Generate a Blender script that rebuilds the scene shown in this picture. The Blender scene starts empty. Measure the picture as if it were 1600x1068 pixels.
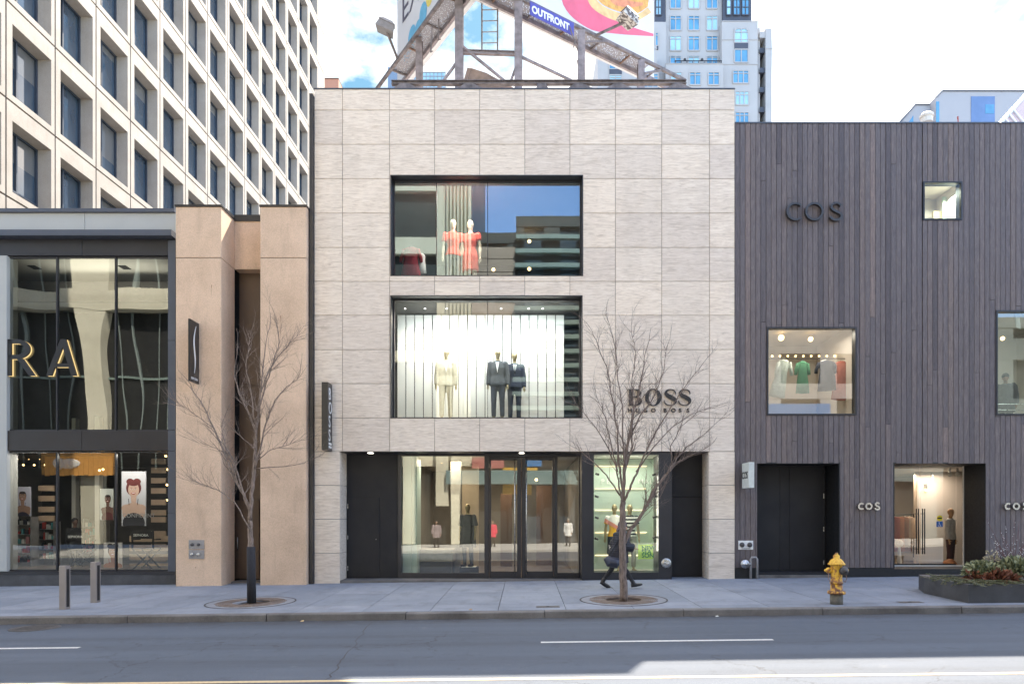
import bpy, math, random
from mathutils import Vector, Matrix
R = math.radians
rng = random.Random(7)
C = bpy.context.scene.collection
SC = bpy.context.scene

# ------------------------------------------------------------------ camera, world, sun, exposure
F = 1067.0                      # focal length in photo pixels (1600 wide)
VX, VY, CH = 820.0, 805.0, 1.82 # vanishing point of the street normal, camera height
cam = bpy.data.cameras.new('camera'); camo = bpy.data.objects.new('camera', cam); C.objects.link(camo)
camo.location = (0, 0, CH); camo.rotation_euler = (R(90), 0, 0)
cam.sensor_width = 36; cam.lens = 36*F/1600
cam.shift_x = -(VX-800)/1600; cam.shift_y = (VY-534)/1600
cam.clip_start = 0.1; cam.clip_end = 3000
SC.camera = camo
SUN_EL, SUN_AZ = 51.0, 23.6     # azimuth from +y towards +x
w = bpy.data.worlds.new('World'); SC.world = w; w.use_nodes = True
nt = w.node_tree; nt.nodes.clear()
def wn(t, **k):
    n = nt.nodes.new(t)
    for a, b in k.items(): setattr(n, a, b)
    return n
def wl(a, b): nt.links.new(a, b)
sky = wn('ShaderNodeTexSky'); sky.sky_type = 'NISHITA'; sky.sun_disc = False
sky.sun_elevation = R(SUN_EL); sky.sun_rotation = R(SUN_AZ); sky.air_density = 1.0; sky.dust_density = 0.4; sky.ozone_density = 2.0
bg = wn('ShaderNodeBackground'); bg.inputs['Strength'].default_value = 0.14
tc = wn('ShaderNodeTexCoord'); mp = wn('ShaderNodeMapping'); mp.inputs['Scale'].default_value = (1, 1, 1.9)
mp.inputs['Location'].default_value = (2.2, 1.7, 0.1)
no = wn('ShaderNodeTexNoise'); no.inputs['Scale'].default_value = 2.6; no.inputs['Detail'].default_value = 9; no.inputs['Roughness'].default_value = .58
cr = wn('ShaderNodeMapRange'); cr.inputs['From Min'].default_value = .42; cr.inputs['From Max'].default_value = .60
sx = wn('ShaderNodeSeparateXYZ'); my = wn('ShaderNodeMapRange'); my.inputs['From Min'].default_value = -0.45; my.inputs['From Max'].default_value = 0.05
mu = wn('ShaderNodeMath', operation='MULTIPLY'); mx = wn('ShaderNodeMixRGB')
mx.inputs['Color2'].default_value = (5.9, 5.3, 4.7, 1)
wl(tc.outputs['Generated'], mp.inputs['Vector']); wl(mp.outputs[0], no.inputs['Vector']); wl(no.outputs['Fac'], cr.inputs['Value'])
wl(tc.outputs['Generated'], sx.inputs[0]); wl(sx.outputs['Y'], my.inputs['Value'])
wl(cr.outputs[0], mu.inputs[0]); wl(my.outputs[0], mu.inputs[1]); wl(mu.outputs[0], mx.inputs['Fac'])
dim = wn('ShaderNodeMixRGB', blend_type='MULTIPLY'); dim.inputs['Color2'].default_value = (.21, .29, .25, 1)
md = wn('ShaderNodeMapRange'); md.inputs['From Min'].default_value = .35; md.inputs['From Max'].default_value = .8
wl(sx.outputs['Y'], md.inputs['Value']); wl(md.outputs[0], dim.inputs['Fac']); wl(sky.outputs[0], dim.inputs['Color1']); wl(dim.outputs[0], mx.inputs['Color1']); wl(mx.outputs[0], bg.inputs['Color'])
wo = wn('ShaderNodeOutputWorld'); wl(bg.outputs[0], wo.inputs[0])
sl = bpy.data.lights.new('sun', 'SUN'); sl.energy = 3.7; sl.angle = R(0.5); sl.color = (1, .89, .74)
so = bpy.data.objects.new('sun', sl); C.objects.link(so)
sd = Vector((math.sin(R(SUN_AZ))*math.cos(R(SUN_EL)), math.cos(R(SUN_AZ))*math.cos(R(SUN_EL)), math.sin(R(SUN_EL))))
so.rotation_euler = sd.to_track_quat('Z', 'Y').to_euler(); so.location = (20, 30, 60)
SC.view_settings.view_transform = 'Standard'; SC.view_settings.look = 'None'
SC.view_settings.exposure = 2.32; SC.view_settings.gamma = 1
SC.cycles.max_bounces = 8; SC.cycles.transparent_max_bounces = 12; SC.cycles.sample_clamp_indirect = 6

# ------------------------------------------------------------------ helpers
def X(px, Y): return (px-VX)*Y/F
def Z(py, Y): return CH+(VY-py)*Y/F
def P(px, py, Y): return Vector((X(px, Y), Y, Z(py, Y)))
YF = 19.05
SXG = 0.0115
def g(x, y):                    # pavement level
    return SXG*x - 0.014*max(0.0, YF-max(y, 13.4))
def road_z(x): return SXG*x - 0.014*(YF-13.4) - 0.13
ORG = {}
def org(o):
    return ORG.get(o.name, Vector((0, 0, 0))) if o else Vector((0, 0, 0))
def thing(name, label, cat, loc=(0, 0, 0), group=None):
    o = bpy.data.objects.new(name, None); C.objects.link(o); o.empty_display_size = .2
    o.location = loc; ORG[o.name] = Vector(loc)
    o['label'] = label; o['category'] = cat
    if group: o['group'] = group
    return o
def tag(o, label, cat, group=None, kind=None):
    o['label'] = label; o['category'] = cat
    if group: o['group'] = group
    if kind: o['kind'] = kind
    return o
class MB:
    def __init__(s): s.v = []; s.f = []; s.mi = []; s.r = []; s.m = 0; s.rnd = 0.5; s.sm = []; s.smooth = False
    def face(s, idx):
        s.f.append(tuple(idx)); s.mi.append(s.m); s.r.append(s.rnd); s.sm.append(s.smooth)
    def add(s, vs, fs):
        b = len(s.v); s.v += [Vector(v) for v in vs]
        for f in fs: s.face([b+i for i in f])
    def box(s, x0, x1, y0, y1, z0, z1):
        if x0 > x1: x0, x1 = x1, x0
        if y0 > y1: y0, y1 = y1, y0
        if z0 > z1: z0, z1 = z1, z0
        s.add([(x0,y0,z0),(x1,y0,z0),(x1,y1,z0),(x0,y1,z0),(x0,y0,z1),(x1,y0,z1),(x1,y1,z1),(x0,y1,z1)],
              [(0,3,2,1),(4,5,6,7),(0,1,5,4),(1,2,6,5),(2,3,7,6),(3,0,4,7)])
    def bbox(s, x0, x1, y0, y1, z0, z1, b=.01):     # box with chamfered front edges (towards -y)
        s.add([(x0,y0+b,z0),(x1,y0+b,z0),(x1,y1,z0),(x0,y1,z0),(x0,y0+b,z1),(x1,y0+b,z1),(x1,y1,z1),(x0,y1,z1),
               (x0+b,y0,z0+b),(x1-b,y0,z0+b),(x1-b,y0,z1-b),(x0+b,y0,z1-b)],
              [(0,3,2,1),(4,5,6,7),(1,2,6,5),(2,3,7,6),(3,0,4,7),(8,9,10,11),(0,1,9,8),(1,5,10,9),(5,4,11,10),(4,0,8,11)])
    def hexa(s, a):                                  # 8 corners: bottom 4 (ccw), top 4
        s.add(a, [(0,3,2,1),(4,5,6,7),(0,1,5,4),(1,2,6,5),(2,3,7,6),(3,0,4,7)])
    def bar(s, a, b, w, h=None, up=(0, 0, 1)):
        a = Vector(a); b = Vector(b); h = h or w; d = (b-a).normalized(); u = Vector(up)
        if abs(d.dot(u)) > .98: u = Vector((0, 1, 0))
        sx_ = d.cross(u).normalized()*w/2; sz_ = sx_.normalized().cross(d).normalized()*h/2
        s.hexa([a-sx_-sz_, a+sx_-sz_, b+sx_-sz_, b-sx_-sz_, a-sx_+sz_, a+sx_+sz_, b+sx_+sz_, b-sx_+sz_])
    def ibeam(s, a, b, w, h, t=.02):
        a = Vector(a); b = Vector(b); d = (b-a).normalized(); u = Vector((0, 0, 1))
        if abs(d.dot(u)) > .98: u = Vector((0, 1, 0))
        sx_ = d.cross(u).normalized(); sz_ = sx_.cross(d).normalized()
        for k in (-1, 1): s.bar(a+sz_*k*(h/2-t/2), b+sz_*k*(h/2-t/2), w, t, up=sz_)
        s.bar(a, b, t, h-2*t-.002, up=sz_)
    def tube(s, pts, rad, n=8, cap=True, side=None):
        pts = [Vector(p) for p in pts]; N = len(pts)
        if not hasattr(rad, '__len__'): rad = [rad]*N
        rings = []; prev = None
        for i, p in enumerate(pts):
            d = (pts[min(i+1, N-1)]-pts[max(i-1, 0)])
            if d.length < 1e-9: d = Vector((0, 0, 1))
            d.normalize()
            ref = Vector(side) if side else (prev if prev else (Vector((1, 0, 0)) if abs(d.x) < .9 else Vector((0, 1, 0))))
            a = ref-d*ref.dot(d)
            if a.length < 1e-6: a = d.orthogonal()
            a.normalize(); b = d.cross(a); prev = a
            r = rad[i]; rx, ry = (r if hasattr(r, '__len__') else (r, r))
            rings.append([p+a*rx*math.cos(2*math.pi*k/n)+b*ry*math.sin(2*math.pi*k/n) for k in range(n)])
        base = len(s.v); s.v += [v for ri in rings for v in ri]
        for i in range(N-1):
            for k in range(n):
                s.face([base+i*n+k, base+i*n+(k+1) % n, base+(i+1)*n+(k+1) % n, base+(i+1)*n+k])
        if cap:
            s.face([base+k for k in range(n)][::-1]); s.face([base+(N-1)*n+k for k in range(n)])
    def lathe(s, c, prof, n=20, axis=(0, 0, 1), ref=None, cap=True):
        c = Vector(c); ax = Vector(axis).normalized(); a = ax.orthogonal().normalized() if ref is None else Vector(ref); b = ax.cross(a)
        base = len(s.v)
        for r, h in prof:
            for k in range(n): s.v.append(c+ax*h+(a*math.cos(2*math.pi*k/n)+b*math.sin(2*math.pi*k/n))*r)
        for i in range(len(prof)-1):
            for k in range(n): s.face([base+i*n+k, base+i*n+(k+1) % n, base+(i+1)*n+(k+1) % n, base+(i+1)*n+k])
        if cap:
            s.face([base+k for k in range(n)][::-1]); s.face([base+(len(prof)-1)*n+k for k in range(n)])
    def ball(s, c, r, n=12, m=8, sc=(1, 1, 1)):
        base = len(s.v); c = Vector(c)
        for i in range(m+1):
            t = math.pi*i/m
            rr = max(math.sin(t), 1e-3)
            for k in range(n):
                s.v.append(c+Vector((r*sc[0]*rr*math.cos(2*math.pi*k/n), r*sc[1]*rr*math.sin(2*math.pi*k/n), r*sc[2]*math.cos(t))))
        for i in range(m):
            for k in range(n): s.face([base+i*n+k, base+(i+1)*n+k, base+(i+1)*n+(k+1) % n, base+i*n+(k+1) % n])
        s.face([base+k for k in range(n)]); s.face([base+m*n+k for k in range(n)][::-1])
    def prism(s, poly, vec):                         # poly: list of 3D pts, extruded by vec
        poly = [Vector(p) for p in poly]; vec = Vector(vec); n = len(poly)
        s.add(poly+[p+vec for p in poly], [tuple(range(n))[::-1], tuple(range(n, 2*n))]+[(i, (i+1) % n, n+(i+1) % n, n+i) for i in range(n)])
    def disc(s, c, rx, rz, n=24, y=None):            # flat ellipse facing -y
        c = Vector(c)
        s.add([c+Vector((rx*math.cos(2*math.pi*k/n), 0, rz*math.sin(2*math.pi*k/n))) for k in range(n)], [tuple(range(n))])
    def build(s, name, mats, parent=None, bevel=0):
        me = bpy.data.meshes.new(name); o0 = org(parent)
        me.from_pydata([v-o0 for v in s.v], [], s.f)
        if not isinstance(mats, (list, tuple)): mats = [mats]
        for m_ in mats: me.materials.append(m_)
        me.polygons.foreach_set('material_index', s.mi)
        me.polygons.foreach_set('use_smooth', s.sm)
        at = me.attributes.new('rnd', 'FLOAT', 'FACE'); at.data.foreach_set('value', s.r)
        me.update()
        o = bpy.data.objects.new(name, me); C.objects.link(o)
        if parent: o.parent = parent
        ORG[o.name] = o0
        return o
def fuse(mb, name, mat, parent, voxel=.02, smooth=6, shade=True):
    """union of overlapping solids -> one continuous skin"""
    o = mb.build(name, mat, None)
    m = o.modifiers.new('r', 'REMESH'); m.mode = 'VOXEL'; m.voxel_size = voxel
    m2 = o.modifiers.new('s', 'SMOOTH'); m2.iterations = smooth; m2.factor = .5
    dg = bpy.context.evaluated_depsgraph_get(); dg.update()
    me = bpy.data.meshes.new_from_object(o.evaluated_get(dg))
    old = o.data; o.modifiers.clear(); o.data = me; bpy.data.meshes.remove(old)
    me.materials.clear(); me.materials.append(mat)
    o0 = org(parent)
    me.transform(Matrix.Translation(-o0))
    me.polygons.foreach_set('use_smooth', [shade]*len(me.polygons)); me.update()
    o.parent = parent; ORG[o.name] = o0
    return o
def text(st, size, mat4, extr, mat, name, parent, bold=0.0, sx=1.0, spacing=1.0):
    cu = bpy.data.curves.new(name, 'FONT'); cu.body = st; cu.size = size; cu.extrude = extr; cu.offset = bold
    cu.space_character = spacing; cu.resolution_u = 4
    t = bpy.data.objects.new('t', cu); C.objects.link(t)
    dg = bpy.context.evaluated_depsgraph_get(); dg.update()
    me = bpy.data.meshes.new_from_object(t.evaluated_get(dg))
    bpy.data.objects.remove(t)
    me.name = name
    me.transform(Matrix.Translation(-org(parent)) @ mat4 @ Matrix.Diagonal((sx, 1, 1, 1)))
    me.materials.clear(); me.materials.append(mat)
    o = bpy.data.objects.new(name, me); C.objects.link(o)
    if parent: o.parent = parent
    ORG[o.name] = org(parent)
    return o
def FRONT(x, y, z): return Matrix.Translation((x, y, z)) @ Matrix.Rotation(R(90), 4, 'X')
def rsub(rects, hole):
    out = []
    hx0, hx1, hz0, hz1 = hole
    for (x0, x1, z0, z1) in rects:
        if hx0 >= x1 or hx1 <= x0 or hz0 >= z1 or hz1 <= z0: out.append((x0, x1, z0, z1)); continue
        if hx0 > x0: out.append((x0, hx0, z0, z1))
        if hx1 < x1: out.append((hx1, x1, z0, z1))
        a, b = max(x0, hx0), min(x1, hx1)
        if hz0 > z0: out.append((a, b, z0, hz0))
        if hz1 < z1: out.append((a, b, hz1, z1))
    return [r for r in out if r[1]-r[0] > .012 and r[3]-r[2] > .012]
def struct(name, mb, mat, label=None):
    o = mb.build(name, mat); o['kind'] = 'structure'
    if label: o['label'] = label
    return o

# ------------------------------------------------------------------ materials
def mat(name):
    m = bpy.data.materials.new(name); m.use_nodes = True
    n = m.node_tree; b = n.nodes['Principled BSDF']
    return m, n, b
def N(n, t, **k):
    x = n.nodes.new(t)
    for a, b in k.items():
        if a in x.inputs and not hasattr(x, a): x.inputs[a].default_value = b
        else:
            try: setattr(x, a, b)
            except Exception: x.inputs[a].default_value = b
    return x
def inp(x, **k):
    for a, b in k.items(): x.inputs[a.replace('_', ' ')].default_value = b
    return x
def ramp(n, fac, stops):
    r = n.nodes.new('ShaderNodeValToRGB'); e = r.color_ramp.elements
    e[0].position, e[0].color = stops[0][0], (*stops[0][1], 1)
    e[1].position, e[1].color = stops[-1][0], (*stops[-1][1], 1)
    for p_, c_ in stops[1:-1]:
        k = e.new(p_); k.color = (*c_, 1)
    n.links.new(fac, r.inputs[0]); return r.outputs[0]
def coords(n, scale=(1, 1, 1), rnd=0.0):
    t = n.nodes.new('ShaderNodeTexCoord'); m = n.nodes.new('ShaderNodeMapping'); m.inputs['Scale'].default_value = scale
    n.links.new(t.outputs['Object'], m.inputs['Vector']); out = m.outputs[0]
    if rnd:
        a = n.nodes.new('ShaderNodeAttribute'); a.attribute_name = 'rnd'
        v = n.nodes.new('ShaderNodeVectorMath'); v.operation = 'SCALE'; v.inputs[0].default_value = (31.7, 17.3, 23.9); n.links.new(a.outputs['Fac'], v.inputs['Scale'])
        ad = n.nodes.new('ShaderNodeVectorMath'); ad.operation = 'ADD'; n.links.new(out, ad.inputs[0]); n.links.new(v.outputs[0], ad.inputs[1]); out = ad.outputs[0]
    return out
def noise(n, vec, scale, detail=6, rough=.6, dist=0):
    x = n.nodes.new('ShaderNodeTexNoise'); inp(x, Scale=scale, Detail=detail, Roughness=rough, Distortion=dist)
    n.links.new(vec, x.inputs['Vector']); return x.outputs['Fac']
def mixc(n, fac, a, b, mode='MIX'):
    x = n.nodes.new('ShaderNodeMixRGB'); x.blend_type = mode
    for i, v in (('Fac', fac), ('Color1', a), ('Color2', b)):
        if hasattr(v, 'is_output'): n.links.new(v, x.inputs[i])
        else: x.inputs[i].default_value = v if i == 'Fac' else (*v, 1)
    return x.outputs[0]
def mrange(n, v, a, b, c=0, d=1):
    x = n.nodes.new('ShaderNodeMapRange'); inp(x, From_Min=a, From_Max=b, To_Min=c, To_Max=d); n.links.new(v, x.inputs['Value']); return x.outputs[0]
def bump(n, b, h, strength=.3, dist=.01):
    x = n.nodes.new('ShaderNodeBump'); inp(x, Strength=strength, Distance=dist); n.links.new(h, x.inputs['Height']); n.links.new(x.outputs[0], b.inputs['Normal'])
def plain(name, col, rough=.5, metal=0.0, var=.12, sc=6, spec=.5, b_=0.0):
    m, n, b = mat(name)
    v = coords(n); f = noise(n, v, sc)
    lo = tuple(c*(1-var) for c in col); hi = tuple(min(1, c*(1+var)) for c in col)
    c = ramp(n, f, [(.3, lo), (.7, hi)]); n.links.new(c, b.inputs['Base Color'])
    inp(b, Roughness=rough, Metallic=metal); b.inputs['Specular IOR Level'].default_value = spec
    n.links.new(mrange(n, noise(n, v, sc*2.3), .3, .7, max(0, rough-.08), min(1, rough+.08)), b.inputs['Roughness'])
    if b_: bump(n, b, noise(n, v, sc*12), b_, .004)
    return m
def emit(name, col, s):
    m = bpy.data.materials.new(name); m.use_nodes = True; n = m.node_tree; n.nodes.clear()
    e = n.nodes.new('ShaderNodeEmission'); e.inputs[0].default_value = (*col, 1); e.inputs[1].default_value = s
    o = n.nodes.new('ShaderNodeOutputMaterial'); n.links.new(e.outputs[0], o.inputs[0]); return m
def glass(name, refl=.28, tint=(.85, .9, .88), wav=0.0, wscale=.8, rt=(.95, 1, 1)):
    m = bpy.data.materials.new(name); m.use_nodes = True; n = m.node_tree; n.nodes.clear()
    t = n.nodes.new('ShaderNodeBsdfTransparent'); t.inputs[0].default_value = (*tint, 1)
    gl = n.nodes.new('ShaderNodeBsdfGlossy'); gl.inputs['Roughness'].default_value = 0.0; gl.inputs['Color'].default_value = (*rt, 1)
    fr = n.nodes.new('ShaderNodeFresnel'); fr.inputs[0].default_value = 1.5
    a = n.nodes.new('ShaderNodeMath'); a.operation = 'ADD'; a.use_clamp = True; a.inputs[1].default_value = refl-.04; n.links.new(fr.outputs[0], a.inputs[0])
    if wav:
        v = coords(n, (1, 1, .45), rnd=1); bu = n.nodes.new('ShaderNodeBump'); inp(bu, Strength=1.0, Distance=wav)
        n.links.new(noise(n, v, wscale, 1, .4), bu.inputs['Height']); n.links.new(bu.outputs[0], gl.inputs['Normal'])
    mi = n.nodes.new('ShaderNodeMixShader'); n.links.new(a.outputs[0], mi.inputs[0]); n.links.new(t.outputs[0], mi.inputs[1]); n.links.new(gl.outputs[0], mi.inputs[2])
    o = n.nodes.new('ShaderNodeOutputMaterial'); n.links.new(mi.outputs[0], o.inputs[0]); return m

# pale striated stone panels
m, n, b = mat('striated_stone'); M_STONE = m
v = coords(n, (.42, 1, 3.4), rnd=1); f1 = noise(n, v, 2.5, 9, .66, 2.6)
v2 = coords(n, (.75, 1, 6.5), rnd=1); f2 = noise(n, v2, 2.2, 7, .66, 2.4)
c = ramp(n, f1, [(.25, (.59, .485, .385)), (.5, (.81, .69, .565)), (.75, (.94, .83, .70))])
c = mixc(n, .30, c, ramp(n, f2, [(.36, (.32, .25, .20)), (.5, (.74, .65, .56)), (.64, (.93, .86, .78))]))
at = n.nodes.new('ShaderNodeAttribute'); at.attribute_name = 'rnd'
c = mixc(n, .8, c, ramp(n, at.outputs['Fac'], [(0, (.86, .85, .86)), (.5, (.96, .955, .95)), (1, (1.05, 1.03, 1.0))]), 'MULTIPLY')
gm = noise(n, coords(n, (.6, 1, .22)), 1.2, 6, .6); c = mixc(n, mrange(n, gm, .52, .8, 0, .28), c, (.36, .31, .27))
n.links.new(c, b.inputs['Base Color']); inp(b, Roughness=.62); b.inputs['Specular IOR Level'].default_value = .3
bump(n, b, f2, .35, .006)
# dark stained timber boards
m, n, b = mat('stained_boards'); M_WOOD = m
v = coords(n, (9, 9, .55), rnd=1); f1 = noise(n, v, 6.5, 9, .68, .8)
at = n.nodes.new('ShaderNodeAttribute'); at.attribute_name = 'rnd'
c = ramp(n, f1, [(.28, (.070, .058, .057)), (.5, (.142, .120, .116)), (.72, (.25, .21, .195))])
c = mixc(n, 1.0, c, ramp(n, at.outputs['Fac'], [(0, (.66, .66, .72)), (.3, (.88, .89, .95)), (.55, (1.02, 1.0, 1.02)), (.8, (1.15, 1.08, 1.03)), (1, (1.4, 1.27, 1.20))]), 'MULTIPLY')
kn = noise(n, coords(n, (14, 14, 3), rnd=1), 1.6, 3, .5); c = mixc(n, mrange(n, kn, .70, .78, 0, .7), c, (.03, .024, .025))
gr = noise(n, coords(n, (1, 1, .3)), .9, 5, .6); c = mixc(n, mrange(n, gr, .45, .8, 0, .35), c, (.14, .13, .145))
n.links.new(c, b.inputs['Base Color']); inp(b, Roughness=.6); b.inputs['Specular IOR Level'].default_value = .35; bump(n, b, f1, .4, .006)
def concrete(name, lo, mid, hi, stain=(.2, .16, .13), sc=1.2, sp=90, stainamt=.35, streak=(3.5, 3.5, .25), rough=.85):
    m, n, b = mat(name)
    f1 = noise(n, coords(n), sc, 8, .62); c = ramp(n, f1, [(.3, lo), (.5, mid), (.7, hi)])
    sp_ = noise(n, coords(n), sp, 2, .6); c = mixc(n, .25, c, ramp(n, sp_, [(.35, tuple(x*.5 for x in mid)), (.5, mid), (.65, tuple(min(1, x*1.35) for x in mid))]))
    st = noise(n, coords(n, streak), .9, 7, .65); c = mixc(n, mrange(n, st, .52, .78, 0, stainamt), c, stain)
    n.links.new(c, b.inputs['Base Color']); inp(b, Roughness=rough); b.inputs['Specular IOR Level'].default_value = .25; bump(n, b, sp_, .25, .004)
    return m
M_PREC = concrete('precast', (.30, .268, .232), (.35, .318, .28), (.395, .362, .322), (.20, .17, .14), 1.0, 60, .30)
M_PREC_JOINT = plain('shaded_precast_joint', (.10, .08, .065), .9)  # joint colour darkened to carry the shade of the recess
M_PILLAR = concrete('tan_concrete', (.54, .385, .27), (.66, .48, .345), (.76, .56, .41), (.30, .215, .155), .9, 45, .5, (2.2, 2.2, .35))
M_WALK = concrete('pavement_concrete', (.18, .20, .235), (.23, .25, .29), (.275, .295, .33), (.14, .145, .16), .6, 150, .35, (1, 1, 1))
# per-slab tint
n = M_WALK.node_tree; b = n.nodes['Principled BSDF']; src = b.inputs['Base Color'].links[0].from_socket
at = n.nodes.new('ShaderNodeAttribute'); at.attribute_name = 'rnd'
n.links.new(mixc(n, 1.0, src, ramp(n, at.outputs['Fac'], [(0, (.88, .89, .9)), (1, (1.08, 1.07, 1.06))]), 'MULTIPLY'), b.inputs['Base Color'])
src = b.inputs['Base Color'].links[0].from_socket; vg = n.nodes.new('ShaderNodeTexVoronoi'); inp(vg, Scale=2.6); n.links.new(coords(n, (1, 1, 0)), vg.inputs['Vector'])
st_ = noise(n, coords(n, (1.2, .7, 1)), 1.7, 9, .72); src = mixc(n, mrange(n, st_, .50, .70, 0, .45), src, (.11, .115, .125))
n.links.new(mixc(n, mrange(n, vg.outputs['Distance'], .028, .045, .55, 0), src, (.07, .07, .075)), b.inputs['Base Color'])
M_CURB = concrete('kerb_concrete', (.10, .092, .088), (.155, .145, .138), (.22, .205, .195), (.045, .04, .037), 1.5, 60, .75, (1, 1, 1))
M_JOINT = plain('dark_joint', (.05, .048, .05), .95)
# asphalt
m, n, b = mat('asphalt'); M_ASPH = m
f1 = noise(n, coords(n, (.25, 1, 1)), .8, 8, .65); c = ramp(n, f1, [(.3, (.070, .092, .130)), (.55, (.087, .112, .157)), (.75, (.106, .132, .177))])
ag = noise(n, coords(n), 190, 3, .75); c = mixc(n, .45, c, ramp(n, ag, [(.32, (.03, .032, .035)), (.5, (.088, .095, .105)), (.68, (.22, .222, .225))]))
tr = noise(n, coords(n, (.05, 1.6, 1)), 1.0, 4, .5); c = mixc(n, mrange(n, tr, .42, .66, 0, .55), c, (.058, .066, .08))
vo = n.nodes.new('ShaderNodeTexVoronoi'); vo.feature = 'DISTANCE_TO_EDGE'; inp(vo, Scale=.33)
wv = n.nodes.new('ShaderNodeVectorMath'); wv.operation = 'ADD'; nn = n.nodes.new('ShaderNodeTexNoise'); inp(nn, Scale=1.3, Detail=8, Roughness=.7)
cc = coords(n); n.links.new(cc, nn.inputs['Vector']); n.links.new(cc, wv.inputs[0])
sc_ = n.nodes.new('ShaderNodeVectorMath'); sc_.operation = 'SCALE'; sc_.inputs['Scale'].default_value = .9; n.links.new(nn.outputs['Color'], sc_.inputs[0]); n.links.new(sc_.outputs[0], wv.inputs[1]); n.links.new(wv.outputs[0], vo.inputs['Vector'])
pt_ = noise(n, coords(n), 2.6, 9, .75); c = mixc(n, mrange(n, pt_, .56, .70, 0, .5), c, (.045, .05, .058)); c = mixc(n, mrange(n, pt_, .40, .30, 0, .35), c, (.15, .16, .175))
spy = n.nodes.new('ShaderNodeSeparateXYZ'); n.links.new(coords(n), spy.inputs[0]); gd = n.nodes.new('ShaderNodeMath'); gd.operation = 'MULTIPLY'; n.links.new(mrange(n, spy.outputs['Y'], 12.9, 13.5, 0, 1), gd.inputs[0]); n.links.new(mrange(n, pt_, .35, .6, .2, .9), gd.inputs[1]); c = mixc(n, gd.outputs[0], c, (.05, .045, .045))
ck = mrange(n, vo.outputs['Distance'], .0, .006, .75, 0)
gate = mrange(n, noise(n, coords(n), .35, 2), .46, .54, 0, 1)
mm = n.nodes.new('ShaderNodeMath'); mm.operation = 'MULTIPLY'; n.links.new(ck, mm.inputs[0]); n.links.new(gate, mm.inputs[1])
c = mixc(n, mm.outputs[0], c, (.035, .035, .037))
n.links.new(c, b.inputs['Base Color']); inp(b, Roughness=.85); b.inputs['Specular IOR Level'].default_value = .3; bump(n, b, ag, .5, .006)
def worn_paint(name, col, amt=.5):
    m, n, b = mat(name); f = noise(n, coords(n), 35, 8, .75)
    n.links.new(mixc(n, mrange(n, f, .42, .62, 0, amt), col, (.15, .15, .155)), b.inputs['Base Color']); inp(b, Roughness=.7); return m
M_WPAINT = worn_paint('white_road_paint', (.62, .62, .60)); M_YPAINT = worn_paint('yellow_road_paint', (.66, .50, .28), .45)
M_DFRAME = plain('charcoal_metal', (.024, .024, .029), .38, .0, .15, 1.5)
M_DDOOR = plain('charcoal_door_paint', (.013, .0125, .015), .65, .0, .15, .8)
M_BLUEFR = plain('slate_metal', (.075, .085, .11), .4, .0, .08, 2)
M_BROWNBAND = plain('dark_bronze_band', (.030, .027, .028), .35, .0, .08, 1.2)
M_GREYPAN = plain('pale_grey_panel', (.42, .43, .42), .45, 0, .04, 1)
M_BLACK = plain('black_matt', (.012, .012, .013), .6)
M_DSTONE = concrete('dark_stone_plinth', (.05, .05, .054), (.075, .075, .08), (.10, .10, .105), (.04, .04, .04), 2, 120, .3, rough=.6)
M_STEEL = plain('brushed_steel', (.55, .54, .52), .3, 1.0, .1, 8)
M_PJOINT = plain('brown_grey_joint', (.24, .205, .18), .9)  # brownish grey colour of the open joints
M_RUST = plain('rusty_steel', (.19, .165, .165), .8, 0, .45, 5, b_=.4)
M_RUST2 = plain('rust_orange_steel', (.24, .155, .115), .85, 0, .4, 9, b_=.4)
M_GALV = plain('galvanised', (.30, .29, .29), .5, .3, .15, 6)
M_WHITE = plain('white_paint', (.78, .78, .77), .5, 0, .03)
M_BWHITE = plain('pale_limestone', (.40, .39, .385), .8, 0, .05, .3)
M_INT_W = plain('interior_white', (.62, .60, .56), .7, 0, .04, 1)
M_INT_D = plain('interior_dark', (.055, .05, .048), .6, 0, .3, 1)
M_INT_F = plain('interior_floor', (.16, .13, .11), .35, 0, .2, 1.5)
M_CREAM = concrete('cream_concrete_across', (.52, .48, .38), (.62, .58, .46), (.70, .66, .54), (.4, .35, .26), .5, 30, .25)
M_TAUPE = concrete('taupe_panels_across', (.27, .21, .17), (.33, .26, .21), (.38, .30, .25), (.2, .16, .13), .5, 30, .25)
M_TEAL = plain('pale_green_louvre', (.20, .26, .24), .5, 0, .1, 1)
M_DKWALL = plain('dark_wall_across', (.03, .035, .035), .5, 0, .2, 1)
G_CLEAR = glass('shop_glass', .17, (.82, .88, .86), .0015, .7)
G_UP = glass('coated_glass', .24, (.80, .86, .86), .0025, .6, (.66, .86, 1.0)); G_MID = glass('clear_upper_glass', .19, (.86, .93, .94), .0025, .6, (.90, .96, .95))
G_SEPH = glass('wavy_glass', .18, (.60, .66, .64), .022, .5)
G_SEPH_LOW = glass('wavy_shop_glass', .11, (.80, .84, .82), .006, .6)
G_FAR = plain('far_blue_glass', (.10, .30, .48), .12, .0, .3, .4, 1.0)
G_FAR2 = plain('pale_blue_glass', (.33, .55, .66), .15, .0, .2, .4, 1.0)
m, n, b = mat('dark_office_glass'); G_TOWER = m
oi = n.nodes.new('ShaderNodeObjectInfo'); spx = n.nodes.new('ShaderNodeSeparateXYZ'); n.links.new(coords(n), spx.inputs[0])
th = mrange(n, oi.outputs['Random'], .35, 1, 12.6, 10.9); gt = n.nodes.new('ShaderNodeMath'); gt.operation = 'GREATER_THAN'; n.links.new(spx.outputs['Z'], gt.inputs[0]); n.links.new(th, gt.inputs[1])
lt2 = n.nodes.new('ShaderNodeMath'); lt2.operation = 'LESS_THAN'; n.links.new(spx.outputs['Z'], lt2.inputs[0]); lt2.inputs[1].default_value = 13
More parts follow.
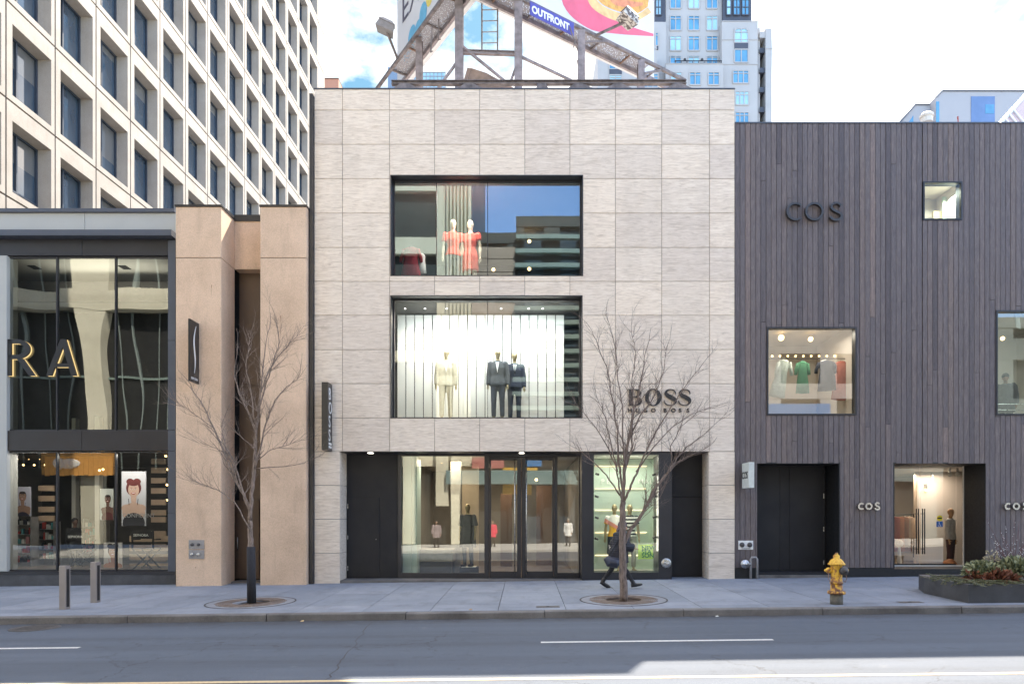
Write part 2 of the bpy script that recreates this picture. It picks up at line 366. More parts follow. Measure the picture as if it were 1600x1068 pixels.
mg = n.nodes.new('ShaderNodeMath'); mg.operation = 'MULTIPLY'; n.links.new(gt.outputs[0], mg.inputs[0]); n.links.new(lt2.outputs[0], mg.inputs[1])
c = ramp(n, noise(n, coords(n, (1, 1, .3)), .6, 3), [(.35, (.035, .058, .085)), (.65, (.08, .115, .15))]); c = mixc(n, mg.outputs[0], c, (.13, .135, .135))
n.links.new(c, b.inputs['Base Color']); inp(b, Roughness=.05, IOR=2.0)
M_BLUEWF = plain('navy_window_frame', (.035, .048, .07), .4)
L_WARM = emit('warm_lamp', (1, .62, .25), 1.6); L_COOL = emit('white_lamp', (1, .93, .82), 1.6)
KI = .42
def area(name, loc, size, power, col, rot=(0, 0, 0), parent=None, sy=None):
    l = bpy.data.lights.new(name, 'AREA'); l.energy = power*KI; l.color = col; l.size = size
    if sy: l.shape = 'RECTANGLE'; l.size_y = sy
    o = bpy.data.objects.new(name, l); C.objects.link(o); o.location = Vector(loc)-org(parent); o.rotation_euler = rot
    if parent: o.parent = parent
    return o

# ================================================================== GROUND
mb = MB()
xs = [-400, -60, -30, 0, 30, 60, 400]
def strip(mb, y0, y1, zf, xs=xs):
    for a, b_ in zip(xs, xs[1:]):
        mb.add([(a, y0, zf(a, y0)), (b_, y0, zf(b_, y0)), (b_, y1, zf(b_, y1)), (a, y1, zf(a, y1))], [(0, 1, 2, 3)])
XS2 = [-60, -30, 0, 30, 60]
mb = MB(); mb.add([(-900, -900, -1.6), (900, -900, -1.6), (900, 1500, -1.6), (-900, 1500, -1.6)], [(0, 1, 2, 3)]); struct('ground', mb, M_WALK)
mb = MB(); strip(mb, 1.6, 13.5, lambda x, y: road_z(x), XS2); struct('road', mb, M_ASPH)
# markings 4 mm above
mb = MB()
def mark(x0, x1, y0, y1, dz=.004):
    mb.add([(x0, y0, road_z(x0)+dz), (x1, y0, road_z(x1)+dz), (x1, y1, road_z(x1)+dz), (x0, y1, road_z(x0)+dz)], [(0, 1, 2, 3)])
YL = F*(CH-road_z(2))/(1001-VY)
mark(X(845, YL), X(1208, YL), YL-.055, YL+.055); mark(X(-260, YL), X(124, YL), YL-.055, YL+.055); mark(X(1900, YL), X(2300, YL), YL-.05, YL+.05)
struct('lane_marking', mb, M_WPAINT)
mb = MB(); YY = F*(CH-road_z(3))/(1055.5-VY); mark(-60, 60, YY-.05, YY+.05); struct('centre_line', mb, M_YPAINT)
# pavement of separate slabs over a dark bed
mb = MB(); strip(mb, 13.7, 30, lambda x, y: g(x, y)-.03, XS2); struct('pavement_bed', mb, M_JOINT)
mb = MB(); holes = [(-5.93, 15.30, .40), (2.19, 15.05, .41)]
rows = [(13.70, 14.08), (14.09, 14.60), (14.612, 16.6), (16.612, 18.4), (18.412, 22.5)]
sl_w = 1.37
for r_, (y0, y1) in enumerate(rows):
    k = -30
    ww = sl_w if r_ != 0 else sl_w
    while k < 30:
        x0 = k*ww-.54+.006; x1 = x0+ww-.012; mb.rnd = rng.random()
        cut = None
        for (hx, hy, hr) in holes:
            if x0 < hx+hr and x1 > hx-hr and y0 < hy+hr and y1 > hy-hr: cut = (hx-hr, hx+hr, hy-hr, hy+hr)
        rects = [(x0, x1, y0, y1)]
        for (hx, hy, hr) in holes: rects = rsub(rects, (hx-hr, hx+hr, hy-hr, hy+hr))
        for (a, b_, c_, d_) in rects:
            mb.hexa([(a, c_, g(a, c_)-.05), (b_, c_, g(b_, c_)-.05), (b_, d_, g(b_, d_)-.05), (a, d_, g(a, d_)-.05),
                     (a, c_, g(a, c_)), (b_, c_, g(b_, c_)), (b_, d_, g(b_, d_)), (a, d_, g(a, d_))])
        k += 1
struct('pavement', mb, M_WALK)
mb = MB(); k = -12
while k < 12:
    L = 2.75; x0 = k*L+.4; x1 = x0+L-rng.uniform(.012, .03); dz = rng.uniform(-.006, .006); mb.rnd = rng.random()
    y0, y1 = 13.5+rng.uniform(-.008, .008), 13.69
    za, zb = g(x0, y1)+dz, g(x1, y1)+dz
    mb.hexa([(x0, y0-.02, za-.35), (x1, y0-.02, zb-.35), (x1, y1, zb-.35), (x0, y1, za-.35), (x0, y0, za-.02), (x1, y0, zb-.02), (x1, y1, zb-.02), (x0, y1, za-.02)])
    mb.hexa([(x0, y0, za-.02), (x1, y0, zb-.02), (x1, y1, zb-.02), (x0, y1, za-.02), (x0, y0+.02, za), (x1, y0+.02, zb), (x1, y1, zb), (x0, y1, za)])
    k += 1
struct('kerb', mb, M_CURB)
mb = MB(); strip(mb, -7.2, 1.6, lambda x, y: SXG*x-.08, XS2)
for a, b_ in zip(XS2, XS2[1:]):
    mb.add([(a, 1.6, road_z(a)-.2), (b_, 1.6, road_z(b_)-.2), (b_, 1.6, SXG*b_-.08), (a, 1.6, SXG*a-.08)], [(0, 1, 2, 3)])
struct('far_pavement', mb, concrete('pale_pavement', (.40, .39, .37), (.47, .46, .44), (.53, .52, .50)))
# road ironwork
def utility_cover(px, py, r, onroad, label, mat_):
    zf = (lambda x, y: road_z(x)) if onroad else g
    Y = F*(CH+.2)/(py-VY)
    for _ in range(3): x = X(px, Y); Y = F*(CH-zf(x, Y))/(py-VY)
    x = X(px, Y); z = zf(x, Y)
    t = thing('utility_cover', label, 'utility cover', (x, Y, z))
    q = MB(); q.lathe((x, Y, z), [(r, -.05), (r, .006), (r*.92, .008)], 28); q.build('frame_ring', mat_, t)
    q = MB(); q.lathe((x, Y, z), [(r*.88, -.02), (r*.88, .010)], 28)
    for k in range(-3, 4):
        q.box(x-r*.6, x+r*.6, Y+k*r*.2-.012, Y+k*r*.2+.012, z+.009, z+.014)
    q.build('lid', mat_, t)
M_IRON = plain('cast_iron', (.075, .07, .07), .6, .2, .3, 12, b_=.4)
utility_cover(55, 980.5, .42, True, 'round iron cover in the road at the left kerb', M_IRON)
def slot_cover(px, py, w_, label):
    Y = F*(CH)/(py-VY); x = X(px, Y); z = g(x, Y)
    t = thing('utility_cover', label, 'utility cover', (x, Y, z))
    q = MB(); q.hexa([(x-w_, Y-.1, g(x-w_, Y-.1)-.02), (x+w_, Y-.1, g(x+w_, Y-.1)-.02), (x+w_, Y+.1, g(x+w_, Y+.1)-.02), (x-w_, Y+.1, g(x-w_, Y+.1)-.02),
                      (x-w_, Y-.1, g(x-w_, Y-.1)+.006), (x+w_, Y-.1, g(x+w_, Y-.1)+.006), (x+w_, Y+.1, g(x+w_, Y+.1)+.006), (x-w_, Y+.1, g(x-w_, Y+.1)+.006)])
    q.build('lid', M_IRON, t)
    q = MB(); q.box(x-.03, x+.03, Y-.02, Y+.02, z+.005, z+.012); q.build('handle', M_JOINT, t)
slot_cover(1422, 942, .24, 'small dark rectangular cover in the pavement beside the planter')
slot_cover(856, 942.5, .24, 'small rectangular cover in the pavement left of the right tree')
# a long crack in the road
mb = MB(); pts = []
for i in range(26):
    t_ = i/25; px = 582-(582-508)*t_+rng.uniform(-4, 4); py = 970+(1064-970)*t_
    Y = F*(CH-road_z(-2))/(py-VY); pts.append((X(px, Y), Y))
for (a, b_) in zip(pts, pts[1:]):
    wd = rng.uniform(.004, .011)
    mb.add([(a[0]-wd, a[1], road_z(a[0])+.003), (a[0]+wd, a[1], road_z(a[0])+.003), (b_[0]+wd, b_[1], road_z(b_[0])+.003), (b_[0]-wd, b_[1], road_z(b_[0])+.003)], [(0, 1, 2, 3)])
struct('road_crack', mb, M_JOINT)

# ================================================================== STONE CLAD SHOP
def roombox(mbw, x0, x1, y0, y1, z0, z1, t=.1, front=False):
    mbw.box(x0-t, x0, y0, y1, z0, z1); mbw.box(x1, x1+t, y0, y1, z0, z1); mbw.box(x0-t, x1+t, y1, y1+t, z0, z1)
SB = thing('stone_clad_shop', 'tall pale striated stone clad clothing shop between the tan pillars and the dark timber building', 'building', (0, YF, 0))
zx = lambda py: Z(py, YF)
xx = lambda px: X(px, YF)
TOP = zx(139.5)
xe = [491, 535, 608.5, 679, 749.5, 820, 890.5, 961.5, 1034, 1108.5, 1148]
ze = [139.5, 172, 225.5, 279, 333, 386.5, 439.5, 492.5, 546, 599, 652.5, 705]
W1 = (xx(610), xx(911), zx(431), zx(273.5)); W2 = (xx(610), xx(910), zx(653), zx(461.5))
mb = MB(); gp = .006
for i in range(len(xe)-1):
    for j in range(len(ze)-1):
        rr = [(xx(xe[i])+gp, xx(xe[i+1])-gp, zx(ze[j+1])+gp, zx(ze[j])-gp)]
        mb.rnd = rng.random()
        for h in (W1, W2): rr = rsub(rr, h)
        for r_ in rr: mb.bbox(r_[0], r_[1], YF, YF+.05, r_[2], r_[3], .004)
for (a, b_) in ((491, 531), (1107.5, 1148)):
    for (c_, d_) in ((705, 757.5), (757.5, 810.5), (810.5, 863.5), (863.5, 912)):
        mb.rnd = rng.random(); mb.bbox(xx(a)+gp, xx(b_)-.002, YF, YF+.05, zx(d_)+gp, zx(c_)-gp, .004)
        xi = xx(b_) if a < 800 else xx(a)
        s_ = -1 if a < 800 else 1
        mb.rnd = rng.random()
        if a < 800: mb.box(xi-.05, xi, YF+.052, YF+.72, zx(d_)+gp, zx(c_)-gp)
        else: mb.box(xi, xi+.05, YF+.052, YF+.72, zx(d_)+gp, zx(c_)-gp)
mb.build('stone_cladding', M_STONE, SB)
# backing shell
xl, xr = xx(491), xx(1148); zh = zx(705)
mb = MB()
rr = [(xl+.02, xr-.02, zh+.02, TOP-.03)]
for h in (W1, W2): rr = rsub(rr, (h[0]-.005, h[1]+.005, h[2]-.005, h[3]+.005))
jb = MB()
for r_ in rr: mb.box(r_[0], r_[1], YF+.062, YF+.30, r_[2], r_[3]); jb.box(r_[0], r_[1], YF+.03, YF+.061, r_[2], r_[3])
jb.build('joint_backing', M_PJOINT, SB)
mb.box(xl, xl+.15, YF+.75, 34, -.6, TOP-.02); mb.box(xr-.15, xr, YF+.31, 34, 3.6, TOP-.02); mb.box(xl+.2, xr-.2, 33.8, 34, -.5, TOP-.1)
mb.box(xl+.02, xx(531)-.06, YF+.06, YF+.74, -.6, zh); mb.box(xx(1107.5)+.06, xr-.02, YF+.06, YF+.74, -.6, zh)
mb.build('wall', M_BLACK, SB)
mb = MB(); mb.box(xl+.16, xr-.16, YF+.31, 33.7, TOP-.5, TOP-.3); mb.build('roof', M_GALV, SB)
mb = MB(); mb.box(xl-.01, xr+.01, YF-.015, YF+.32, TOP+.002, TOP+.03); mb.build('parapet_cap', M_BLUEFR, SB)
# upper windows: recess lining, frame, panes
def shop_window(h, parent, gl, depth=.29, fr=.045, mull=(), soff=.16, lining=M_DFRAME, frame=M_DFRAME, nm='window'):
    x0, x1, z0, z1 = h; y = YF+depth
    q = MB()
    q.box(x0-.004, x0+.02, YF-.006, y+.06, z0, z1-.02); q.box(x1-.02, x1+.004, YF-.006, y+.06, z0, z1-.02)
    q.box(x0-.004, x1+.004, YF-.006, y+.06, z1-.02, z1+.004); q.box(x0-.004, x1+.004, YF-.004, y+.06, z0-.004, z0+.02)
    f_ = q.build(nm, lining, parent)
    q = MB()
    q.box(x0+.02, x0+.02+fr, y-.03, y+.05, z0+.02, z1-.02); q.box(x1-.02-fr, x1-.02, y-.03, y+.05, z0+.02, z1-.02)
    q.box(x0+.02+fr, x1-.02-fr, y-.03, y+.05, z1-.02-fr, z1-.02); q.box(x0+.02+fr, x1-.02-fr, y-.03, y+.05, z0+.02, z0+.02+fr)
    for mx_ in mull: q.box(mx_-.008, mx_+.008, y-.012, y+.03, z0+.02+fr, z1-.02-fr)
    q.build('frame', frame, f_)
    ed = [x0+.02+fr]+list(mull)+[x1-.02-fr]
    for a, b_ in zip(ed, ed[1:]):
        q = MB(); q.rnd = rng.random()
        q.add([(a+.01, y, z0+.02+fr), (b_-.01, y, z0+.02+fr), (b_-.01, y, z1-.02-fr), (a+.01, y, z1-.02-fr)], [(0, 1, 2, 3)]); q.build('pane', gl, f_)
    return f_
shop_window(W1, SB, G_UP, mull=(xx(680), xx(760)+.02,))
shop_window(W2, SB, G_MID, mull=(xx(760)+.02,))
# interiors (each floor a room)
zf2, zc2, zf1, zc1 = zx(655)-.1, zx(464), zx(433)-.25, zx(276)
for (z0, z1, wm, dep) in ((zf2, zc2, M_INT_D, 3.2), (zf1, zc1+.1, M_INT_D, 7)):
    q = MB(); roombox(q, xx(560), xx(960), YF+.31, YF+dep, z0, z1); q.build('interior_wall', wm, SB)
    q = MB(); q.box(xx(560), xx(960), YF+.31, YF+dep, z0-.1, z0); q.build('interior_floor', M_INT_F, SB)
    q = MB(); q.box(xx(560), xx(960), YF+.31, YF+dep, z1, z1+.1); q.build('interior_ceiling', M_INT_D if dep < 4 else M_INT_W, SB)
def spot(px, py, Y, parent, m_=L_COOL, r=.045, drop=.0):
    p = P(px, py, Y); q = MB(); q.m = 0
    if drop: q.m = 1; q.tube([p+Vector((0, 0, drop)), p+Vector((0, 0, .04))], .035, 8); q.m = 0
    q.ball(p, r, 10, 6); return q.build('ceiling_spot', [m_, M_STEEL], parent)
for px, py in ((703, 291.5), (734, 291.5), (769, 292), (836, 292), (865, 292), (762, 353), (827, 352), (827, 377), (827, 420), (771, 421)):
    spot(px, py, 22.0 if py < 300 else 23, SB, L_COOL if py < 300 else L_WARM, .045 if py < 300 else .06)
area('ceiling_light', (xx(730), YF+1.2, zc1-.05), 1.2, 60, (1, .88, .76), (0, 0, 0), SB, .5)
for px in (633, 664, 698, 783, 826, 848): spot(px, 480, 20.1, SB, L_COOL, .05, .25)
area('ceiling_light', (xx(650), YF+.95, zc2-.3), .35, 22, (1, .80, .60), (R(-8), 0, 0), SB)
area('ceiling_light', (xx(720), YF+.95, zc2-.3), .35, 14, (1, .80, .60), (R(-8), 0, 0), SB)
area('ceiling_light', (xx(845), YF+.95, zc2-.3), .35, 22, (1, .80, .60), (R(-8), 0, 0), SB)
area('ceiling_light', (xx(755), YF+.6, zc2-.2), 4.6, 95, (.90, .96, 1), (R(20), 0, 0), SB, .25)  # long lamp added to light the slats evenly white
# vertical blinds behind the suit mannequins
bl = thing('vertical_blinds', 'white vertical slat blinds hanging behind the suited mannequins in the middle window', 'blinds', (xx(760), YF+1.6, zf2))
q = MB(); yb = YF+1.6
def Xb(px): return X(px, yb)
for k in range(19):
    x0 = Xb(621+k*13.75); q.rnd = rng.random()
    if x0 > Xb(883): continue
    q.box(x0, x0+.242, yb, yb+.012, zf2+.03, Z(492, yb))
q.build('slat', M_INT_W, bl)['kind'] = 'stuff'
q = MB(); q.box(Xb(620), Xb(884), yb-.02, yb+.03, Z(490, yb), Z(488, yb)); q.build('rail', M_DFRAME, bl)
# ---- ground floor of the stone shop
YR = YF+.70
xr_ = lambda px: X(px, YR); zr_ = lambda py: Z(py, YR)
GZ = -.02
q = MB(); q.box(xx(531)-.05, xx(1107.5)+.05, YF+.052, YR+.1, zh-.004, zh+.12); q.build('soffit', M_DFRAME, SB)
q = MB(); q.box(xx(531)-.05, xx(1107.5)+.05, YF+.02, YR+.3, -.3, .012); q.build('threshold', M_CURB, SB)
for px, py in ((579, 707), (815, 707)):
    q = MB(); q.box(X(px, 19.4)-.07, X(px, 19.4)+.07, 19.35, 19.45, zh-.02, zh-.006); q.build('soffit_light', L_COOL, SB)
# left service door
q = MB(); q.bbox(xr_(541)-.3, xr_(622), YR+.02, YR+.12, GZ, zh-.006, .004); q.build('service_panel', M_DDOOR, SB)
dq = MB(); dq.bbox(xr_(543), xr_(592.5), YR-.012, YR+.018, GZ+.05, zr_(777), .006); d1 = dq.build('service_door', M_DDOOR, SB)
for py in (791, 839.5, 887.5):
    q = MB(); q.tube([(xr_(543)+.012, YR-.025, zr_(py+3)), (xr_(543)+.012, YR-.025, zr_(py-4))], .012, 8); q.build('hinge', M_STEEL, d1)
q = MB(); q.ball((xr_(588), YR-.03, zr_(842)), .012, 8, 6); q.build('handle', M_STEEL, d1)
# storefront frames
q = MB()
def fr(px0, px1, py0, py1, yy=YR, d=.1, pr=0.0):
    q.bbox(X(px0, yy), X(px1, yy), yy-pr, yy+d, Z(py1, yy), Z(py0, yy), .004)
zt = 708.8
fr(622, 627, zt, 903.2, pr=.02); fr(627, 757, zt, 712, pr=.01); fr(627, 757, 894.5, 903.2, pr=.02); fr(757, 764, zt, 903.2, pr=.04)
fr(764, 866, zt, 713.5, pr=.035); fr(866, 871, zt, 903.2, pr=.04); fr(871, 905, zt, 713, pr=.01); fr(871, 905, 894.5, 903.2, pr=.02); fr(904.5, 912, zt, 903.2, pr=.0)
q.build('shopfront_frame', M_DFRAME, SB)
q = MB(); q.rnd = .3; y_ = YR+.04; q.add([(xr_(627), y_, zr_(894.5)), (xr_(757), y_, zr_(894.5)), (xr_(757), y_, zr_(712)), (xr_(627), y_, zr_(712))], [(0, 1, 2, 3)]); q.build('display_pane', G_CLEAR, SB)
q = MB(); q.rnd = .7; q.add([(xr_(871), y_, zr_(894.5)), (xr_(904.5), y_, zr_(894.5)), (xr_(904.5), y_, zr_(713)), (xr_(871), y_, zr_(713))], [(0, 1, 2, 3)]); q.build('side_pane', G_CLEAR, SB)
for (a, b_, hx) in ((764.5, 814.3, 804.3), (815, 865.5, 822.5)):
    q = MB()
    st_l = 2.6 if a < 800 else 6.4; st_r = 6.4 if a < 800 else 2.6
    fr(a, a+st_l, 714, 902.5, pr=.02); fr(b_-st_r, b_, 714, 902.5, pr=.02); fr(a+st_l, b_-st_r, 714, 718.5, pr=.018); fr(a+st_l, b_-st_r, 892, 902.5, pr=.018)
    d_ = q.build('entrance_door', M_DFRAME, SB)
    q = MB(); q.rnd = .4; q.add([(xr_(a+st_l), y_, zr_(892)), (xr_(b_-st_r), y_, zr_(892)), (xr_(b_-st_r), y_, zr_(718.5)), (xr_(a+st_l), y_, zr_(718.5))], [(0, 1, 2, 3)]); q.build('pane', G_CLEAR, d_)
    yh_ = YR-.09; q = MB(); q.smooth = True; q.tube([(X(hx, yh_), yh_, Z(896, yh_)), (X(hx, yh_), yh_, Z(716, yh_))], .016, 10)
    for pz in (722, 806, 890): q.tube([(X(hx, yh_), yh_, Z(pz, yh_)), (X(hx, yh_), YR-.02, Z(pz, yh_))], .009, 6)
    q.build('handle', M_STEEL, d_)
# display box window at right, nearly flush
YD = YF+.06
q = MB()
xd = lambda px: X(px, YD)
zd = lambda py: Z(py, YD)
q.bbox(xd(909), xd(928), YD, YR+.12, zd(907.5), zh-.008, .006); q.bbox(xd(1029), xd(1050), YD, YR+.12, zd(907.5), zh-.008, .006)
q.bbox(xd(928), xd(1029), YD+.003, YR, zd(907.5), zd(893.5), .004); q.bbox(xd(928), xd(1029), YD+.003, YD+.2, zd(709.5), zh-.008, .004)
ds = q.build('display_window', M_DFRAME, SB)
q = MB(); y2 = YD+.05; q.rnd = .9; q.add([(xd(928), y2, zd(893.5)), (xd(1029), y2, zd(893.5)), (xd(1029), y2, zd(709.5)), (xd(928), y2, zd(709.5))], [(0, 1, 2, 3)]); q.build('pane', glass('display_glass', .09, (.88, .95, .92), .001, .7), ds)
M_MINT = plain('pale_mint_board', (.46, .56, .50), .6, 0, .04, 1)
q = MB(); q.box(xd(912), xd(1048), YD+1.35, YD+1.4, zd(900), zh-.1); q.box(xd(924), xd(926), YR+.12, YD+1.34, zd(900), zh-.1); q.box(xd(1033), xd(1036), YR+.12, YD+1.34, zd(900), zh-.1); q.build('display_backboard', M_MINT, ds)
q = MB(); q.box(xd(926), xd(1033), YD+.22, YD+1.34, zd(896.5), zd(894.5)); q.build('display_floor', M_INT_W, ds)
q = MB(); q.box(xd(926), xd(1033), YD+.22, YD+1.34, zh-.09, zh-.03); q.build('display_ceiling', M_INT_W, ds)
for py in (728, 763, 796.5, 831.5, 867):
    yq = YD+1.3; q = MB(); q.box(X(930, yq), X(1010, yq), yq, yq+.03, Z(py+.6, yq), Z(py-.6, yq)); q.build('light_strip', emit('strip_glow', (1, .72, .42), .55), ds)
for (px, py) in ((933, 740), (932.5, 775), (932.5, 808), (932, 841), (1022, 741), (1023, 775), (1022.5, 807), (1022.5, 839)):
    yq = YD+.3; p = P(px, py, yq); q = MB(); s_ = 1 if px < 980 else -1; q.smooth = True
    q.tube([p+Vector((-.05*s_, 0, .012)), p+Vector((.05*s_, .02, -.02))], [.032, .036], 10); q.build('spotlight', M_BLACK, ds)
area('display_light', (xd(980), YD+.7, zh-.12), 1.2, 26, (1, .90, .74), (R(-12), 0, 0), SB, .4)
for px in (940, 1020): area('display_light', (xd(px), YD+.35, zd(800)), .3, 7, (1, .9, .76), (R(-90), 0, 0), SB, 2.2)
text('NEIL', .2, FRONT(0, 0, 0), .0, M_WHITE, 'tmp', None) if False else None
# white lettering on the back board (as far as it reads)
yq = YD+1.33
text('PERSONAL', .30, FRONT(X(938, yq), yq, Z(755.5, yq)), .004, M_WHITE, 'display_lettering', ds, sx=.76) if False else None
for st, px in (('P', 939), ('E', 947.5), ('M', 997), ('A', 1006.5), ('L', 1015), ('D', 1021)):
    o_ = text(st, .21, FRONT(X(px, yq), yq-.004, Z(755.5, yq)), .004, M_WHITE, 'display_lettering', ds)
# right recess: dark panels
q = MB(); q.bbox(xd(1050)+.01, xx(1107.5), YR+.0, YR+.12, GZ, zr_(776.5), .005); q.bbox(xd(1050)+.01, xx(1107.5), YR+.002, YR+.12, zr_(776), zh-.006, .005)
q.build('recess_panel', M_DDOOR, SB)
# round sprinkler inlet on the frame
t_ = thing('sprinkler_inlet', 'round chrome sprinkler inlet plate on the dark shop frame right of the display window', 'sprinkler inlet', tuple(P(1041, 879, YD)))
p = P(1041, 879, YD); q = MB(); q.smooth = True; q.lathe(p, [(.135, 0), (.142, .012), (.12, .03), (.05, .034)], 28, (0, -1, 0)); q.build('plate', M_STEEL, t_)
q = MB(); q.smooth = True; q.lathe(p+Vector((.03, -.03, -.02)), [(.045, 0), (.045, .05), (.03, .055)], 16, (0, -1, 0)); q.lathe(p+Vector((-.055, -.03, .01)), [(.03, 0), (.03, .04), (.018, .045)], 16, (0, -1, 0)); q.build('cap', M_STEEL, t_)
# ground floor interior
q = MB(); roombox(q, xr_(622), xr_(905), YR+.2, YR+7.5, GZ, zh); q.build('interior_wall', plain('interior_taupe', (.24, .225, .205), .7, 0, .3, .5), SB)
q = MB(); q.box(xr_(560), xr_(905), YR+.13, YR+7.5, GZ-.1, .016); q.build('interior_floor', M_INT_F, SB)
q = MB(); q.box(xr_(622), xr_(905), YR+.13, YR+7.5, zh-.02, zh+.1); q.build('interior_ceiling', M_INT_W, SB)
area('ceiling_light', (xr_(690), YR+1.6, zh-.08), 1.4, 45, (1, .78, .56), (0, 0, 0), SB, 1.0)
area('ceiling_light', (xr_(790), YR+4.5, zh-.08), 1.5, 60, (1, .74, .5), (0, 0, 0), SB, 1.5)
for px, py in ((660, 716.6), (667, 720.6), (838, 749), (690, 721)): spot(px, py, YR+3.2, SB, L_WARM, .05)
# interior furnishing: pale partition, stair slats, display tables
def prop(name, label, cat, parts, loc):
    t = thing(name, label, cat, loc)
    for nm, q_, m_ in parts: q_.build(nm, m_, t)
    return t
yi = YR+1.8
q = MB(); q.box(X(630, YR+.4), X(643, YR+.4), YR+.35, YR+1.2, .02, zh-.03); q.box(X(643, YR+.4), X(645, YR+.4)+.1, YR+.5, YR+1.3, .02, zh-.03)
q.build('partition', plain('frosted_partition', (.45, .60, .60), .4, 0, .05, 1), SB)
q = MB(); q.box(X(704, yi), X(720, yi), yi, yi+.2, .02, zh-.03); q.build('column', plain('grey_column', (.30, .29, .27), .7), SB)
q = MB(); yi2 = YR+3; q.box(X(722, yi2), X(748, yi2), yi2, yi2+.1, .02, zh-.03); q.build('partition', plain('warm_partition', (.46, .38, .28), .6, 0, .15, 1), SB)
q = MB(); q.box(X(782, YR+4.6), X(800, YR+4.6), YR+4.6, YR+4.7, .02, 2.6); q.box(X(838, YR+5), X(862, YR+5), YR+5, YR+5.1, .02, 2.9); q.build('partition', plain('brown_partition', (.15, .095, .07), .6, 0, .15, 1), SB)
a_ = MB(); a_.bbox(X(655, yi), X(712, yi), YR+1.0, YR+1.8, .42, .80, .02); b2 = MB(); b2.box(X(658, yi), X(709, yi), YR+1.1, YR+1.7, .02, .42)
prop('display_bench', 'low pale display bench with a raised back behind the left shop window', 'display bench', [('seat', a_, plain('bench_fabric', (.33, .32, .30), .8)), ('base', b2, M_INT_D)], (X(680, yi), YR+1.4, .02))
# lettering on the stone: big serif word and small word beneath
M_SIGNB = plain('black_letter_metal', (.018, .018, .020), .35)
def ring(q, cx, cz, ax, az, bx, bz, y0, y1, a0=0, a1=360, n=36, off=0.0):
    n = max(6, int(n*(a1-a0)/360)); pts_o = []; pts_i = []
    for k in range(n+1):
        t = R(a0+(a1-a0)*k/n)
        pts_o.append((cx+ax*math.cos(t), cz+az*math.sin(t))); pts_i.append((cx+off+bx*math.cos(t), cz+bz*math.sin(t)))
    for k in range(n):
        o1, o2, i1, i2 = pts_o[k], pts_o[k+1], pts_i[k], pts_i[k+1]
        q.hexa([(i1[0], y0, i1[1]), (o1[0], y0, o1[1]), (o2[0], y0, o2[1]), (i2[0], y0, i2[1]), (i1[0], y1, i1[1]), (o1[0], y1, o1[1]), (o2[0], y1, o2[1]), (i2[0], y1, i2[1])])
def ribbon(q, pts, y0, y1, sx, sz, ox, oz, sub=6):
    P_ = [Vector((p[0], p[1], p[2])) for p in pts]; out = []
    for i in range(len(P_)-1):
        p0, p1, p2, p3 = P_[max(i-1, 0)], P_[i], P_[i+1], P_[min(i+2, len(P_)-1)]
        for s_ in range(sub):
            t = s_/sub
            out.append(.5*((2*p1)+(-p0+p2)*t+(2*p0-5*p1+4*p2-p3)*t*t+(-p0+3*p1-3*p2+p3)*t**3))
    out.append(P_[-1]); L_, R_ = [], []
    for i, p in enumerate(out):
        d = (out[min(i+1, len(out)-1)]-out[max(i-1, 0)]); nx, nz = -d.y, d.x; l = math.hypot(nx, nz) or 1
        hw = abs(p.z)/2
        L_.append((ox+(p.x+nx/l*hw)*sx, oz+(p.y+nz/l*hw)*sz)); R_.append((ox+(p.x-nx/l*hw)*sx, oz+(p.y-nz/l*hw)*sz))
    for k in range(len(L_)-1):
        q.hexa([(L_[k][0], y0, L_[k][1]), (R_[k][0], y0, R_[k][1]), (R_[k+1][0], y0, R_[k+1][1]), (L_[k+1][0], y0, L_[k+1][1]),
                (L_[k][0], y1, L_[k][1]), (R_[k][0], y1, R_[k][1]), (R_[k+1][0], y1, R_[k+1][1]), (L_[k+1][0], y1, L_[k+1][1])])
S_PTS = [(.71, .70, .03), (.70, .80, .05), (.62, .92, .05), (.42, .975, .045), (.22, .92, .10), (.13, .76, .17), (.25, .61, .22), (.46, .50, .25), (.66, .36, .22), (.68, .18, .14), (.53, .045, .06), (.34, .02, .045), (.15, .09, .05), (.06, .20, .045), (.04, .32, .03)]
WL = thing('wall_lettering', 'large black serif letters over a small word on the pale stone wall', 'shop sign', tuple(P(1030, 640, YF)))
z0 = zx(633.8); hh = zx(608)-z0; y0_, y1_ = YF-.06, YF-.012
q = MB(); x0 = xx(980.5); wB = xx(1003)-x0
q.box(x0+.09*wB, x0+.36*wB, y0_, y1_, z0, z0+hh); q.box(x0, x0+.55*wB, y0_-.001, y1_, z0, z0+.035*hh); q.box(x0, x0+.55*wB, y0_-.001, y1_, z0+.965*hh, z0+hh); q.box(x0+.36*wB, x0+.6*wB, y0_-.001, y1_, z0+.51*hh, z0+.545*hh)
ring(q, x0+.50*wB, z0+.755*hh, .42*wB, .245*hh, .16*wB, .21*hh, y0_+.001, y1_, -90, 90, 30); ring(q, x0+.52*wB, z0+.27*hh, .48*wB, .27*hh, .18*wB, .235*hh, y0_+.002, y1_, -90, 90, 30)
q.build('letter_b', M_SIGNB, WL).name = 'letter'
q = MB(); ring(q, xx(1020.2), z0+.5*hh, xx(1033)-xx(1020.2), .52*hh, (xx(1033)-xx(1020.2))*.52, .475*hh, y0_, y1_, n=48); q.build('letter', M_SIGNB, WL)
for a in (1036.5, 1059): q = MB(); ribbon(q, S_PTS, y0_, y1_, (xx(1062)-xx(1036))*1.0, hh, xx(a), z0); q.build('letter', M_SIGNB, WL)
for ch, px in zip('HUGO BOSS', (980.5, 992.5, 1004.5, 1016.5, 0, 1036, 1047.8, 1060, 1072.3)):
    if ch != ' ': text(ch, .155, FRONT(xx(px), YF-.03, zx(643.9)), .014, M_SIGNB, 'small_letter', WL, bold=.004, sx=1.1)
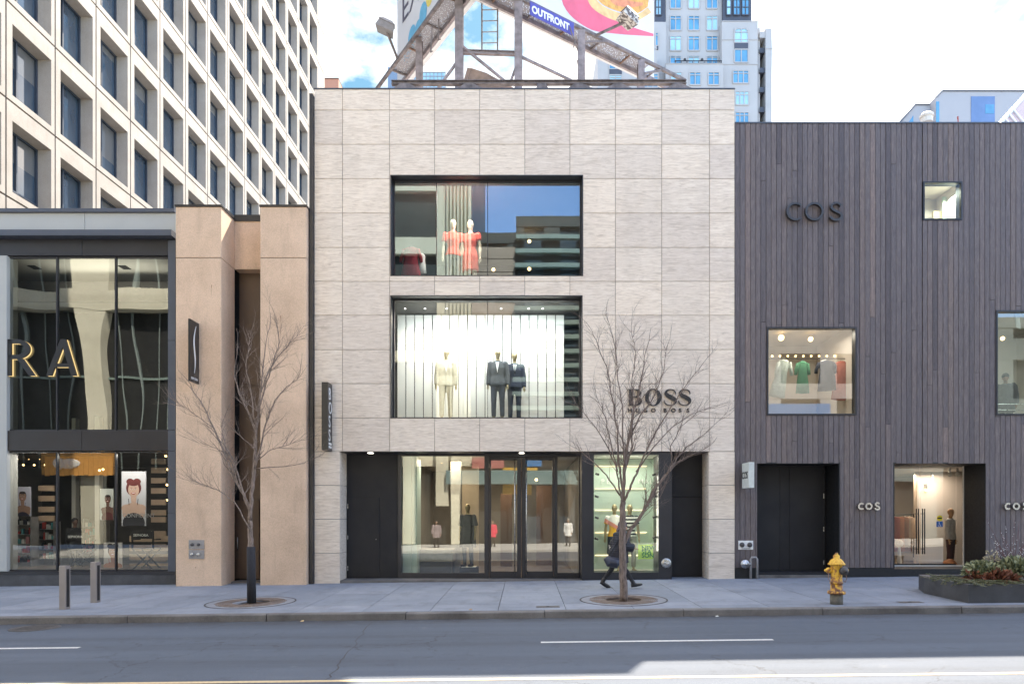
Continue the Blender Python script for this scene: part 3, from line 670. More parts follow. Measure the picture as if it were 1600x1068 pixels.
# blade sign
BS = thing('blade_sign', 'tall narrow black projecting sign with white letters on the left edge of the stone shop', 'shop sign', tuple(P(507, 650, YF)))
yb0 = 18.60; q = MB(); x0, x1 = X(502.5, yb0), X(512.3, yb0); z0, z1 = Z(702.5, yb0), Z(596.5, yb0)
q.box(x0, x1, yb0, YF-.04, z0, z1); q.build('sign_box', M_SIGNB, BS)
q = MB(); q.box(x0+.04, x1-.04, YF-.04, YF-.002, z1-.35, z1-.25); q.box(x0+.04, x1-.04, YF-.04, YF-.002, z0+.25, z0+.35); q.build('bracket', M_DFRAME, BS)
hl = (z1-z0)
def side_mat(x, yc, z, s=1): # text on a face looking to +x (s=1) or -x (s=-1)
    return Matrix.Translation((x, yc, z)) @ Matrix.Rotation(R(90*s), 4, 'Z') @ Matrix.Rotation(R(90), 4, 'X')
for k, ch in enumerate('BOSS'):
    zc_ = z1-hl*(.245+.205*k)
    text(ch, .46, side_mat(x1+.004, yb0+.06, zc_, 1), .004, M_WHITE, 'letter', BS, sx=.82)
q = MB(); zb_ = z0+hl*.035
q.box(x1, x1+.008, yb0+.07, YF-.12, zb_+.09, zb_+.15); q.box(x1, x1+.008, yb0+.07, YF-.12, zb_, zb_+.06); q.build('small_letters', M_WHITE, BS)
# dark drainpipe strip at the left corner
q = MB(); q.box(xx(485.3), xx(491)-.004, YF-.12, YF+.3, -.15, zx(150)); q.build('corner_post', M_DFRAME, SB)

# ================================================================== DARK TIMBER SHOP
TB = thing('timber_clad_shop', 'two storey shop clad in dark vertical timber boards right of the pale stone building', 'building', (xx(1374), YF, 0))
YT = YF+.03
xt = lambda px: X(px, YT); zt_ = lambda py: Z(py, YT)
TX0, TX1, TTOP = xx(1148)+.012, xt(1790), zt_(191.5)
TW = [(xt(1442), xt(1503.5), zt_(344), zt_(283.5)), (xt(1198), xt(1338.5), zt_(648.5), zt_(510.5)), (xt(1556), xt(1720), zt_(648.5), zt_(484.5))]
HO = TW+[(xt(1183), xt(1311.5), -1, zt_(723.5)), (xt(1397.5), xt(1540.5), -1, zt_(723.5))]
mb = MB(); pw = .1455; x0 = TX0; zb0 = zt_(886.5)
while x0 < TX1:
    x1 = min(x0+pw, TX1); z = zb0
    while z < TTOP-.03:
        if rng.random() < .45: zn = TTOP-.02
        else: zn = z+rng.uniform(1.8, 7.5)
        if TTOP-zn < .6: zn = TTOP-.02
        mb.rnd = min(1, max(0, rng.gauss(.42, .24))); dy = rng.uniform(0, .008)
        rr = [(x0+.005, x1-.005, z+.003, zn-.003)]
        for h in HO: rr = rsub(rr, h)
        for r_ in rr: mb.bbox(r_[0], r_[1], YT+dy, YT+.04, r_[2], r_[3], .004)
        z = zn
    x0 = x1
mb.build('timber_cladding', M_WOOD, TB)
mb = MB(); rr = [(TX0+.01, TX1, zb0, TTOP-.03)]
for h in HO: rr = rsub(rr, (h[0]-.004, h[1]+.004, h[2]-.004, h[3]+.004))
for r_ in rr: mb.box(r_[0], r_[1], YT+.042, YT+.3, r_[2], r_[3])
mb.box(TX0+.2, TX0+.4, YT+.95, 34, 0, TTOP-.1); mb.box(TX1-.2, TX1, YT+.31, 34, 0, TTOP-.1); mb.box(TX0+.2, TX1-.2, 33.7, 33.9, 0, TTOP-.1)
mb.build('wall', M_BLACK, TB)
mb = MB(); mb.box(TX0+.2, TX1-.2, YT+.31, 33.6, TTOP-.5, TTOP-.4); mb.build('roof', M_GALV, TB)
mb = MB(); mb.box(TX0-.004, TX1+.01, YT-.012, YT+.31, TTOP-.022, TTOP+.012); mb.build('parapet_cap', M_BLUEFR, TB)
# black plinth
for a, b_ in ((TX0+.01, xt(1183)), (xt(1311.5), xt(1397.5)), (xt(1540.5), TX1)): mb = MB(); mb.box(a, b_, YT-.004, YT+.3, -.3, zb0-.004); mb.build('plinth', M_BLACK, TB)
# recess linings
mb = MB()
for a, b_, dep in ((1183, 1311.5, .86), (1397.5, 1540.5, .98)):
    mb.box(xt(a)-.03, xt(a)+.006, YT+.006, YT+dep, -.2, zt_(723.5)); mb.box(xt(b_)-.006, xt(b_)+.03, YT+.006, YT+dep, -.2, zt_(723.5))
    mb.box(xt(a)-.03, xt(b_)+.03, YT+.006, YT+dep, zt_(723.5)-.006, zt_(723.5)+.03)
mb.build('recess_lining', M_BLACK, TB)
# left service door
yd = YT+.86; q = MB(); q.box(xt(1183), xt(1311.5), yd+.02, yd+.1, -.1, zt_(723.5)); q.box(xt(1183)+.01, xt(1311.5)-.01, YT+.1, yd+.02, -.2, Z(893, YT+.3)); q.build('door_surround', M_DDOOR, TB)
q = MB(); q.box(xt(1183)+.012, xt(1300), YT+.02, YT+.4, -.2, Z(897.5, YT+.1)); q.build('door_step', M_CURB, TB)
dq = MB()
for a, b_ in ((1170, 1218), (1218.3, 1233), (1233.3, 1288)): dq.bbox(X(a, yd), X(b_, yd), yd-.02, yd+.018, Z(890.5, yd), Z(731, yd), .003)
dd = dq.build('service_door', M_DDOOR, TB)
for py in (774, 826, 877.5):
    q = MB(); q.tube([(X(1286.5, yd), yd-.03, Z(py+4, yd)), (X(1286.5, yd), yd-.03, Z(py-3.5, yd))], .014, 8); q.build('hinge', M_STEEL, dd)
# entrance
ye = YT+.95; ye2 = 20.0
q = MB(); q.box(xt(1397.5), xt(1540.5), YT+.05, ye+.1, -.2, Z(884.5, ye)); q.build('threshold', M_BLACK, TB)
def fe(q, a, b_, c_, d_, y=ye, th=.05): q.box(X(a, y), X(b_, y), y-.01, y+th, Z(d_, y), Z(c_, y))
q = MB(); fe(q, 1396, 1507, 724, 727.5); fe(q, 1505.2, 1508, 727.5, 884); fe(q, 1396, 1505, 882, 886)
ff = q.build('entrance_frame', M_INT_W, TB)
for a, b_ in ((1398, 1437), (1438.5, 1494), (1495, 1505)):
    q = MB(); q.rnd = rng.random(); q.add([(X(a, ye), ye+.02, Z(882, ye)), (X(b_, ye), ye+.02, Z(882, ye)), (X(b_, ye), ye+.02, Z(727.5, ye)), (X(a, ye), ye+.02, Z(727.5, ye))], [(0, 1, 2, 3)])
    dr = q.build('glass_door' if b_ < 1500 else 'side_pane', glass('door_glass_%d' % a, .16, (.9, .9, .88), .002, .7), TB)
    if b_ < 1500:
        q = MB(); q.box(X(a, ye), X(b_, ye), ye, ye+.04, Z(884, ye), Z(880, ye)); q.build('bottom_rail', M_BLACK, dr)
        for hx in ((1431.8, 1435.3) if a < 1420 else (1441.5, 1444.8)):
            yh_ = ye-.1; q = MB(); q.smooth = True; q.tube([(X(hx, yh_), yh_, Z(865, yh_)), (X(hx, yh_), yh_, Z(794, yh_))], .016, 10)
            for pz in (802, 857): q.tube([(X(hx, yh_), yh_, Z(pz, yh_)), (X(hx, yh_), ye+.01, Z(pz, yh_))], .01, 6)
            q.build('handle', M_BLACK, dr)
        if a > 1420:
            q = MB(); q.box(X(1463.7, ye), X(1473.5, ye), ye+.012, ye+.017, Z(822.6, ye), Z(814, ye)); q.build('access_sticker', plain('sticker_blue', (.02, .12, .42), .5), dr)
            q = MB(); q.disc((X(1468.6, ye), ye+.009, Z(809, ye)), .085, .085); q.build('round_sticker', plain('sticker_yellow', (.75, .62, .02), .5), dr)
            q = MB(); q.box(X(1465, ye), X(1472, ye), ye+.004, ye+.008, Z(810, ye), Z(808, ye)); q.build('sticker_text', M_BLACK, dr)
            q = MB(); cx, cz = X(1468.3, ye), Z(819.3, ye)
            ring(q, cx-.005, cz-.015, .042, .042, .032, .032, ye+.006, ye+.010, 150, 380, 24)
            q.disc((cx-.012, ye+.006, cz+.06), .014, .014); q.bar((cx-.012, ye+.008, cz+.045), (cx-.006, ye+.008, cz-.005), .01, .004); q.bar((cx-.006, ye+.008, cz-.005), (cx+.03, ye+.008, cz-.008), .01, .004); q.bar((cx+.03, ye+.008, cz-.008), (cx+.048, ye+.008, cz-.045), .01, .004); q.bar((cx-.01, ye+.008, cz+.022), (cx+.025, ye+.008, cz+.018), .008, .004)
            q.build('wheelchair_symbol', M_WHITE, dr)
# COS interior ground
M_CINT = plain('warm_white_wall', (.60, .54, .48), .7, 0, .04, 1)
q = MB(); roombox(q, xt(1385), xt(1700), ye+.12, ye+5.5, .12, zt_(721)); q.build('interior_wall', M_CINT, TB)
q = MB(); q.box(xt(1380), xt(1705), ye+.12, ye+5.5, .05, .15); q.build('interior_floor', plain('pale_floor', (.42, .40, .38), .3), TB)
q = MB(); q.box(xt(1380), xt(1705), ye+.12, ye+5.5, zt_(725), zt_(721)); q.build('interior_ceiling', M_INT_W, TB)
q = MB(); q.box(X(1433, ye+2.2), X(1437, ye+2.2), ye+2.2, ye+2.4, .15, zt_(725)); q.box(X(1437, ye+2.2)+.001, xt(1690), ye+2.25, ye+2.35, .15, zt_(725)); q.build('partition', M_CINT, TB)
area('ceiling_light', (X(1470, ye+1.5), ye+1.6, zt_(730)), .8, 24, (1, .84, .68), (0, 0, 0), TB)
area('ceiling_light', (X(1412, ye+2.5), ye+2.6, zt_(730)), .6, 18, (1, .74, .5), (0, 0, 0), TB)
for px, py in ((1457, 747), (1447, 765)): spot(px, py, ye+2.2, TB, L_WARM, .05, .2)
for px in (1484, 1496): spot(px, 741, ye+.5, TB, M_INT_W, .07, .2)
# windows of the timber shop
def tim_window(h, gl, room, dep=.10):
    x0, x1, z0, z1 = h; q = MB(); y = YT
    t_ = .045
    q.box(x0+.003, x0+t_, y-.02, y+dep+.05, z0+.003, z1-.003); q.box(x1-t_, x1-.003, y-.02, y+dep+.05, z0+.003, z1-.003)
    q.box(x0+t_, x1-t_, y-.02, y+dep+.05, z1-t_, z1-.003); q.box(x0+t_, x1-t_, y-.02, y+dep+.05, z0+.003, z0+t_)
    f_ = q.build('window', M_DFRAME, TB)
    q = MB(); q.rnd = rng.random(); yy = y+dep-.03; q.add([(x0+t_, yy, z0+t_), (x1-t_, yy, z0+t_), (x1-t_, yy, z1-t_), (x0+t_, yy, z1-t_)], [(0, 1, 2, 3)]); q.build('pane', gl, f_)
    q = MB(); e = .25; roombox(q, x0-e, x1+e, y+.31, y+room, z0-.25, z1+.25); q.box(x0-e, x1+e, y+.31, y+room, z0-.35, z0-.25); q.box(x0-e, x1+e, y+.31, y+room, z1+.25, z1+.35)
    q.build('interior_wall', M_CINT, TB)
G_COS = glass('timber_shop_glass', .17, (.80, .86, .84), .0015, .6)
tim_window(TW[0], glass('small_window_glass', .05, (.85, .92, .86)), 1.6, .05); tim_window(TW[1], G_COS, 3.2); tim_window(TW[2], G_COS, 3.6)
q = MB(); q.box(X(1480, 20), X(1506, 20), 20.2, 20.25, zt_(350), zt_(278)); q.build('blind', plain('mint_blind', (.5, .6, .52), .7), TB)
q = MB(); q.box(X(1462, 20.3), X(1478, 20.3), 20.4, 20.5, zt_(350), zt_(297)); q.build('blind', plain('tan_blind', (.55, .45, .27), .7), TB)
area('ceiling_light', (X(1472, 20), 19.8, zt_(286)), .5, 26, (.95, 1, .86), (0, 0, 0), TB)
area('ceiling_light', (X(1268, 20), 20.1, zt_(508)), 1.4, 20, (1, .86, .72), (0, 0, 0), TB, .6)
area('ceiling_light', (X(1630, 20), 20.1, zt_(482)), 1.4, 18, (.85, 1, .95), (0, 0, 0), TB, .6)
for px, py, r_ in ((1220.5, 527.5, .09), (1266.5, 529.5, .075), (1321, 530.5, .075), (1566.5, 528.5, .06)): spot(px, py, 20.6, TB, L_WARM, r_)
# row of little lamps along the rail
for k in range(10): spot(1206.5+k*12.2, 556, 20.9, TB, L_WARM, .032)
# signs
def cos_letters(px0, px1, py0, py1, y, r_, m_, label, thick):
    t = thing('wall_lettering', label, 'shop sign', tuple(P((px0+px1)/2, py1, y)))
    x0, x1, z0, z1 = X(px0, y), X(px1, y), Z(py1, y), Z(py0, y); h = z1-z0; W = x1-x0; ya, yb_ = y-.10, y-.012
    rx = h/2
    q = MB(); q.smooth = False; ring(q, x0+rx, z0+rx, rx, rx, rx-r_, rx-r_, ya, yb_, 48, 312, 44); q.build('letter', m_, t)
    cx = x0+W*.505; q = MB(); ring(q, cx, z0+rx, rx, rx, rx-r_, rx-r_, ya, yb_, 0, 360, 44); q.build('letter', m_, t)
    q = MB(); w_ = r_/h
    S2 = [(.60, .80), (.50, .93), (.31, .97), (.12, .88), (.08, .72), (.20, .57), (.38, .48), (.56, .38), (.63, .23), (.53, .07), (.31, .02), (.10, .10), (.02, .22)]
    ribbon(q, [(a, b_*.985, w_) for a, b_ in S2], ya, yb_, h, h, x1-.64*h, z0+.005); q.build('letter', m_, t)
M_CHROMED = plain('dark_chrome_letter', (.055, .053, .055), .4, .3)
cos_letters(1227, 1313, 318, 346.5, YT-.01, .055, M_CHROMED, 'large dark thin round letters high on the timber boards', 1)
cos_letters(1338, 1371.5, 785, 796, YT-.01, .045, M_STEEL, 'small steel letters on the boards between the two doorways', 1)
cos_letters(1566, 1602, 785, 796, YT-.01, .045, M_STEEL, 'small steel letters cut by the right picture edge above the planter', 1)
# projecting white box sign
bs = thing('box_sign', 'small white projecting box sign with black letters beside the black service door', 'shop sign', tuple(P(1168, 742, YF)))
ya = 18.45; q = MB(); x0, x1, z0, z1 = X(1170, ya), X(1178.5, ya), Z(761.5, ya), Z(721.5, ya); q.bbox(x0, x1, ya, YT-.05, z0, z1, .006); q.build('sign_box', plain('sign_pale', (.60, .63, .60), .4), bs)
text('COS', .27, Matrix.Translation((x0-.004, YT-.06, z0+(z1-z0)*.38)) @ Matrix.Rotation(R(-90), 4, 'Z') @ Matrix.Rotation(R(90), 4, 'X'), .003, M_BLACK, 'lettering', bs, sx=.9, bold=.004)
q = MB(); q.box(x0+.05, x1-.05, YT-.05, YT-.002, z0+.1, z1-.1); q.build('bracket', M_DFRAME, bs)
# fire connection plate
fc = thing('fire_connection_plate', 'white plate with two capped hose inlets low on the timber boards', 'fire connection', tuple(P(1164.5, 858, YT)))
q = MB(); q.bbox(xt(1153.5), xt(1176.5), YT-.02, YT-.002, zt_(858), zt_(844), .003); q.build('plate', M_WHITE, fc)
for px in (1159, 1171):
    q = MB(); q.smooth = True; q.lathe((xt(px), YT-.02, zt_(850.5)), [(.07, 0), (.07, .02), (.055, .05), (.035, .055)], 18, (0, -1, 0)); q.build('inlet', M_IRON, fc)
text('STANDPIPE', .05, FRONT(xt(1158.5), YT-.023, zt_(857.3)), .001, M_BLACK, 'lettering', fc)
# standpipe and valve
sp_ = thing('standpipe', 'bent galvanised pipe with round valve flange at the foot of the timber wall', 'pipe', tuple(P(1178, 905, YT)))
yp = YT-.12; q = MB(); q.smooth = True
q.tube([P(1173, 906, yp), P(1173, 873, yp), P(1174.5, 870.3, yp), P(1181, 870.3, yp), P(1183, 873, yp), P(1183, 906, yp)], .033, 10); q.build('pipe', M_GALV, sp_)
q = MB(); q.smooth = True; q.tube([P(1173, 880.5, yp), P(1166, 880.5, yp)], .04, 10); q.build('coupling', M_GALV, sp_)
q = MB(); q.smooth = True; q.lathe(P(1164, 880.5, yp), [(.115, -.03), (.125, 0), (.11, .03), (.04, .04), (.04, .07)], 20, (0, -1, 0)); q.build('flange', M_STEEL, sp_)

# ================================================================== LEFT GLAZED SHOP WITH TAN PILLARS
YS = 19.30
GS = thing('glazed_corner_shop', 'two storey glazed cosmetics shop at the left with two tan concrete pillars', 'building', (X(140, YS), YS, -.17))
xs_ = lambda px: X(px, YS); zs_ = lambda py: Z(py, YS)
q = MB(); q.box(xs_(-330), xs_(274), YS-.05, YS+.6, zs_(332), zs_(326.5)); q.build('roof_cap', M_BLUEFR, GS)
q = MB()
for a, b_ in ((-330, -130), (-130, 131.5), (131.8, 274)): q.bbox(xs_(a)+.003, xs_(b_)-.003, YS+.02, YS+.4, zs_(363), zs_(332)-.002, .004)
q.build('fascia', M_GREYPAN, GS)
q = MB(); q.box(xs_(-330), xs_(274), YS-.22, YS+.3, zs_(372.5), zs_(363.5)); q.build('canopy_lip', M_BLUEFR, GS)
q = MB()
for a, b_ in ((-330, -130), (-130, 126.8), (127.2, 261.5)): q.bbox(xs_(a)+.002, xs_(b_)-.002, YS+.03, YS+.3, zs_(398.5), zs_(373), .004)
q.build('upper_band', M_DFRAME, GS)
q = MB()
for a, b_ in ((-330, -130), (-130, 127), (127.3, 262.5)): q.bbox(xs_(a)+.002, xs_(b_)-.002, YS+.01, YS+.3, zs_(703.5), zs_(672.5), .004)
q.build('middle_band', M_BROWNBAND, GS)
q = MB()
for c_, d_ in ((375, 531.5), (532, 671.5), (672, 704), (704.5, 801), (801.4, 892)): q.bbox(xs_(262.5), xs_(274.3), YS-.005, YS+.3, zs_(d_), zs_(c_), .004)
q.build('end_frame', M_BLUEFR, GS)
q = MB(); q.box(xs_(-330), xs_(274), YS+.0, YS+.3, zs_(897.5), zs_(892)); q.build('sill', M_DFRAME, GS)
q = MB(); q.box(xs_(-330), xs_(274.3), YS-.02, YS+.3, -1, zs_(897.5)-.003); q.build('plinth', M_DSTONE, GS)
q = MB(); q.bbox(xs_(-40), xs_(11.5), YS-.03, YS+.4, zs_(892), zs_(399.5), .01); q.build('pale_column', M_GREYPAN, GS)
for nm, c_, d_, gl in (('upper_window', 399.5, 672, G_SEPH), ('lower_window', 704.5, 891.5, G_SEPH_LOW)):
    q = MB()
    for mxp in (86.5, 178.5): q.box(xs_(mxp)-.018, xs_(mxp)+.018, YS+.05, YS+.14, zs_(d_), zs_(c_))
    q.box(xs_(11.5), xs_(262.5), YS+.08, YS+.16, zs_(c_+2), zs_(c_)); q.box(xs_(11.5), xs_(262.5), YS+.08, YS+.16, zs_(d_), zs_(d_-2))
    f_ = q.build(nm, M_DFRAME, GS)
    for a, b_ in ((11.5, 86), (87, 178), (179, 262.5), (-300, -40)):
        q = MB(); q.rnd = rng.random(); q.add([(xs_(a), YS+.10, zs_(d_)), (xs_(b_), YS+.10, zs_(d_)), (xs_(b_), YS+.10, zs_(c_)), (xs_(a), YS+.10, zs_(c_))], [(0, 1, 2, 3)]); q.build('pane', gl, f_)
# shell
q = MB(); q.box(xs_(-330), xs_(-320), YS+.31, 30, -.5, zs_(330)); q.box(xs_(-330), xs_(274), 29, 29.2, -.5, zs_(330)); q.box(xs_(-330), xs_(400), YS+.61, 29, zs_(333), zs_(330)); q.build('wall', M_BLACK, GS)
q = MB(); q.box(xs_(-320), xs_(270), YS+5.5, YS+5.6, zs_(700), zs_(330)-.1); q.box(xs_(272), xs_(275), YS+.31, YS+5.6, -.4, zs_(340)); q.build('interior_wall', M_INT_D, GS)
q = MB(); q.box(xs_(-320), xs_(270), YS+.2, YS+5.5, zs_(398)+.0, zs_(392)); q.build('interior_ceiling', M_INT_W, GS)
q = MB(); q.box(xs_(-320), xs_(270), YS+1.2, YS+1.3, Z(445, YS+1.2)-.5, Z(440, YS+1.2)); q.build('ceiling_bulkhead', M_INT_D, GS)
q = MB(); q.box(xs_(-320), xs_(270), YS+.31, YS+5.5, zs_(690), zs_(684)); q.build('interior_floor', M_INT_D, GS)
q = MB(); q.box(xs_(-320), xs_(272), YS+.31, YS+7, -.4, zs_(890)); q.build('shop_floor', M_INT_F, GS)
q = MB(); q.box(xs_(-320), xs_(272), YS+.31, YS+7, zs_(701), zs_(697)); q.build('shop_ceiling', M_INT_D, GS)
q = MB(); q.box(xs_(-320), xs_(272), YS+7, YS+7.1, -.4, zs_(697)); q.build('shop_back_wall', M_INT_D, GS)
for px in (26, 83, 190, 246): spot(px, 414.5, YS+1.0, GS, L_WARM, .035)
area('ceiling_light', (xs_(140), YS+.9, zs_(440)), 3.2, 14, (1, .9, .75), (R(180), 0, 0), GS, .4)
q = MB()
for px in (52, 193): q.box(X(px-6, YS+.9), X(px+6, YS+.9), YS+.8, YS+1.1, zs_(398)-.02, zs_(398)-.004)
q.build('ceiling_vent', M_BLACK, GS)
for k in range(6): spot(28+k*8.5, 716+(k % 2)*10, YS+3.5, GS, L_WARM, .03)
for px, py in ((155.5, 734.5), (161, 733), (246, 733), (259, 712), (261, 733), (261, 757), (260.5, 781)): spot(px, py, YS+2.0, GS, L_WARM, .035)
M_ORNG = plain('orange_timber_panel', (.62, .30, .08), .5, 0, .12, 3)
q = MB(); yy = YS+2.4
for k in range(14): q.box(X(70+k*7.6, yy), X(76.9+k*7.6, yy), yy, yy+.03, Z(743-(k % 3), yy), Z(705, yy))
q.build('sign_reflection_slats', M_ORNG, GS)  # indoor orange slats standing in for the reflected sign across the street
area('poster_fill_light', (xs_(200), YS+.35, zs_(709)), 2.0, 16, (1, .9, .8), (R(-10), 0, 0), GS, .2)  # fill lamp added to brighten the posters
area('poster_fill_light', (xs_(70), YS+.6, zs_(709)), 2.6, 18, (1, .9, .8), (R(-10), 0, 0), GS, .2)  # second added fill lamp, for the left part of the window
area('ceiling_light', (X(120, yy), yy-.6, Z(707, yy)), 1.6, 42, (1, .76, .48), (R(35), 0, 0), GS, .3)  # warm line lamp added to brighten the shop interior
area('ceiling_light', (X(130, yy), yy+1.4, Z(707, yy)), 4, 26, (1, .82, .62), (0, 0, 0), GS, 2)  # broad lamp added to brighten the lower shop
# striped back walls (pale slatted panels seen between dark)
M_SAND = plain('sand_stripe_board', (.42, .30, .21), .6, 0, .08, 2)
for (a, b_, ps) in ((60, 84, (758, 774, 791, 805)), (236, 259, (716, 730, 746, 762, 780, 796, 807, 829, 849, 868))):
    q = MB(); yy = YS+1.7
    for py in ps: q.box(X(a, yy), X(b_, yy), yy, yy+.06, Z(py+8.5, yy), Z(py, yy))
    q.build('striped_panel', M_SAND, GS)
q = MB(); q.box(X(112, YS+3), X(118, YS+3), YS+3, YS+3.2, -.1, 5); q.box(X(148, YS+2.6), X(155, YS+2.6), YS+2.6, YS+2.8, -.1, 5); q.build('shop_column', M_INT_W, GS)
# tan pillars
pl = [(274.5, 345.5, 18.75, 19.62, 'left'), (406.5, 478.5, 18.75, 19.62, 'right')]
for (a, b_, ya, yb_, s_) in pl:
    q = MB(); xa, xb_ = X(a, ya), X(b_, ya)
    q.bbox(xa, xb_, ya, yb_, -.6, Z(403.3, ya), .015); q.bbox(xa, xb_, ya, yb_, Z(402.3, ya), Z(323, ya), .012); q.build('pillar', M_PILLAR, GS)
    q = MB(); q.box(xa-.02, xb_+.02, ya-.025, yb_+.1, Z(323, ya)+.002, Z(320, ya)); q.box(xa+.1, xb_-.06, ya+.5, yb_+.15, Z(320, ya)+.002, Z(313, ya)); q.build('pillar_cap', M_BROWNBAND, GS)
    q = MB(); q.box(xa+.02, xb_-.02, ya+.02, yb_-.02, Z(403.4, ya), Z(402.2, ya)); q.build('pillar_joint', M_PJOINT, GS)
yb_ = 19.62; q = MB(); q.box(X(345.5, 18.75)+.001, X(406.5, 18.75)-.001, yb_-.0, yb_+.4, Z(420.5, yb_), Z(346, yb_)); q.build('link_panel', M_PILLAR, GS)
q = MB(); q.box(X(345.5, 18.75), X(406.5, 18.75), yb_-.03, yb_+.45, Z(346, yb_), Z(336, yb_)); q.build('link_cap', M_BROWNBAND, GS)
M_BRDOOR = plain('brown_metal_panel', (.105, .068, .047), .45, 0, .12, .6)
q = MB(); yc = 19.95
for c_, d_ in ((415, 601.6), (602, 780), (780.4, 904.5)): q.bbox(X(345.5, 18.75), X(406.5, 18.75)+.1, yc+(.0 if d_ < 900 else .03), yc+.1, Z(d_, yc), Z(c_, yc), .003)
q.build('recess_panel', M_BRDOOR, GS)
q = MB(); q.bbox(X(367.3, yc-.05), X(404.5, yc-.05), yc-.05, yc+.02, Z(903, yc), Z(781, yc), .004); bd = q.build('service_door', M_BRDOOR, GS)
q = MB(); q.smooth = True; q.tube([P(371, 859, yc-.12), P(371, 839, yc-.12)], .014, 8); q.tube([P(371, 841, yc-.12), P(371, 841, yc-.05)], .01, 6); q.tube([P(371, 857, yc-.12), P(371, 857, yc-.05)], .01, 6); q.build('handle', M_STEEL, bd)
q = MB(); q.box(X(345.5, 18.75), X(406.5, 18.75), 19.4, yc, -.4, Z(905.5, yc-.1)); q.build('door_step', M_CURB, GS)
q = MB(); q.box(X(478.5, 18.75)-.02, xx(491)-.004, YF+.31, 30, -.4, zx(330)); q.build('side_wall', M_BLACK, GS)  # wall added in the gap to stop sun leaking between the shops
q = MB(); q.box(xs_(276), X(478.5, 18.75)-.03, 20.08, 29, -.5, zs_(334)); q.build('leak_block', M_BLACK, GS)  # unseen solid block added behind the pillars to stop a sun leak
M_STAIN = plain('rust_stain', (.20, .085, .04), .9, 0, .4, 20); M_STAIN2 = plain('grey_stain', (.30, .22, .16), .9, 0, .2, 10)
rs = random.Random(5)
for (px, py, h_, w_, m_) in ((330.5, 445, 6, .9, M_STAIN), (330, 452, 12, .5, M_STAIN2), (438.5, 493, 8, 1.1, M_STAIN), (438.5, 501, 18, .6, M_STAIN2), (476.5, 513, 4, .8, M_STAIN), (447, 654, 6, .5, M_STAIN), (345, 480, 6, .6, M_STAIN2), (413, 862, 10, .4, M_STAIN2), (305.5, 885, 2, 1.0, M_STAIN), (300, 700, 3, .6, M_STAIN2), (462, 760, 3, .7, M_STAIN2)):
    q = MB(); a = [(X(px, 18.748)+rs.uniform(-.004, .004), 18.7475, Z(py, 18.748))]; ww = w_*.0175/2
    q.add([(a[0][0]-ww, 18.7475, a[0][2]), (a[0][0]-ww*.3, 18.7475, a[0][2]-h_*.0175), (a[0][0]+ww*.3, 18.7475, a[0][2]-h_*.0175), (a[0][0]+ww, 18.7475, a[0][2])], [(0, 1, 2, 3)]); q.build('stain', m_, GS)
# utility inlet plates on left pillar
fp = thing('fire_connection_plate', 'two square metal plates with brass hose inlets low on the left tan pillar', 'fire connection', tuple(P(307, 873, 18.75)))
yq = 18.75
for k, (c_, d_) in enumerate(((843, 857.3), (858.5, 872.5))):
    q = MB(); q.bbox(X(295.3, yq), X(319.3, yq), yq-.02, yq-.002, Z(d_, yq), Z(c_, yq), .003); q.build('plate', M_GALV, fp)
    for px in (300.5, 310.5):
        pr_ = (.045, .03) if k else (.04, .035)
        q = MB(); q.smooth = True; q.lathe(P(px, (c_+d_)/2, yq-.02), [(pr_[0], 0), (pr_[0], .04), (pr_[1], .05)], 14, (0, -1, 0)); q.build('inlet', M_STEEL if k else M_IRON, fp)
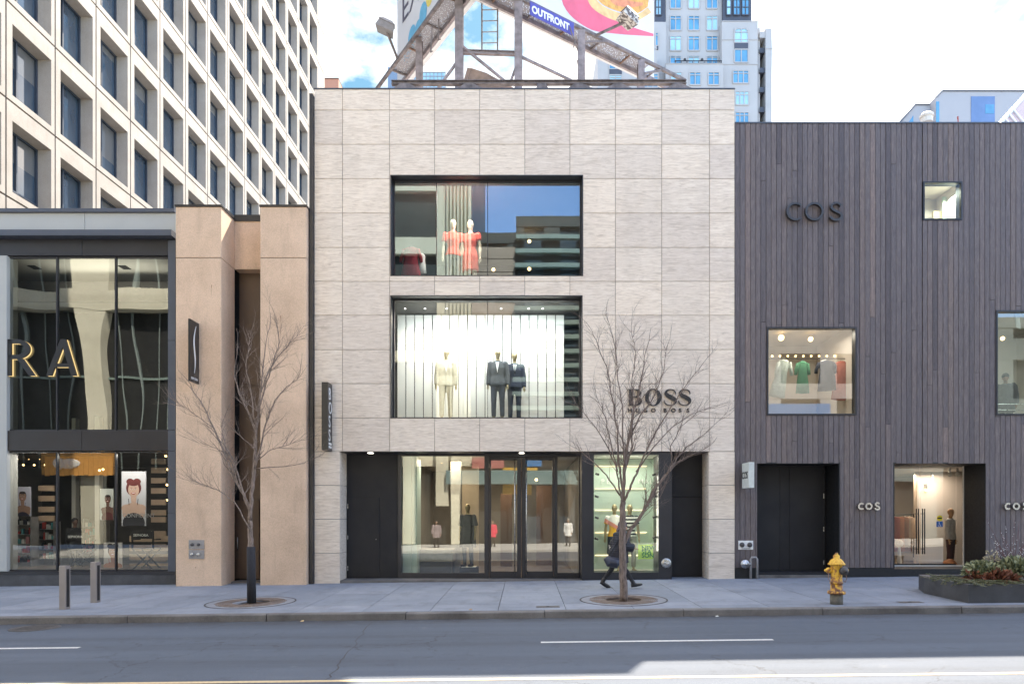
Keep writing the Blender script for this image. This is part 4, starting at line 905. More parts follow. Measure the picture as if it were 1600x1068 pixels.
# lit letters R A
LT = thing('wall_lettering', 'large black edge lit letters across the upper glass of the left shop', 'shop sign', tuple(P(60, 587, YS)))
M_GLOWL = emit('letter_edge_glow', (1, .72, .32), .24)
def strokes(q, segs, w_, y0, y1, dx=0, dz=0):
    for (a, b_) in segs:
        q.bar((a[0]+dx, (y0+y1)/2, a[1]+dz), (b_[0]+dx, (y0+y1)/2, b_[1]+dz), y1-y0, w_, up=(0, 0, 1)) if abs(a[0]-b_[0]) > abs(a[1]-b_[1]) else q.bar((a[0]+dx, (y0+y1)/2, a[1]+dz), (b_[0]+dx, (y0+y1)/2, b_[1]+dz), w_, y1-y0, up=(0, 1, 0))
ly = YS-.0
lx = lambda px: X(px, ly); lz = lambda py: Z(py, ly)
for pas, (m_, y0, y1, dx, dz) in enumerate(((M_SIGNB, ly, ly+.05, 0, 0), (M_GLOWL, ly+.055, ly+.07, .021, -.010))):
    q = MB(); zt1, zb1 = lz(529.5), lz(586.5); W = .155
    q.bar((lx(13)+dx, (y0+y1)/2, zb1+dz), (lx(13)+dx, (y0+y1)/2, zt1+dz), W, y1-y0, up=(0, 1, 0))
    ring(q, lx(25)+dx, lz(545)+dz, lx(46.5)-lx(25), lz(529.5)-lz(545), lx(46.5)-lx(25)-W, lz(529.5)-lz(545)-.12, y0+.001, y1-.001, -90, 90)
    q.box(lx(13)+dx, lx(25)+dx, y0, y1, zt1-.12+dz, zt1+dz); q.box(lx(13)+dx, lx(25)+dx, y0, y1, lz(560.5)+dz, lz(560.5)+.12+dz)
    q.hexa([(lx(45)+dx, y0+.002, zb1+dz), (lx(45)+W*1.15+dx, y0+.002, zb1+dz), (lx(45)+W*1.15+dx, y1-.002, zb1+dz), (lx(45)+dx, y1-.002, zb1+dz),
            (lx(26)+dx, y0+.002, lz(560)+dz), (lx(26)+W*1.15+dx, y0+.002, lz(560)+dz), (lx(26)+W*1.15+dx, y1-.002, lz(560)+dz), (lx(26)+dx, y1-.002, lz(560)+dz)])
    q.build('letter' if pas == 0 else 'letter_glow', m_, LT)
    q = MB(); xa, xb2, xt2 = lx(72), lx(111), lx(94)
    for (b0, sgn) in ((xa, 1), (xb2, 1)):
        q.hexa([(b0+dx, y0+(.001 if b0 == xa else 0), zb1+dz), (b0+W+dx, y0, zb1+dz), (b0+W+dx, y1, zb1+dz), (b0+dx, y1, zb1+dz),
                (xt2+dx, y0+(.001 if b0 == xa else 0), zt1+dz), (xt2+W+dx, y0, zt1+dz), (xt2+W+dx, y1, zt1+dz), (xt2+dx, y1, zt1+dz)])
    q.box(lx(82)+dx, lx(108)+dx, y0+.003, y1-.003, lz(573)+dz, lz(573)+.1+dz); q.build('letter' if pas == 0 else 'letter_glow', m_, LT)
# pillar blade sign
fs = thing('blade_sign', 'black projecting sign with a white flame shaped stroke on the left tan pillar', 'shop sign', tuple(P(303, 548, 18.75)))
ya = 18.22; x0, x1 = X(294, ya), X(297, ya); z0, z1 = Z(593.5, ya)-.02, Z(497.5, ya)
q = MB(); q.box(x0, x1, ya, 18.72, z0, z1); q.build('sign_box', M_SIGNB, fs)
q = MB(); q.box(x0+.01, x1-.01, 18.72, 18.752, z1-.4, z1-.3); q.box(x0+.01, x1-.01, 18.72, 18.752, z0+.3, z0+.4); q.build('bracket', M_DFRAME, fs)
q = MB(); prev = None; h = z1-z0; yc_ = (ya+18.72)/2
for k in range(25):
    t = k/24; zz = z0+h*(.15+.78*t); off = .055*math.sin(t*2*math.pi+.2)-.03+.10*t*t; hw = .004+.032*math.sin(math.pi*t)
    cur = (yc_+off-hw, yc_+off+hw, zz)
    if prev: q.hexa([(x1, prev[0], prev[2]), (x1+.006, prev[0], prev[2]), (x1+.006, prev[1], prev[2]), (x1, prev[1], prev[2]), (x1, cur[0], cur[2]), (x1+.006, cur[0], cur[2]), (x1+.006, cur[1], cur[2]), (x1, cur[1], cur[2])])
    prev = cur
q.build('flame_mark', M_WHITE, fs)
text('SEPHORA', .088, side_mat(x1+.002, ya+.05, z0+.07, 1), .003, M_WHITE, 'lettering', fs)

# ================================================================== TALL PRECAST OFFICE TOWER
dv = Vector((17/1067, 1, 0)).normalized(); nin = Vector((-dv.y, dv.x, 0)); O_ = Vector((X(9.4, 24.4), 24.4, 0))
def TP(s, t, z): return O_+dv*s+nin*t+Vector((0, 0, z))
TWR = thing('office_tower', 'tall pale precast concrete office tower with deep punched windows behind the glazed shop', 'office tower', tuple(TP(0, 0, 0)))
pp, rh, zb = 2.5, 3.5, 13.25-3.5*1
q = MB(); D = .50; SILL = .30
jt = MB(); wins = []
NC, NR = 15, 13
for n_ in range(-2, NC):
    for k in range(NR):
        s0 = n_*pp; s1 = s0+pp; z0 = zb+k*rh; z1 = z0+rh; q.rnd = rng.random()
        if n_ == NC-1: s1 = s0+pp*.75
        gp_ = .036
        a0, a1 = s0+.30, s1-.22; b0, b1 = z0+rh*.075, z0+rh*.81
        o = [(s0+gp_, z0+gp_), (s1-gp_, z0+gp_), (s1-gp_, z1-gp_), (s0+gp_, z1-gp_)]
        i_ = [(a0, b0), (a1, b0), (a1, b1), (a0, b1)]
        if n_ == NC-1:
            q.add([TP(a, 0, b_) for a, b_ in o]+[TP(a, .05, b_) for a, b_ in o], [(0, 1, 2, 3), (0, 4, 5, 1), (1, 5, 6, 2), (2, 6, 7, 3), (3, 7, 4, 0)]); continue
        c_ = [(a0+.04, b0+SILL), (a1-.10, b0+SILL), (a1-.10, b1-.05), (a0+.04, b1-.05)]
        vs = [TP(a, 0, b_) for a, b_ in o]+[TP(a, 0, b_) for a, b_ in i_]+[TP(a, D, b_) for a, b_ in c_]+[TP(a, .05, b_) for a, b_ in o]
        q.add(vs, [(0, 1, 5, 4), (1, 2, 6, 5), (2, 3, 7, 6), (3, 0, 4, 7), (4, 5, 9, 8), (5, 6, 10, 9), (6, 7, 11, 10), (7, 4, 8, 11), (0, 12, 13, 1), (1, 13, 14, 2), (2, 14, 15, 3), (3, 15, 12, 0)])
        wins.append((n_, k, c_))
q.build('wall', M_PREC, TWR)
q = MB(); sE = (NC-1)*pp+pp*.75
def tq(s0, s1, t0, t1, z0, z1): q.hexa([TP(s0, t0, z0), TP(s1, t0, z0), TP(s1, t1, z0), TP(s0, t1, z0), TP(s0, t0, z1), TP(s1, t0, z1), TP(s1, t1, z1), TP(s0, t1, z1)])
q.build  # joints: strips just behind the faces
for n_ in range(-2, NC+1):
    s = min(n_*pp, sE); tq(s-.06, s+.06 if n_ < NC else s, .045, .08, zb, zb+NR*rh)
for k in range(NR+1): tq(-2*pp, sE, .047, .082, zb+k*rh-.06, zb+k*rh+.06)
q.build('panel_joint', M_PREC_JOINT, TWR)
q = MB(); tq(-2*pp, sE-.1, D+.22, 22, -1, zb+NR*rh); tq(-2*pp, sE-.1, .09, D+.2, -1, zb-.07); tq(sE-.06, sE, .02, 22, -1, zb+NR*rh); q.build('core_wall', M_PREC, TWR)
q = MB(); tq(-2*pp, sE, 0, 22, zb+NR*rh+.07, zb+NR*rh+1.2); q.build('roof', M_PREC, TWR)
def vis(n_, k):
    Y = (9.76+n_+.5)*pp; z = zb+(k+.2)*rh; py = VY-(z-CH)*F/Y; pyt = VY-(z+2.9-CH)*F/Y; x = (TP(n_*pp+2, 0, 0)).x; px = VX+x*F/Y
    return (py > -5 and pyt < 345 and px > -12), 1/Y**2
vw = [(vis(n_, k)[1], n_, k, c_) for n_, k, c_ in wins if vis(n_, k)[0]]
vw.sort(key=lambda a: (-a[0], a[2]))
n0 = wins[0]
def win_mb(q, pn, n_, k, c_, t=D):
    (s0, z0), (s1, _), (_, z1), _ = c_; f_ = .07
    def bb(mbx, a, b_, t0, t1, c2, d2): mbx.hexa([TP(a, t0, c2), TP(b_, t0, c2), TP(b_, t1, c2), TP(a, t1, c2), TP(a, t0, d2), TP(b_, t0, d2), TP(b_, t1, d2), TP(a, t1, d2)])
    bb(q, s0, s0+f_, t-.04, t+.1, z0, z1); bb(q, s1-f_, s1, t-.04, t+.1, z0, z1); bb(q, s0+f_, s1-f_, t-.04, t+.1, z1-f_, z1); bb(q, s0+f_, s1-f_, t-.04, t+.1, z0, z0+f_)
    ms = s0+(s1-s0)*.42; bb(q, ms-.035, ms+.035, t-.035, t+.08, z0+f_, z1-f_)
    pn.rnd = rng.random()
    pn.add([TP(s0+f_, t+.04, z0+f_), TP(s1-f_, t+.04, z0+f_), TP(s1-f_, t+.04, z1-f_), TP(s0+f_, t+.04, z1-f_)], [(0, 1, 2, 3)])
done = set()
n_, k, c_ = wins[0]; q, pn = MB(), MB(); win_mb(q, pn, n_, k, c_)
w0 = None
base_s, base_z = c_[0]
for (_, n_, k, c_) in vw[:100]:
    off = dv*(c_[0][0]-base_s)+Vector((0, 0, c_[0][1]-base_z))
    if w0 is None:
        w0 = q.build('window', M_BLUEWF, TWR); p0 = pn.build('pane', G_TOWER, w0); w0.location = off
    else:
        a = w0.copy(); C.objects.link(a); a.parent = TWR; a.location = off
        b2 = p0.copy(); C.objects.link(b2); b2.parent = a
    done.add((n_, k))
q, pn = MB(), MB()
rest = MB()
for n_, k, c_ in wins:
    if (n_, k) in done: continue
    rest.m = 0; tmp = MB(); tp = MB(); win_mb(tmp, tp, n_, k, c_)
    rest.add(tmp.v, tmp.f); rest.m = 1; rest.add(tp.v, tp.f)
r_ = rest.build('window', [M_BLUEWF, G_TOWER], TWR); r_['kind'] = 'stuff'

# ================================================================== FAR BUILDINGS
def far_win(q, gq, x0, x1, z0, z1, y, cols=2, trans=.25, arch=False):
    f_ = .12
    for k in range(cols+1):
        xm = x0+(x1-x0)*k/cols; q.box(xm-f_/2, xm+f_/2, y-.10, y+.1, z0, z1)
    q.box(x0, x1, y-.095, y+.1, z0-.1, z0+.06); q.box(x0, x1, y-.096, y+.1, z1-.06, z1+.1)
    if trans: zt2 = z1-(z1-z0)*trans; q.box(x0, x1, y-.09, y+.1, zt2-.05, zt2+.05)
    if arch:
        c = (x1-x0)*.22
        q.prism([(x0-.02, y-.11, z1-c), (x0-.02, y-.11, z1+.02), (x0+c, y-.11, z1+.02)], (0, .2, 0)); q.prism([(x1+.02, y-.11, z1+.02), (x1+.02, y-.11, z1-c), (x1-c, y-.11, z1+.02)], (0, .2, 0))
    gq.add([(x0, y+.0, z0), (x1, y+.0, z0), (x1, y+.0, z1), (x0, y+.0, z1)], [(0, 1, 2, 3)])
YA = 100.0
AT = thing('apartment_tower', 'far white stone apartment tower with bright blue windows behind the right billboard', 'apartment tower', (X(1100, YA), YA, 0))
def volume(px0, px1, ptop, y, dep, m_=M_BWHITE, nm='wall', bands=(), bot=0):
    q = MB(); q.box(X(px0, y), X(px1, y), y, y+dep, bot, Z(ptop, y))
    for py in bands: q.box(X(px0, y)-.05, X(px1, y)+.05, y-.08, y, Z(py+.8, y), Z(py, y))
    return q.build(nm, m_, AT)
volume(1040, 1131, -60, YA+1.5, 20); volume(1040, 1130, 99.5, YA-.6, 2, bands=(99.5, 141))
volume(1128, 1184, 34, YA+.2, 18, bands=(100.5, 33, 62)); volume(1187.5, 1196.3, 60, YA+3, 14); volume(1196.3, 1206, 44.5, YA+.6, 17, bands=(76,)); volume(1184.5, 1187.4, 44, YA+1.2, 16)
volume(1184.5, 1206, 53, YA+1.9, 12, bot=Z(54, YA+1)) if False else None
q = MB(); q.box(X(1187, YA+.7), X(1197, YA+.7), YA+.7, YA+3, Z(54, YA), Z(44.5, YA)); q.build('wall', M_BWHITE, AT)
volume(934, 1026, 72, YA-2, 12, bands=(76, 128)); volume(1022, 1041, 34.5, YA+.9, 10)
q = MB(); q.box(X(1023, YA+1.2), X(1039.5, YA+1.2), YA+1.2, YA+8, Z(34, YA), Z(-40, YA)); M_SL = plain('slate_panels', (.06, .065, .085), .5, 0, .2, .5); q.build('slate_mansard', M_SL, AT); q = MB(); q.box(X(1129.5, YA+.9), X(1174, YA+.9), YA+.9, YA+8, Z(33, YA), Z(-40, YA))
dk = q.build('slate_mansard', M_SL, AT)
WS = []
for px in (1047, 1075.5, 1104): WS += [(px, px+17, a, b_, YA+1.5, 2, .2, 0) for a, b_ in ((-34, -15), (-6, 14), (25.5, 48), (57, 79.5), (88, 100))]
WS += [(1048, 1065, 113.5, 133, YA-.6, 2, .22, 0), (1077.5, 1094.5, 113.5, 133, YA-.6, 2, .22, 0), (1106.5, 1123.5, 113.5, 133, YA-.6, 2, .22, 0)]
WS += [(1147.5, 1168.5, 45.5, 67, YA+.2, 2, .25, 1), (1147.5, 1168.5, 78, 98, YA+.2, 2, 0, 0), (1145, 1169.5, 111, 130.5, YA+.2, 3, .22, 0), (1149, 1169.5, 143.5, 164, YA+.2, 3, .25, 0), (1149, 1169.5, 176, 195, YA+.2, 3, .25, 0)]
WS += [(952, 971.5, 88, 108.5, YA-2, 2, .25, 1), (952, 971.5, 118, 137, YA-2, 2, .2, 0), (1004, 1028, 116, 137, YA-2.02, 3, .2, 0), (1024, 1028, 52, 72, YA+.85, 1, .2, 0), (1135, 1142, 0, 24, YA+.85, 1, .5, 1), (1146, 1156, 0, 24, YA+.85, 2, .5, 1), (1159, 1170, 0, 24, YA+.85, 2, .5, 1), (1024.5, 1033, 0, 24, YA+1.15, 2, .5, 1)]
for i, (a, b_, c_, d_, y, cols, tr_, ar) in enumerate(WS):
    q, gq = MB(), MB(); far_win(q, gq, X(a, y), X(b_, y), Z(d_, y), Z(c_, y), y-.03, cols, tr_, ar)
    o_ = q.build('window', dk.data.materials[0] if (c_ < 30 and (a > 1130 or a < 1030)) else M_BWHITE, AT); gq.build('pane', G_FAR if (i % 3) else G_FAR2, o_)
q = MB()
for (a, b_, c_, d_, y) in ((1147.5, 1168.5, 68, 77, YA+.2), (952, 971.5, 109, 117, YA-2), (1024, 1028, 73, 78, YA+.85)): q.box(X(a, y), X(b_, y), y-.14, y, Z(d_, y), Z(c_, y))
q.build('spandrel', dk.data.materials[0], AT)
for py in (53.5, 84.5, 115, 146, 177):
    y = YA+.9; q = MB(); q.box(X(1187, y), X(1196.5, y), y, y+2.1, Z(py+29, y), Z(py+27.5, y)); q.box(X(1187.3, y), X(1196, y), y+.05, y+.1, Z(py+27.5, y), Z(py+21, y))
    b_ = q.build('balcony', dk.data.materials[0], AT)
    q = MB(); q.box(X(1188, y), X(1193, y), y+2.0, y+2.09, Z(py+26, y), Z(py+12, y)); q.build('balcony_door', G_FAR, b_)
q = MB(); y = YA-.5
for k in range(9): q.box(X(1055+k*9, y), X(1055.7+k*9, y), y, y+.1, Z(99.4, y), Z(94.5, y))
q.box(X(1054, y), X(1128, y), y-.02, y+.12, Z(95.5, y), Z(94.6, y)); q.box(X(1054, y), X(1128, y), y+.02, y+.06, Z(98.8, y), Z(98.2, y)); q.build('terrace_railing', M_DFRAME, AT)
for px in (1070, 1097): 
    q = MB(); q.ball(P(px, 93.5, YA-.4), .22, 8, 6); q.build('finial', M_DFRAME, AT)
# pale house
YH = 60.0
HS = thing('pale_house', 'pale grey building with stepped roof and blue window above the timber wall', 'building', (X(1520, YH), YH, 0))
M_LAV = plain('pale_render', (.40, .39, .40), .8, 0, .04, .3)
q = MB(); q.prism([(X(1462, YH), YH, 3), (X(1720, YH), YH, 3), (X(1720, YH), YH, Z(143, YH)), (X(1472, YH), YH, Z(143, YH)), (X(1462, YH), YH, Z(153, YH))], (0, 12, 0))
q.prism([(X(1404, YH), YH+.8, 3), (X(1464, YH), YH+.8, 3), (X(1464, YH), YH+.8, Z(156, YH)), (X(1438, YH), YH+.8, Z(156, YH)), (X(1404, YH), YH+.8, Z(194, YH))], (0, 10, 0)); q.build('wall', M_LAV, HS)
q = MB(); q.box(X(1472, YH), X(1720, YH), YH-.1, YH+12, Z(143, YH)+.004, Z(141.8, YH)); q.bar((X(1462, YH)-.02, YH-.05, Z(153, YH)), (X(1472, YH), YH-.05, Z(142.6, YH)), .1, .08); q.bar((X(1404, YH), YH+.7, Z(194, YH)), (X(1438, YH), YH+.7, Z(155.5, YH)), .1, .1); q.box(X(1438, YH), X(1461, YH), YH+.7, YH+10, Z(156, YH)+.003, Z(155, YH)); q.build('roof_edge', M_BLUEFR, HS)
q = MB(); q.box(X(1517, YH), X(1554, YH), YH-.04, YH+.0, Z(200, YH), Z(151, YH)); w_ = q.build('window', plain('blue_grey_glass', (.13, .20, .36), .15, .0, .2, .3, 1.0), HS)
q = MB(); q.box(X(1539, YH), X(1552.5, YH), YH-.06, YH-.041, Z(178, YH), Z(164, YH)); q.build('pane', G_FAR, w_)
q = MB(); q.box(X(1462.5, YH), X(1467.5, YH), YH-.03, YH-.0, Z(200, YH), Z(159, YH)); q.build('window', G_FAR, HS); q = MB(); q.prism([(X(1420, YH), YH+.77, Z(195, YH)), (X(1435, YH), YH+.77, Z(195, YH)), (X(1435, YH), YH+.77, Z(172, YH))], (0, .05, 0)); q.build('window', G_FAR, HS)
q = MB(); y = 45.0; q.lathe(P(1448, 192, y), [(.36, 0), (.36, .35), (.42, .36), (.42, .5), (.3, .62), (.05, .66)], 18)
vt = q.build('roof_vent', plain('cream_metal', (.66, .6, .52), .5)); tag(vt, 'small cream round roof vent just above the timber parapet', 'roof vent')
q = MB(); y = 45.0; q.lathe(P(1497, 196, y), [(.035, -.5), (.035, .48)], 8); q.box(X(1496, y), X(1497, y), y-.05, y+.05, Z(186, y), Z(182, y))
tag(q.build('flue_pipe', plain('red_oxide', (.35, .06, .045), .6)), 'thin red flue pipe just above the timber parapet', 'pipe')
# glazed pyramid
y = 40.0; PY = thing('glazed_pyramid', 'striped pale sloping glass roof at the right picture edge above the timber shop', 'roof light', tuple(P(1590, 195, y)))
apex = P(1612, 138, y+3); b0, b1, b2, b3 = P(1556, 200, y), P(1668, 200, y), P(1668, 200, y+6), P(1556, 200, y+6)
q = MB(); q.add([b0, b1, b2, b3, apex], [(0, 1, 4), (1, 2, 4), (2, 3, 4), (3, 0, 4)]); q.build('glazing', plain('tinted_roof_glass', (.42, .30, .28), .25), PY)
q = MB(); ap = apex-Vector((0, .04, 0))
q.bar(b0-Vector((0, .03, 0)), ap, .16); q.bar(b1-Vector((0, .03, 0)), ap, .16)
for k in range(1, 9):
    t = k/9; q.bar(b0.lerp(b1, t)-Vector((0, .03, 0)), b0.lerp(apex, t)-Vector((0, .05, 0)) if t < .5 else b1.lerp(apex, 1-t)-Vector((0, .05, 0)), .09)
q.build('glazing_bar', M_WHITE, PY)
# glass and brick buildings beyond the roof
y = 120.0; GB = thing('glass_office_block', 'distant teal glass office block seen under the left billboard', 'office block', (X(650, y), y, 0))
q = MB(); q.box(X(607, y), X(629, y), y-.5, y+20, 0, Z(108, y)); q.box(X(629, y), X(695, y), y+.05, y+20, 0, Z(112, y)); q.build('wall', plain('slate_cladding', (.16, .22, .30), .5), GB)
q = MB(); q.box(X(629, y), X(695, y), y-.02, y+.04, 0, Z(113, y)); q.build('glazing', G_FAR2, GB)
q = MB()
for k in range(12): q.box(X(630+k*6, y)-.06, X(630+k*6, y)+.06, y-.12, y-.02, 50, Z(112.5, y))
for k in range(8): q.box(X(629, y), X(696, y), y-.10, y-.02, Z(113+k*6, y)-.12, Z(113+k*6, y))
q.build('mullion', M_GALV, GB)
y = 90.0; BB = thing('brick_block', 'small distant orange brick block beside the tower corner', 'building', (X(524, y), y, 0))
q = MB(); q.box(X(500, y), X(529, y), y, y+10, 0, Z(123.5, y)); q.box(X(529, y), X(541, y), y+1, y+9, 0, Z(131, y)); q.build('wall', plain('orange_brick', (.42, .20, .13), .8, 0, .1, 8), BB)
q = MB(); q.box(X(499.7, y), X(529.3, y), y-.1, y+10, Z(123.5, y), Z(122.6, y)); q.build('roof_edge', M_BRDOOR, BB)

# ================================================================== BILLBOARDS ON THE ROOF
ZR = TOP+.0
BF = thing('steel_structure', 'rusty steel posts, beams and braces carrying the two rooftop billboards', 'steel structure', (0, 20.6, ZR-.3))
yA = 20.55
def post(px, py_top, w_=.62, y=yA, nm='post'):
    q = MB(); p0_ = Vector((X(px, y), y, ZR-.35)); p1_ = Vector((X(px, y), y, Z(py_top, y)))
    ww = w_/2
    q.box(p0_.x-ww*.5, p0_.x+ww*.5, y-.10, y-.08, p0_.z, p1_.z); q.box(p0_.x-ww*.5, p0_.x+ww*.5, y+.14, y+.16, p0_.z, p1_.z); q.box(p0_.x-.015, p0_.x+.015, y-.08, y+.14, p0_.z, p1_.z)
    return q.build(nm, M_POST, BF)
M_POST = plain('weathered_steel_post', (.30, .26, .265), .7, .2, .35, 4, b_=.3)
post(717.5, -40, .48); post(810, -40, .48); post(908.5, 50, .44, 21.6); post(1001.5, 96, .44, 23.2); post(655, 60, .40, 22.2)
q = MB(); yB = 20.2
q.ibeam(P(612, 130.0, yB), P(1072, 129.0, yB), .14, .115, .02); q.build('base_beam', M_RUST, BF)
q = MB(); q.ibeam(P(724, 81.5, yA), P(806, 84, yA), .10, .12, .015); q.build('cross_beam', M_POST, BF)
BR = [((724, 74), (795, 132), yA), ((810, 96), (795, 134), yA), ((712, 100), (684, 139), yA), ((814, 89), (893, 126), yA+.1)]
for (a, b_, y) in BR:
    q = MB(); q.bar(P(*a, y), P(*b_, y), .075, .06); q.build('brace', M_POST, BF)
for px in (633, 733, 846, 904, 965, 1058):     # gusset feet under the beam
    q = MB(); y = yB; w_ = 26 if px != 846 else 12; a, b_ = P(px-9, 133, y), P(px+9, 133, y)
    q.prism([P(px-7, 133.8, y)-Vector((0, .1, 0)), P(px+7, 133.8, y)-Vector((0, .1, 0)), P(px+w_*.9, 141.5, y)-Vector((0, .1, 0)), P(px-w_*.7, 141.5, y)-Vector((0, .1, 0))], (0, .22, 0)); q.build('foot', M_RUST, BF)
q = MB(); y = 20.9
q.bar(P(724, 138, y), P(733, 108, y), .1); q.add([P(735, 106, y), P(760, 114, y), P(806, 139, y), P(806, 142, y), P(758, 139, y), P(722, 128, y), P(735, 106, y+.3), P(760, 114, y+.3), P(806, 139, y+.3), P(806, 142, y+.3), P(758, 139, y+.3), P(722, 128, y+.3)], [(0, 1, 2, 3, 4, 5), (6, 11, 10, 9, 8, 7), (0, 6, 7, 1), (1, 7, 8, 2), (2, 8, 9, 3), (3, 9, 10, 4), (4, 10, 11, 5), (5, 11, 6, 0)]); q.build('bent_plate', plain('tan_steel_plate', (.30, .235, .20), .8, 0, .3, 4), BF)
# ladder
LD = thing('roof_ladder', 'thin steel ladder hanging between the two tall middle posts', 'ladder', tuple(P(765, 79, yA+.3)))
for px in (753, 777.5):
    q = MB(); q.bar(P(px, 80, yA+.3), P(px, -50, yA+.3), .045); q.build('rail', M_RUST, LD)
for k in range(8):
    q = MB(); py = 67-17.2*k; q.tube([P(753.5, py+.5, yA+.3), P(777, py, yA+.3)], .014, 6); q.build('rung', M_POST, LD)
# V-shaped pair of billboards
ZC = 17.3
def atz(px, py, z): Y = (z-CH)*F/(VY-py); return Vector((X(px, Y), Y, z))
def board(name, label, ax_, bx_, m_, wall_h, cat_y, writing, flip):
    """ax_/bx_: near and far end of the catwalk at height ZC (x, y)"""
    a = Vector((*ax_, ZC)); b_ = Vector((*bx_, ZC)); d = (b_-a).normalized(); nrm = Vector((d.y, -d.x, 0))
    if nrm.y > 0: nrm = -nrm
    T = thing(name, label, 'billboard', tuple(a)); L = (b_-a).length
    return T, a, b_, d, nrm, L
rA, rB = atz(806, -6, ZC), atz(1070, 126, ZC)
lA, lB = atz(712, -30, ZC), atz(588, 140, ZC)
def catwalk(T, a, b_, wid, nrm):
    d = (b_-a).normalized()
    q = MB(); q.bar(a, b_, .09, .10); q.build('catwalk_rail', M_RUST, T)
    q = MB(); q.bar(a+nrm*-wid, b_+nrm*-wid, .08, .16); q.build('catwalk_rail', M_POST, T)
    q = MB(); q.bar(a+nrm*-(wid+.14)+Vector((0, 0, .06)), b_+nrm*-(wid+.14)+Vector((0, 0, .06)), .05, .10); q.build('trim', M_WHITE, T)
    L = (b_-a).length; n = int(L/1.25)
    for k in range(n+1):
        p = a+d*(L*k/n); q = MB(); q.bar(p, p-nrm*wid, .045, .05); q.build('cross_bar', M_RUST if k % 2 else M_RUST2, T)
# perforated deck material (light shows through)
m = bpy.data.materials.new('mesh_deck'); m.use_nodes = True; n = m.node_tree; b = n.nodes['Principled BSDF']; inp(b, Roughness=.6); b.inputs['Base Color'].default_value = (.30, .29, .31, 1)
ch = n.nodes.new('ShaderNodeTexVoronoi'); inp(ch, Scale=22.0); n.links.new(coords(n), ch.inputs['Vector']); n.links.new(mrange(n, ch.outputs['Distance'], .30, .34, 0, 1), b.inputs['Alpha']); M_MESH = m
M_VINYL = plain('white_vinyl', (.66, .66, .67), .5, 0, .05, .5); M_PINK = plain('pink_vinyl', (.72, .12, .20), .5, 0, .12, 1.5)
# right billboard
TR = thing('billboard', 'right rooftop billboard showing pink swirls and golden food over a mesh catwalk', 'billboard', tuple(rA), 'rooftop billboards')
d = (rB-rA).normalized(); nr = Vector((d.y, -d.x, 0)); nr = nr if nr.y < 0 else -nr
catwalk(TR, rA-d*3, rB, .62, nr)
q = MB(); a, b_ = rA-d*3-nr*.03+Vector((0, 0, .05)), rB-d*1.6-nr*.03+Vector((0, 0, .05)); q.add([a, b_, b_-nr*.56, a-nr*.56], [(0, 1, 2, 3)]); q.build('mesh_deck', M_MESH, TR)
# panel: stands behind the catwalk, ends at px 1022
pe = None
for t in range(400):
    pt = rA+d*(t*.02)-nr*.72
    if VX+pt.x*F/pt.y > 1021.5: pe = pt; break
p0_ = rA-d*4-nr*.72; H_ = 5.0
def wallpt(s, z): return p0_+d*s+Vector((0, 0, z))
Lp = (pe-p0_).length
q = MB(); q.hexa([wallpt(0, .12), wallpt(Lp, .12), wallpt(Lp, .12)-nr*.25, wallpt(0, .12)-nr*.25, wallpt(0, H_), wallpt(Lp, H_), wallpt(Lp, H_)-nr*.25, wallpt(0, H_)-nr*.25]); q.build('panel', M_VINYL, TR)
def face_poly(q, pts, off): # pts (photo px,py) projected on the panel plane
    out = []
    for (px, py) in pts:
        dirn = Vector(((px-VX)/F, 1, (VY-py)/F)); n_ = nr; t = (p0_-Vector((0, 0, CH))).dot(n_)/dirn.dot(n_)
        out.append(Vector((0, 0, CH))+dirn*t+nr*off)
    q.add(out, [tuple(range(len(out)))])
def crv(pts, sub=6):
    out = []
    for i in range(len(pts)-1):
        p0, p1, p2, p3 = [Vector(pts[max(0, min(j, len(pts)-1))]) for j in (i-1, i, i+1, i+2)]
        for s_ in range(sub):
            t = s_/sub; v = .5*((2*p1)+(-p0+p2)*t+(2*p0-5*p1+4*p2-p3)*t*t+(-p0+3*p1-3*p2+p3)*t**3); out.append((v.x, v.y))
    out.append(tuple(pts[-1])); return out
up = crv([(905, -60), (905, 0), (925, 22), (955, 36), (990, 50), (1021, 55.5)]); lo = crv([(1021, 57), (985, 50), (950, 44), (915, 28), (890, 5), (885, -60)])
q = MB(); q.m = 0
def strip2(q, A, B, off):
    n = min(len(A), len(B))
    for i in range(n-1): face_poly(q, [A[i], A[i+1], B[i+1], B[i]], off)
strip2(q, crv([(916, -60), (922, -2), (942, 20), (975, 38), (1021, 53)]), crv([(872, -60), (880, 8), (918, 44), (962, 53), (1021, 57)]), .004)
q.m = 1; strip2(q, crv([(925, -60), (928, -8), (950, 14), (990, 24), (1012, 12)]), crv([(916, -60), (918, 0), (945, 26), (985, 36), (1018, 20)]), .006)
q.m = 2; strip2(q, crv([(925, -60), (935, -30), (960, -12), (1000, -8), (1015, -10)]), crv([(927, -60), (930, -9), (950, 12), (990, 22), (1012, 11)]), .008)
q.m = 3; strip2(q, crv([(945, -40), (965, -8), (985, 2), (1005, 5)]), crv([(938, -30), (955, 4), (980, 12), (1004, 9)]), .010)
q.m = 0; strip2(q, crv([(1004, -60), (1010, -20), (1021, 2)]), crv([(1021, -60), (1021, -30), (1021, -2)]), .009)
q.build('artwork', [M_PINK, plain('pale_yellow_vinyl', (.75, .50, .22), .5, 0, .2, 4), plain('golden_vinyl', (.72, .36, .08), .5, 0, .3, 6), plain('salmon_vinyl', (.70, .25, .12), .5, 0, .3, 6)], TR)
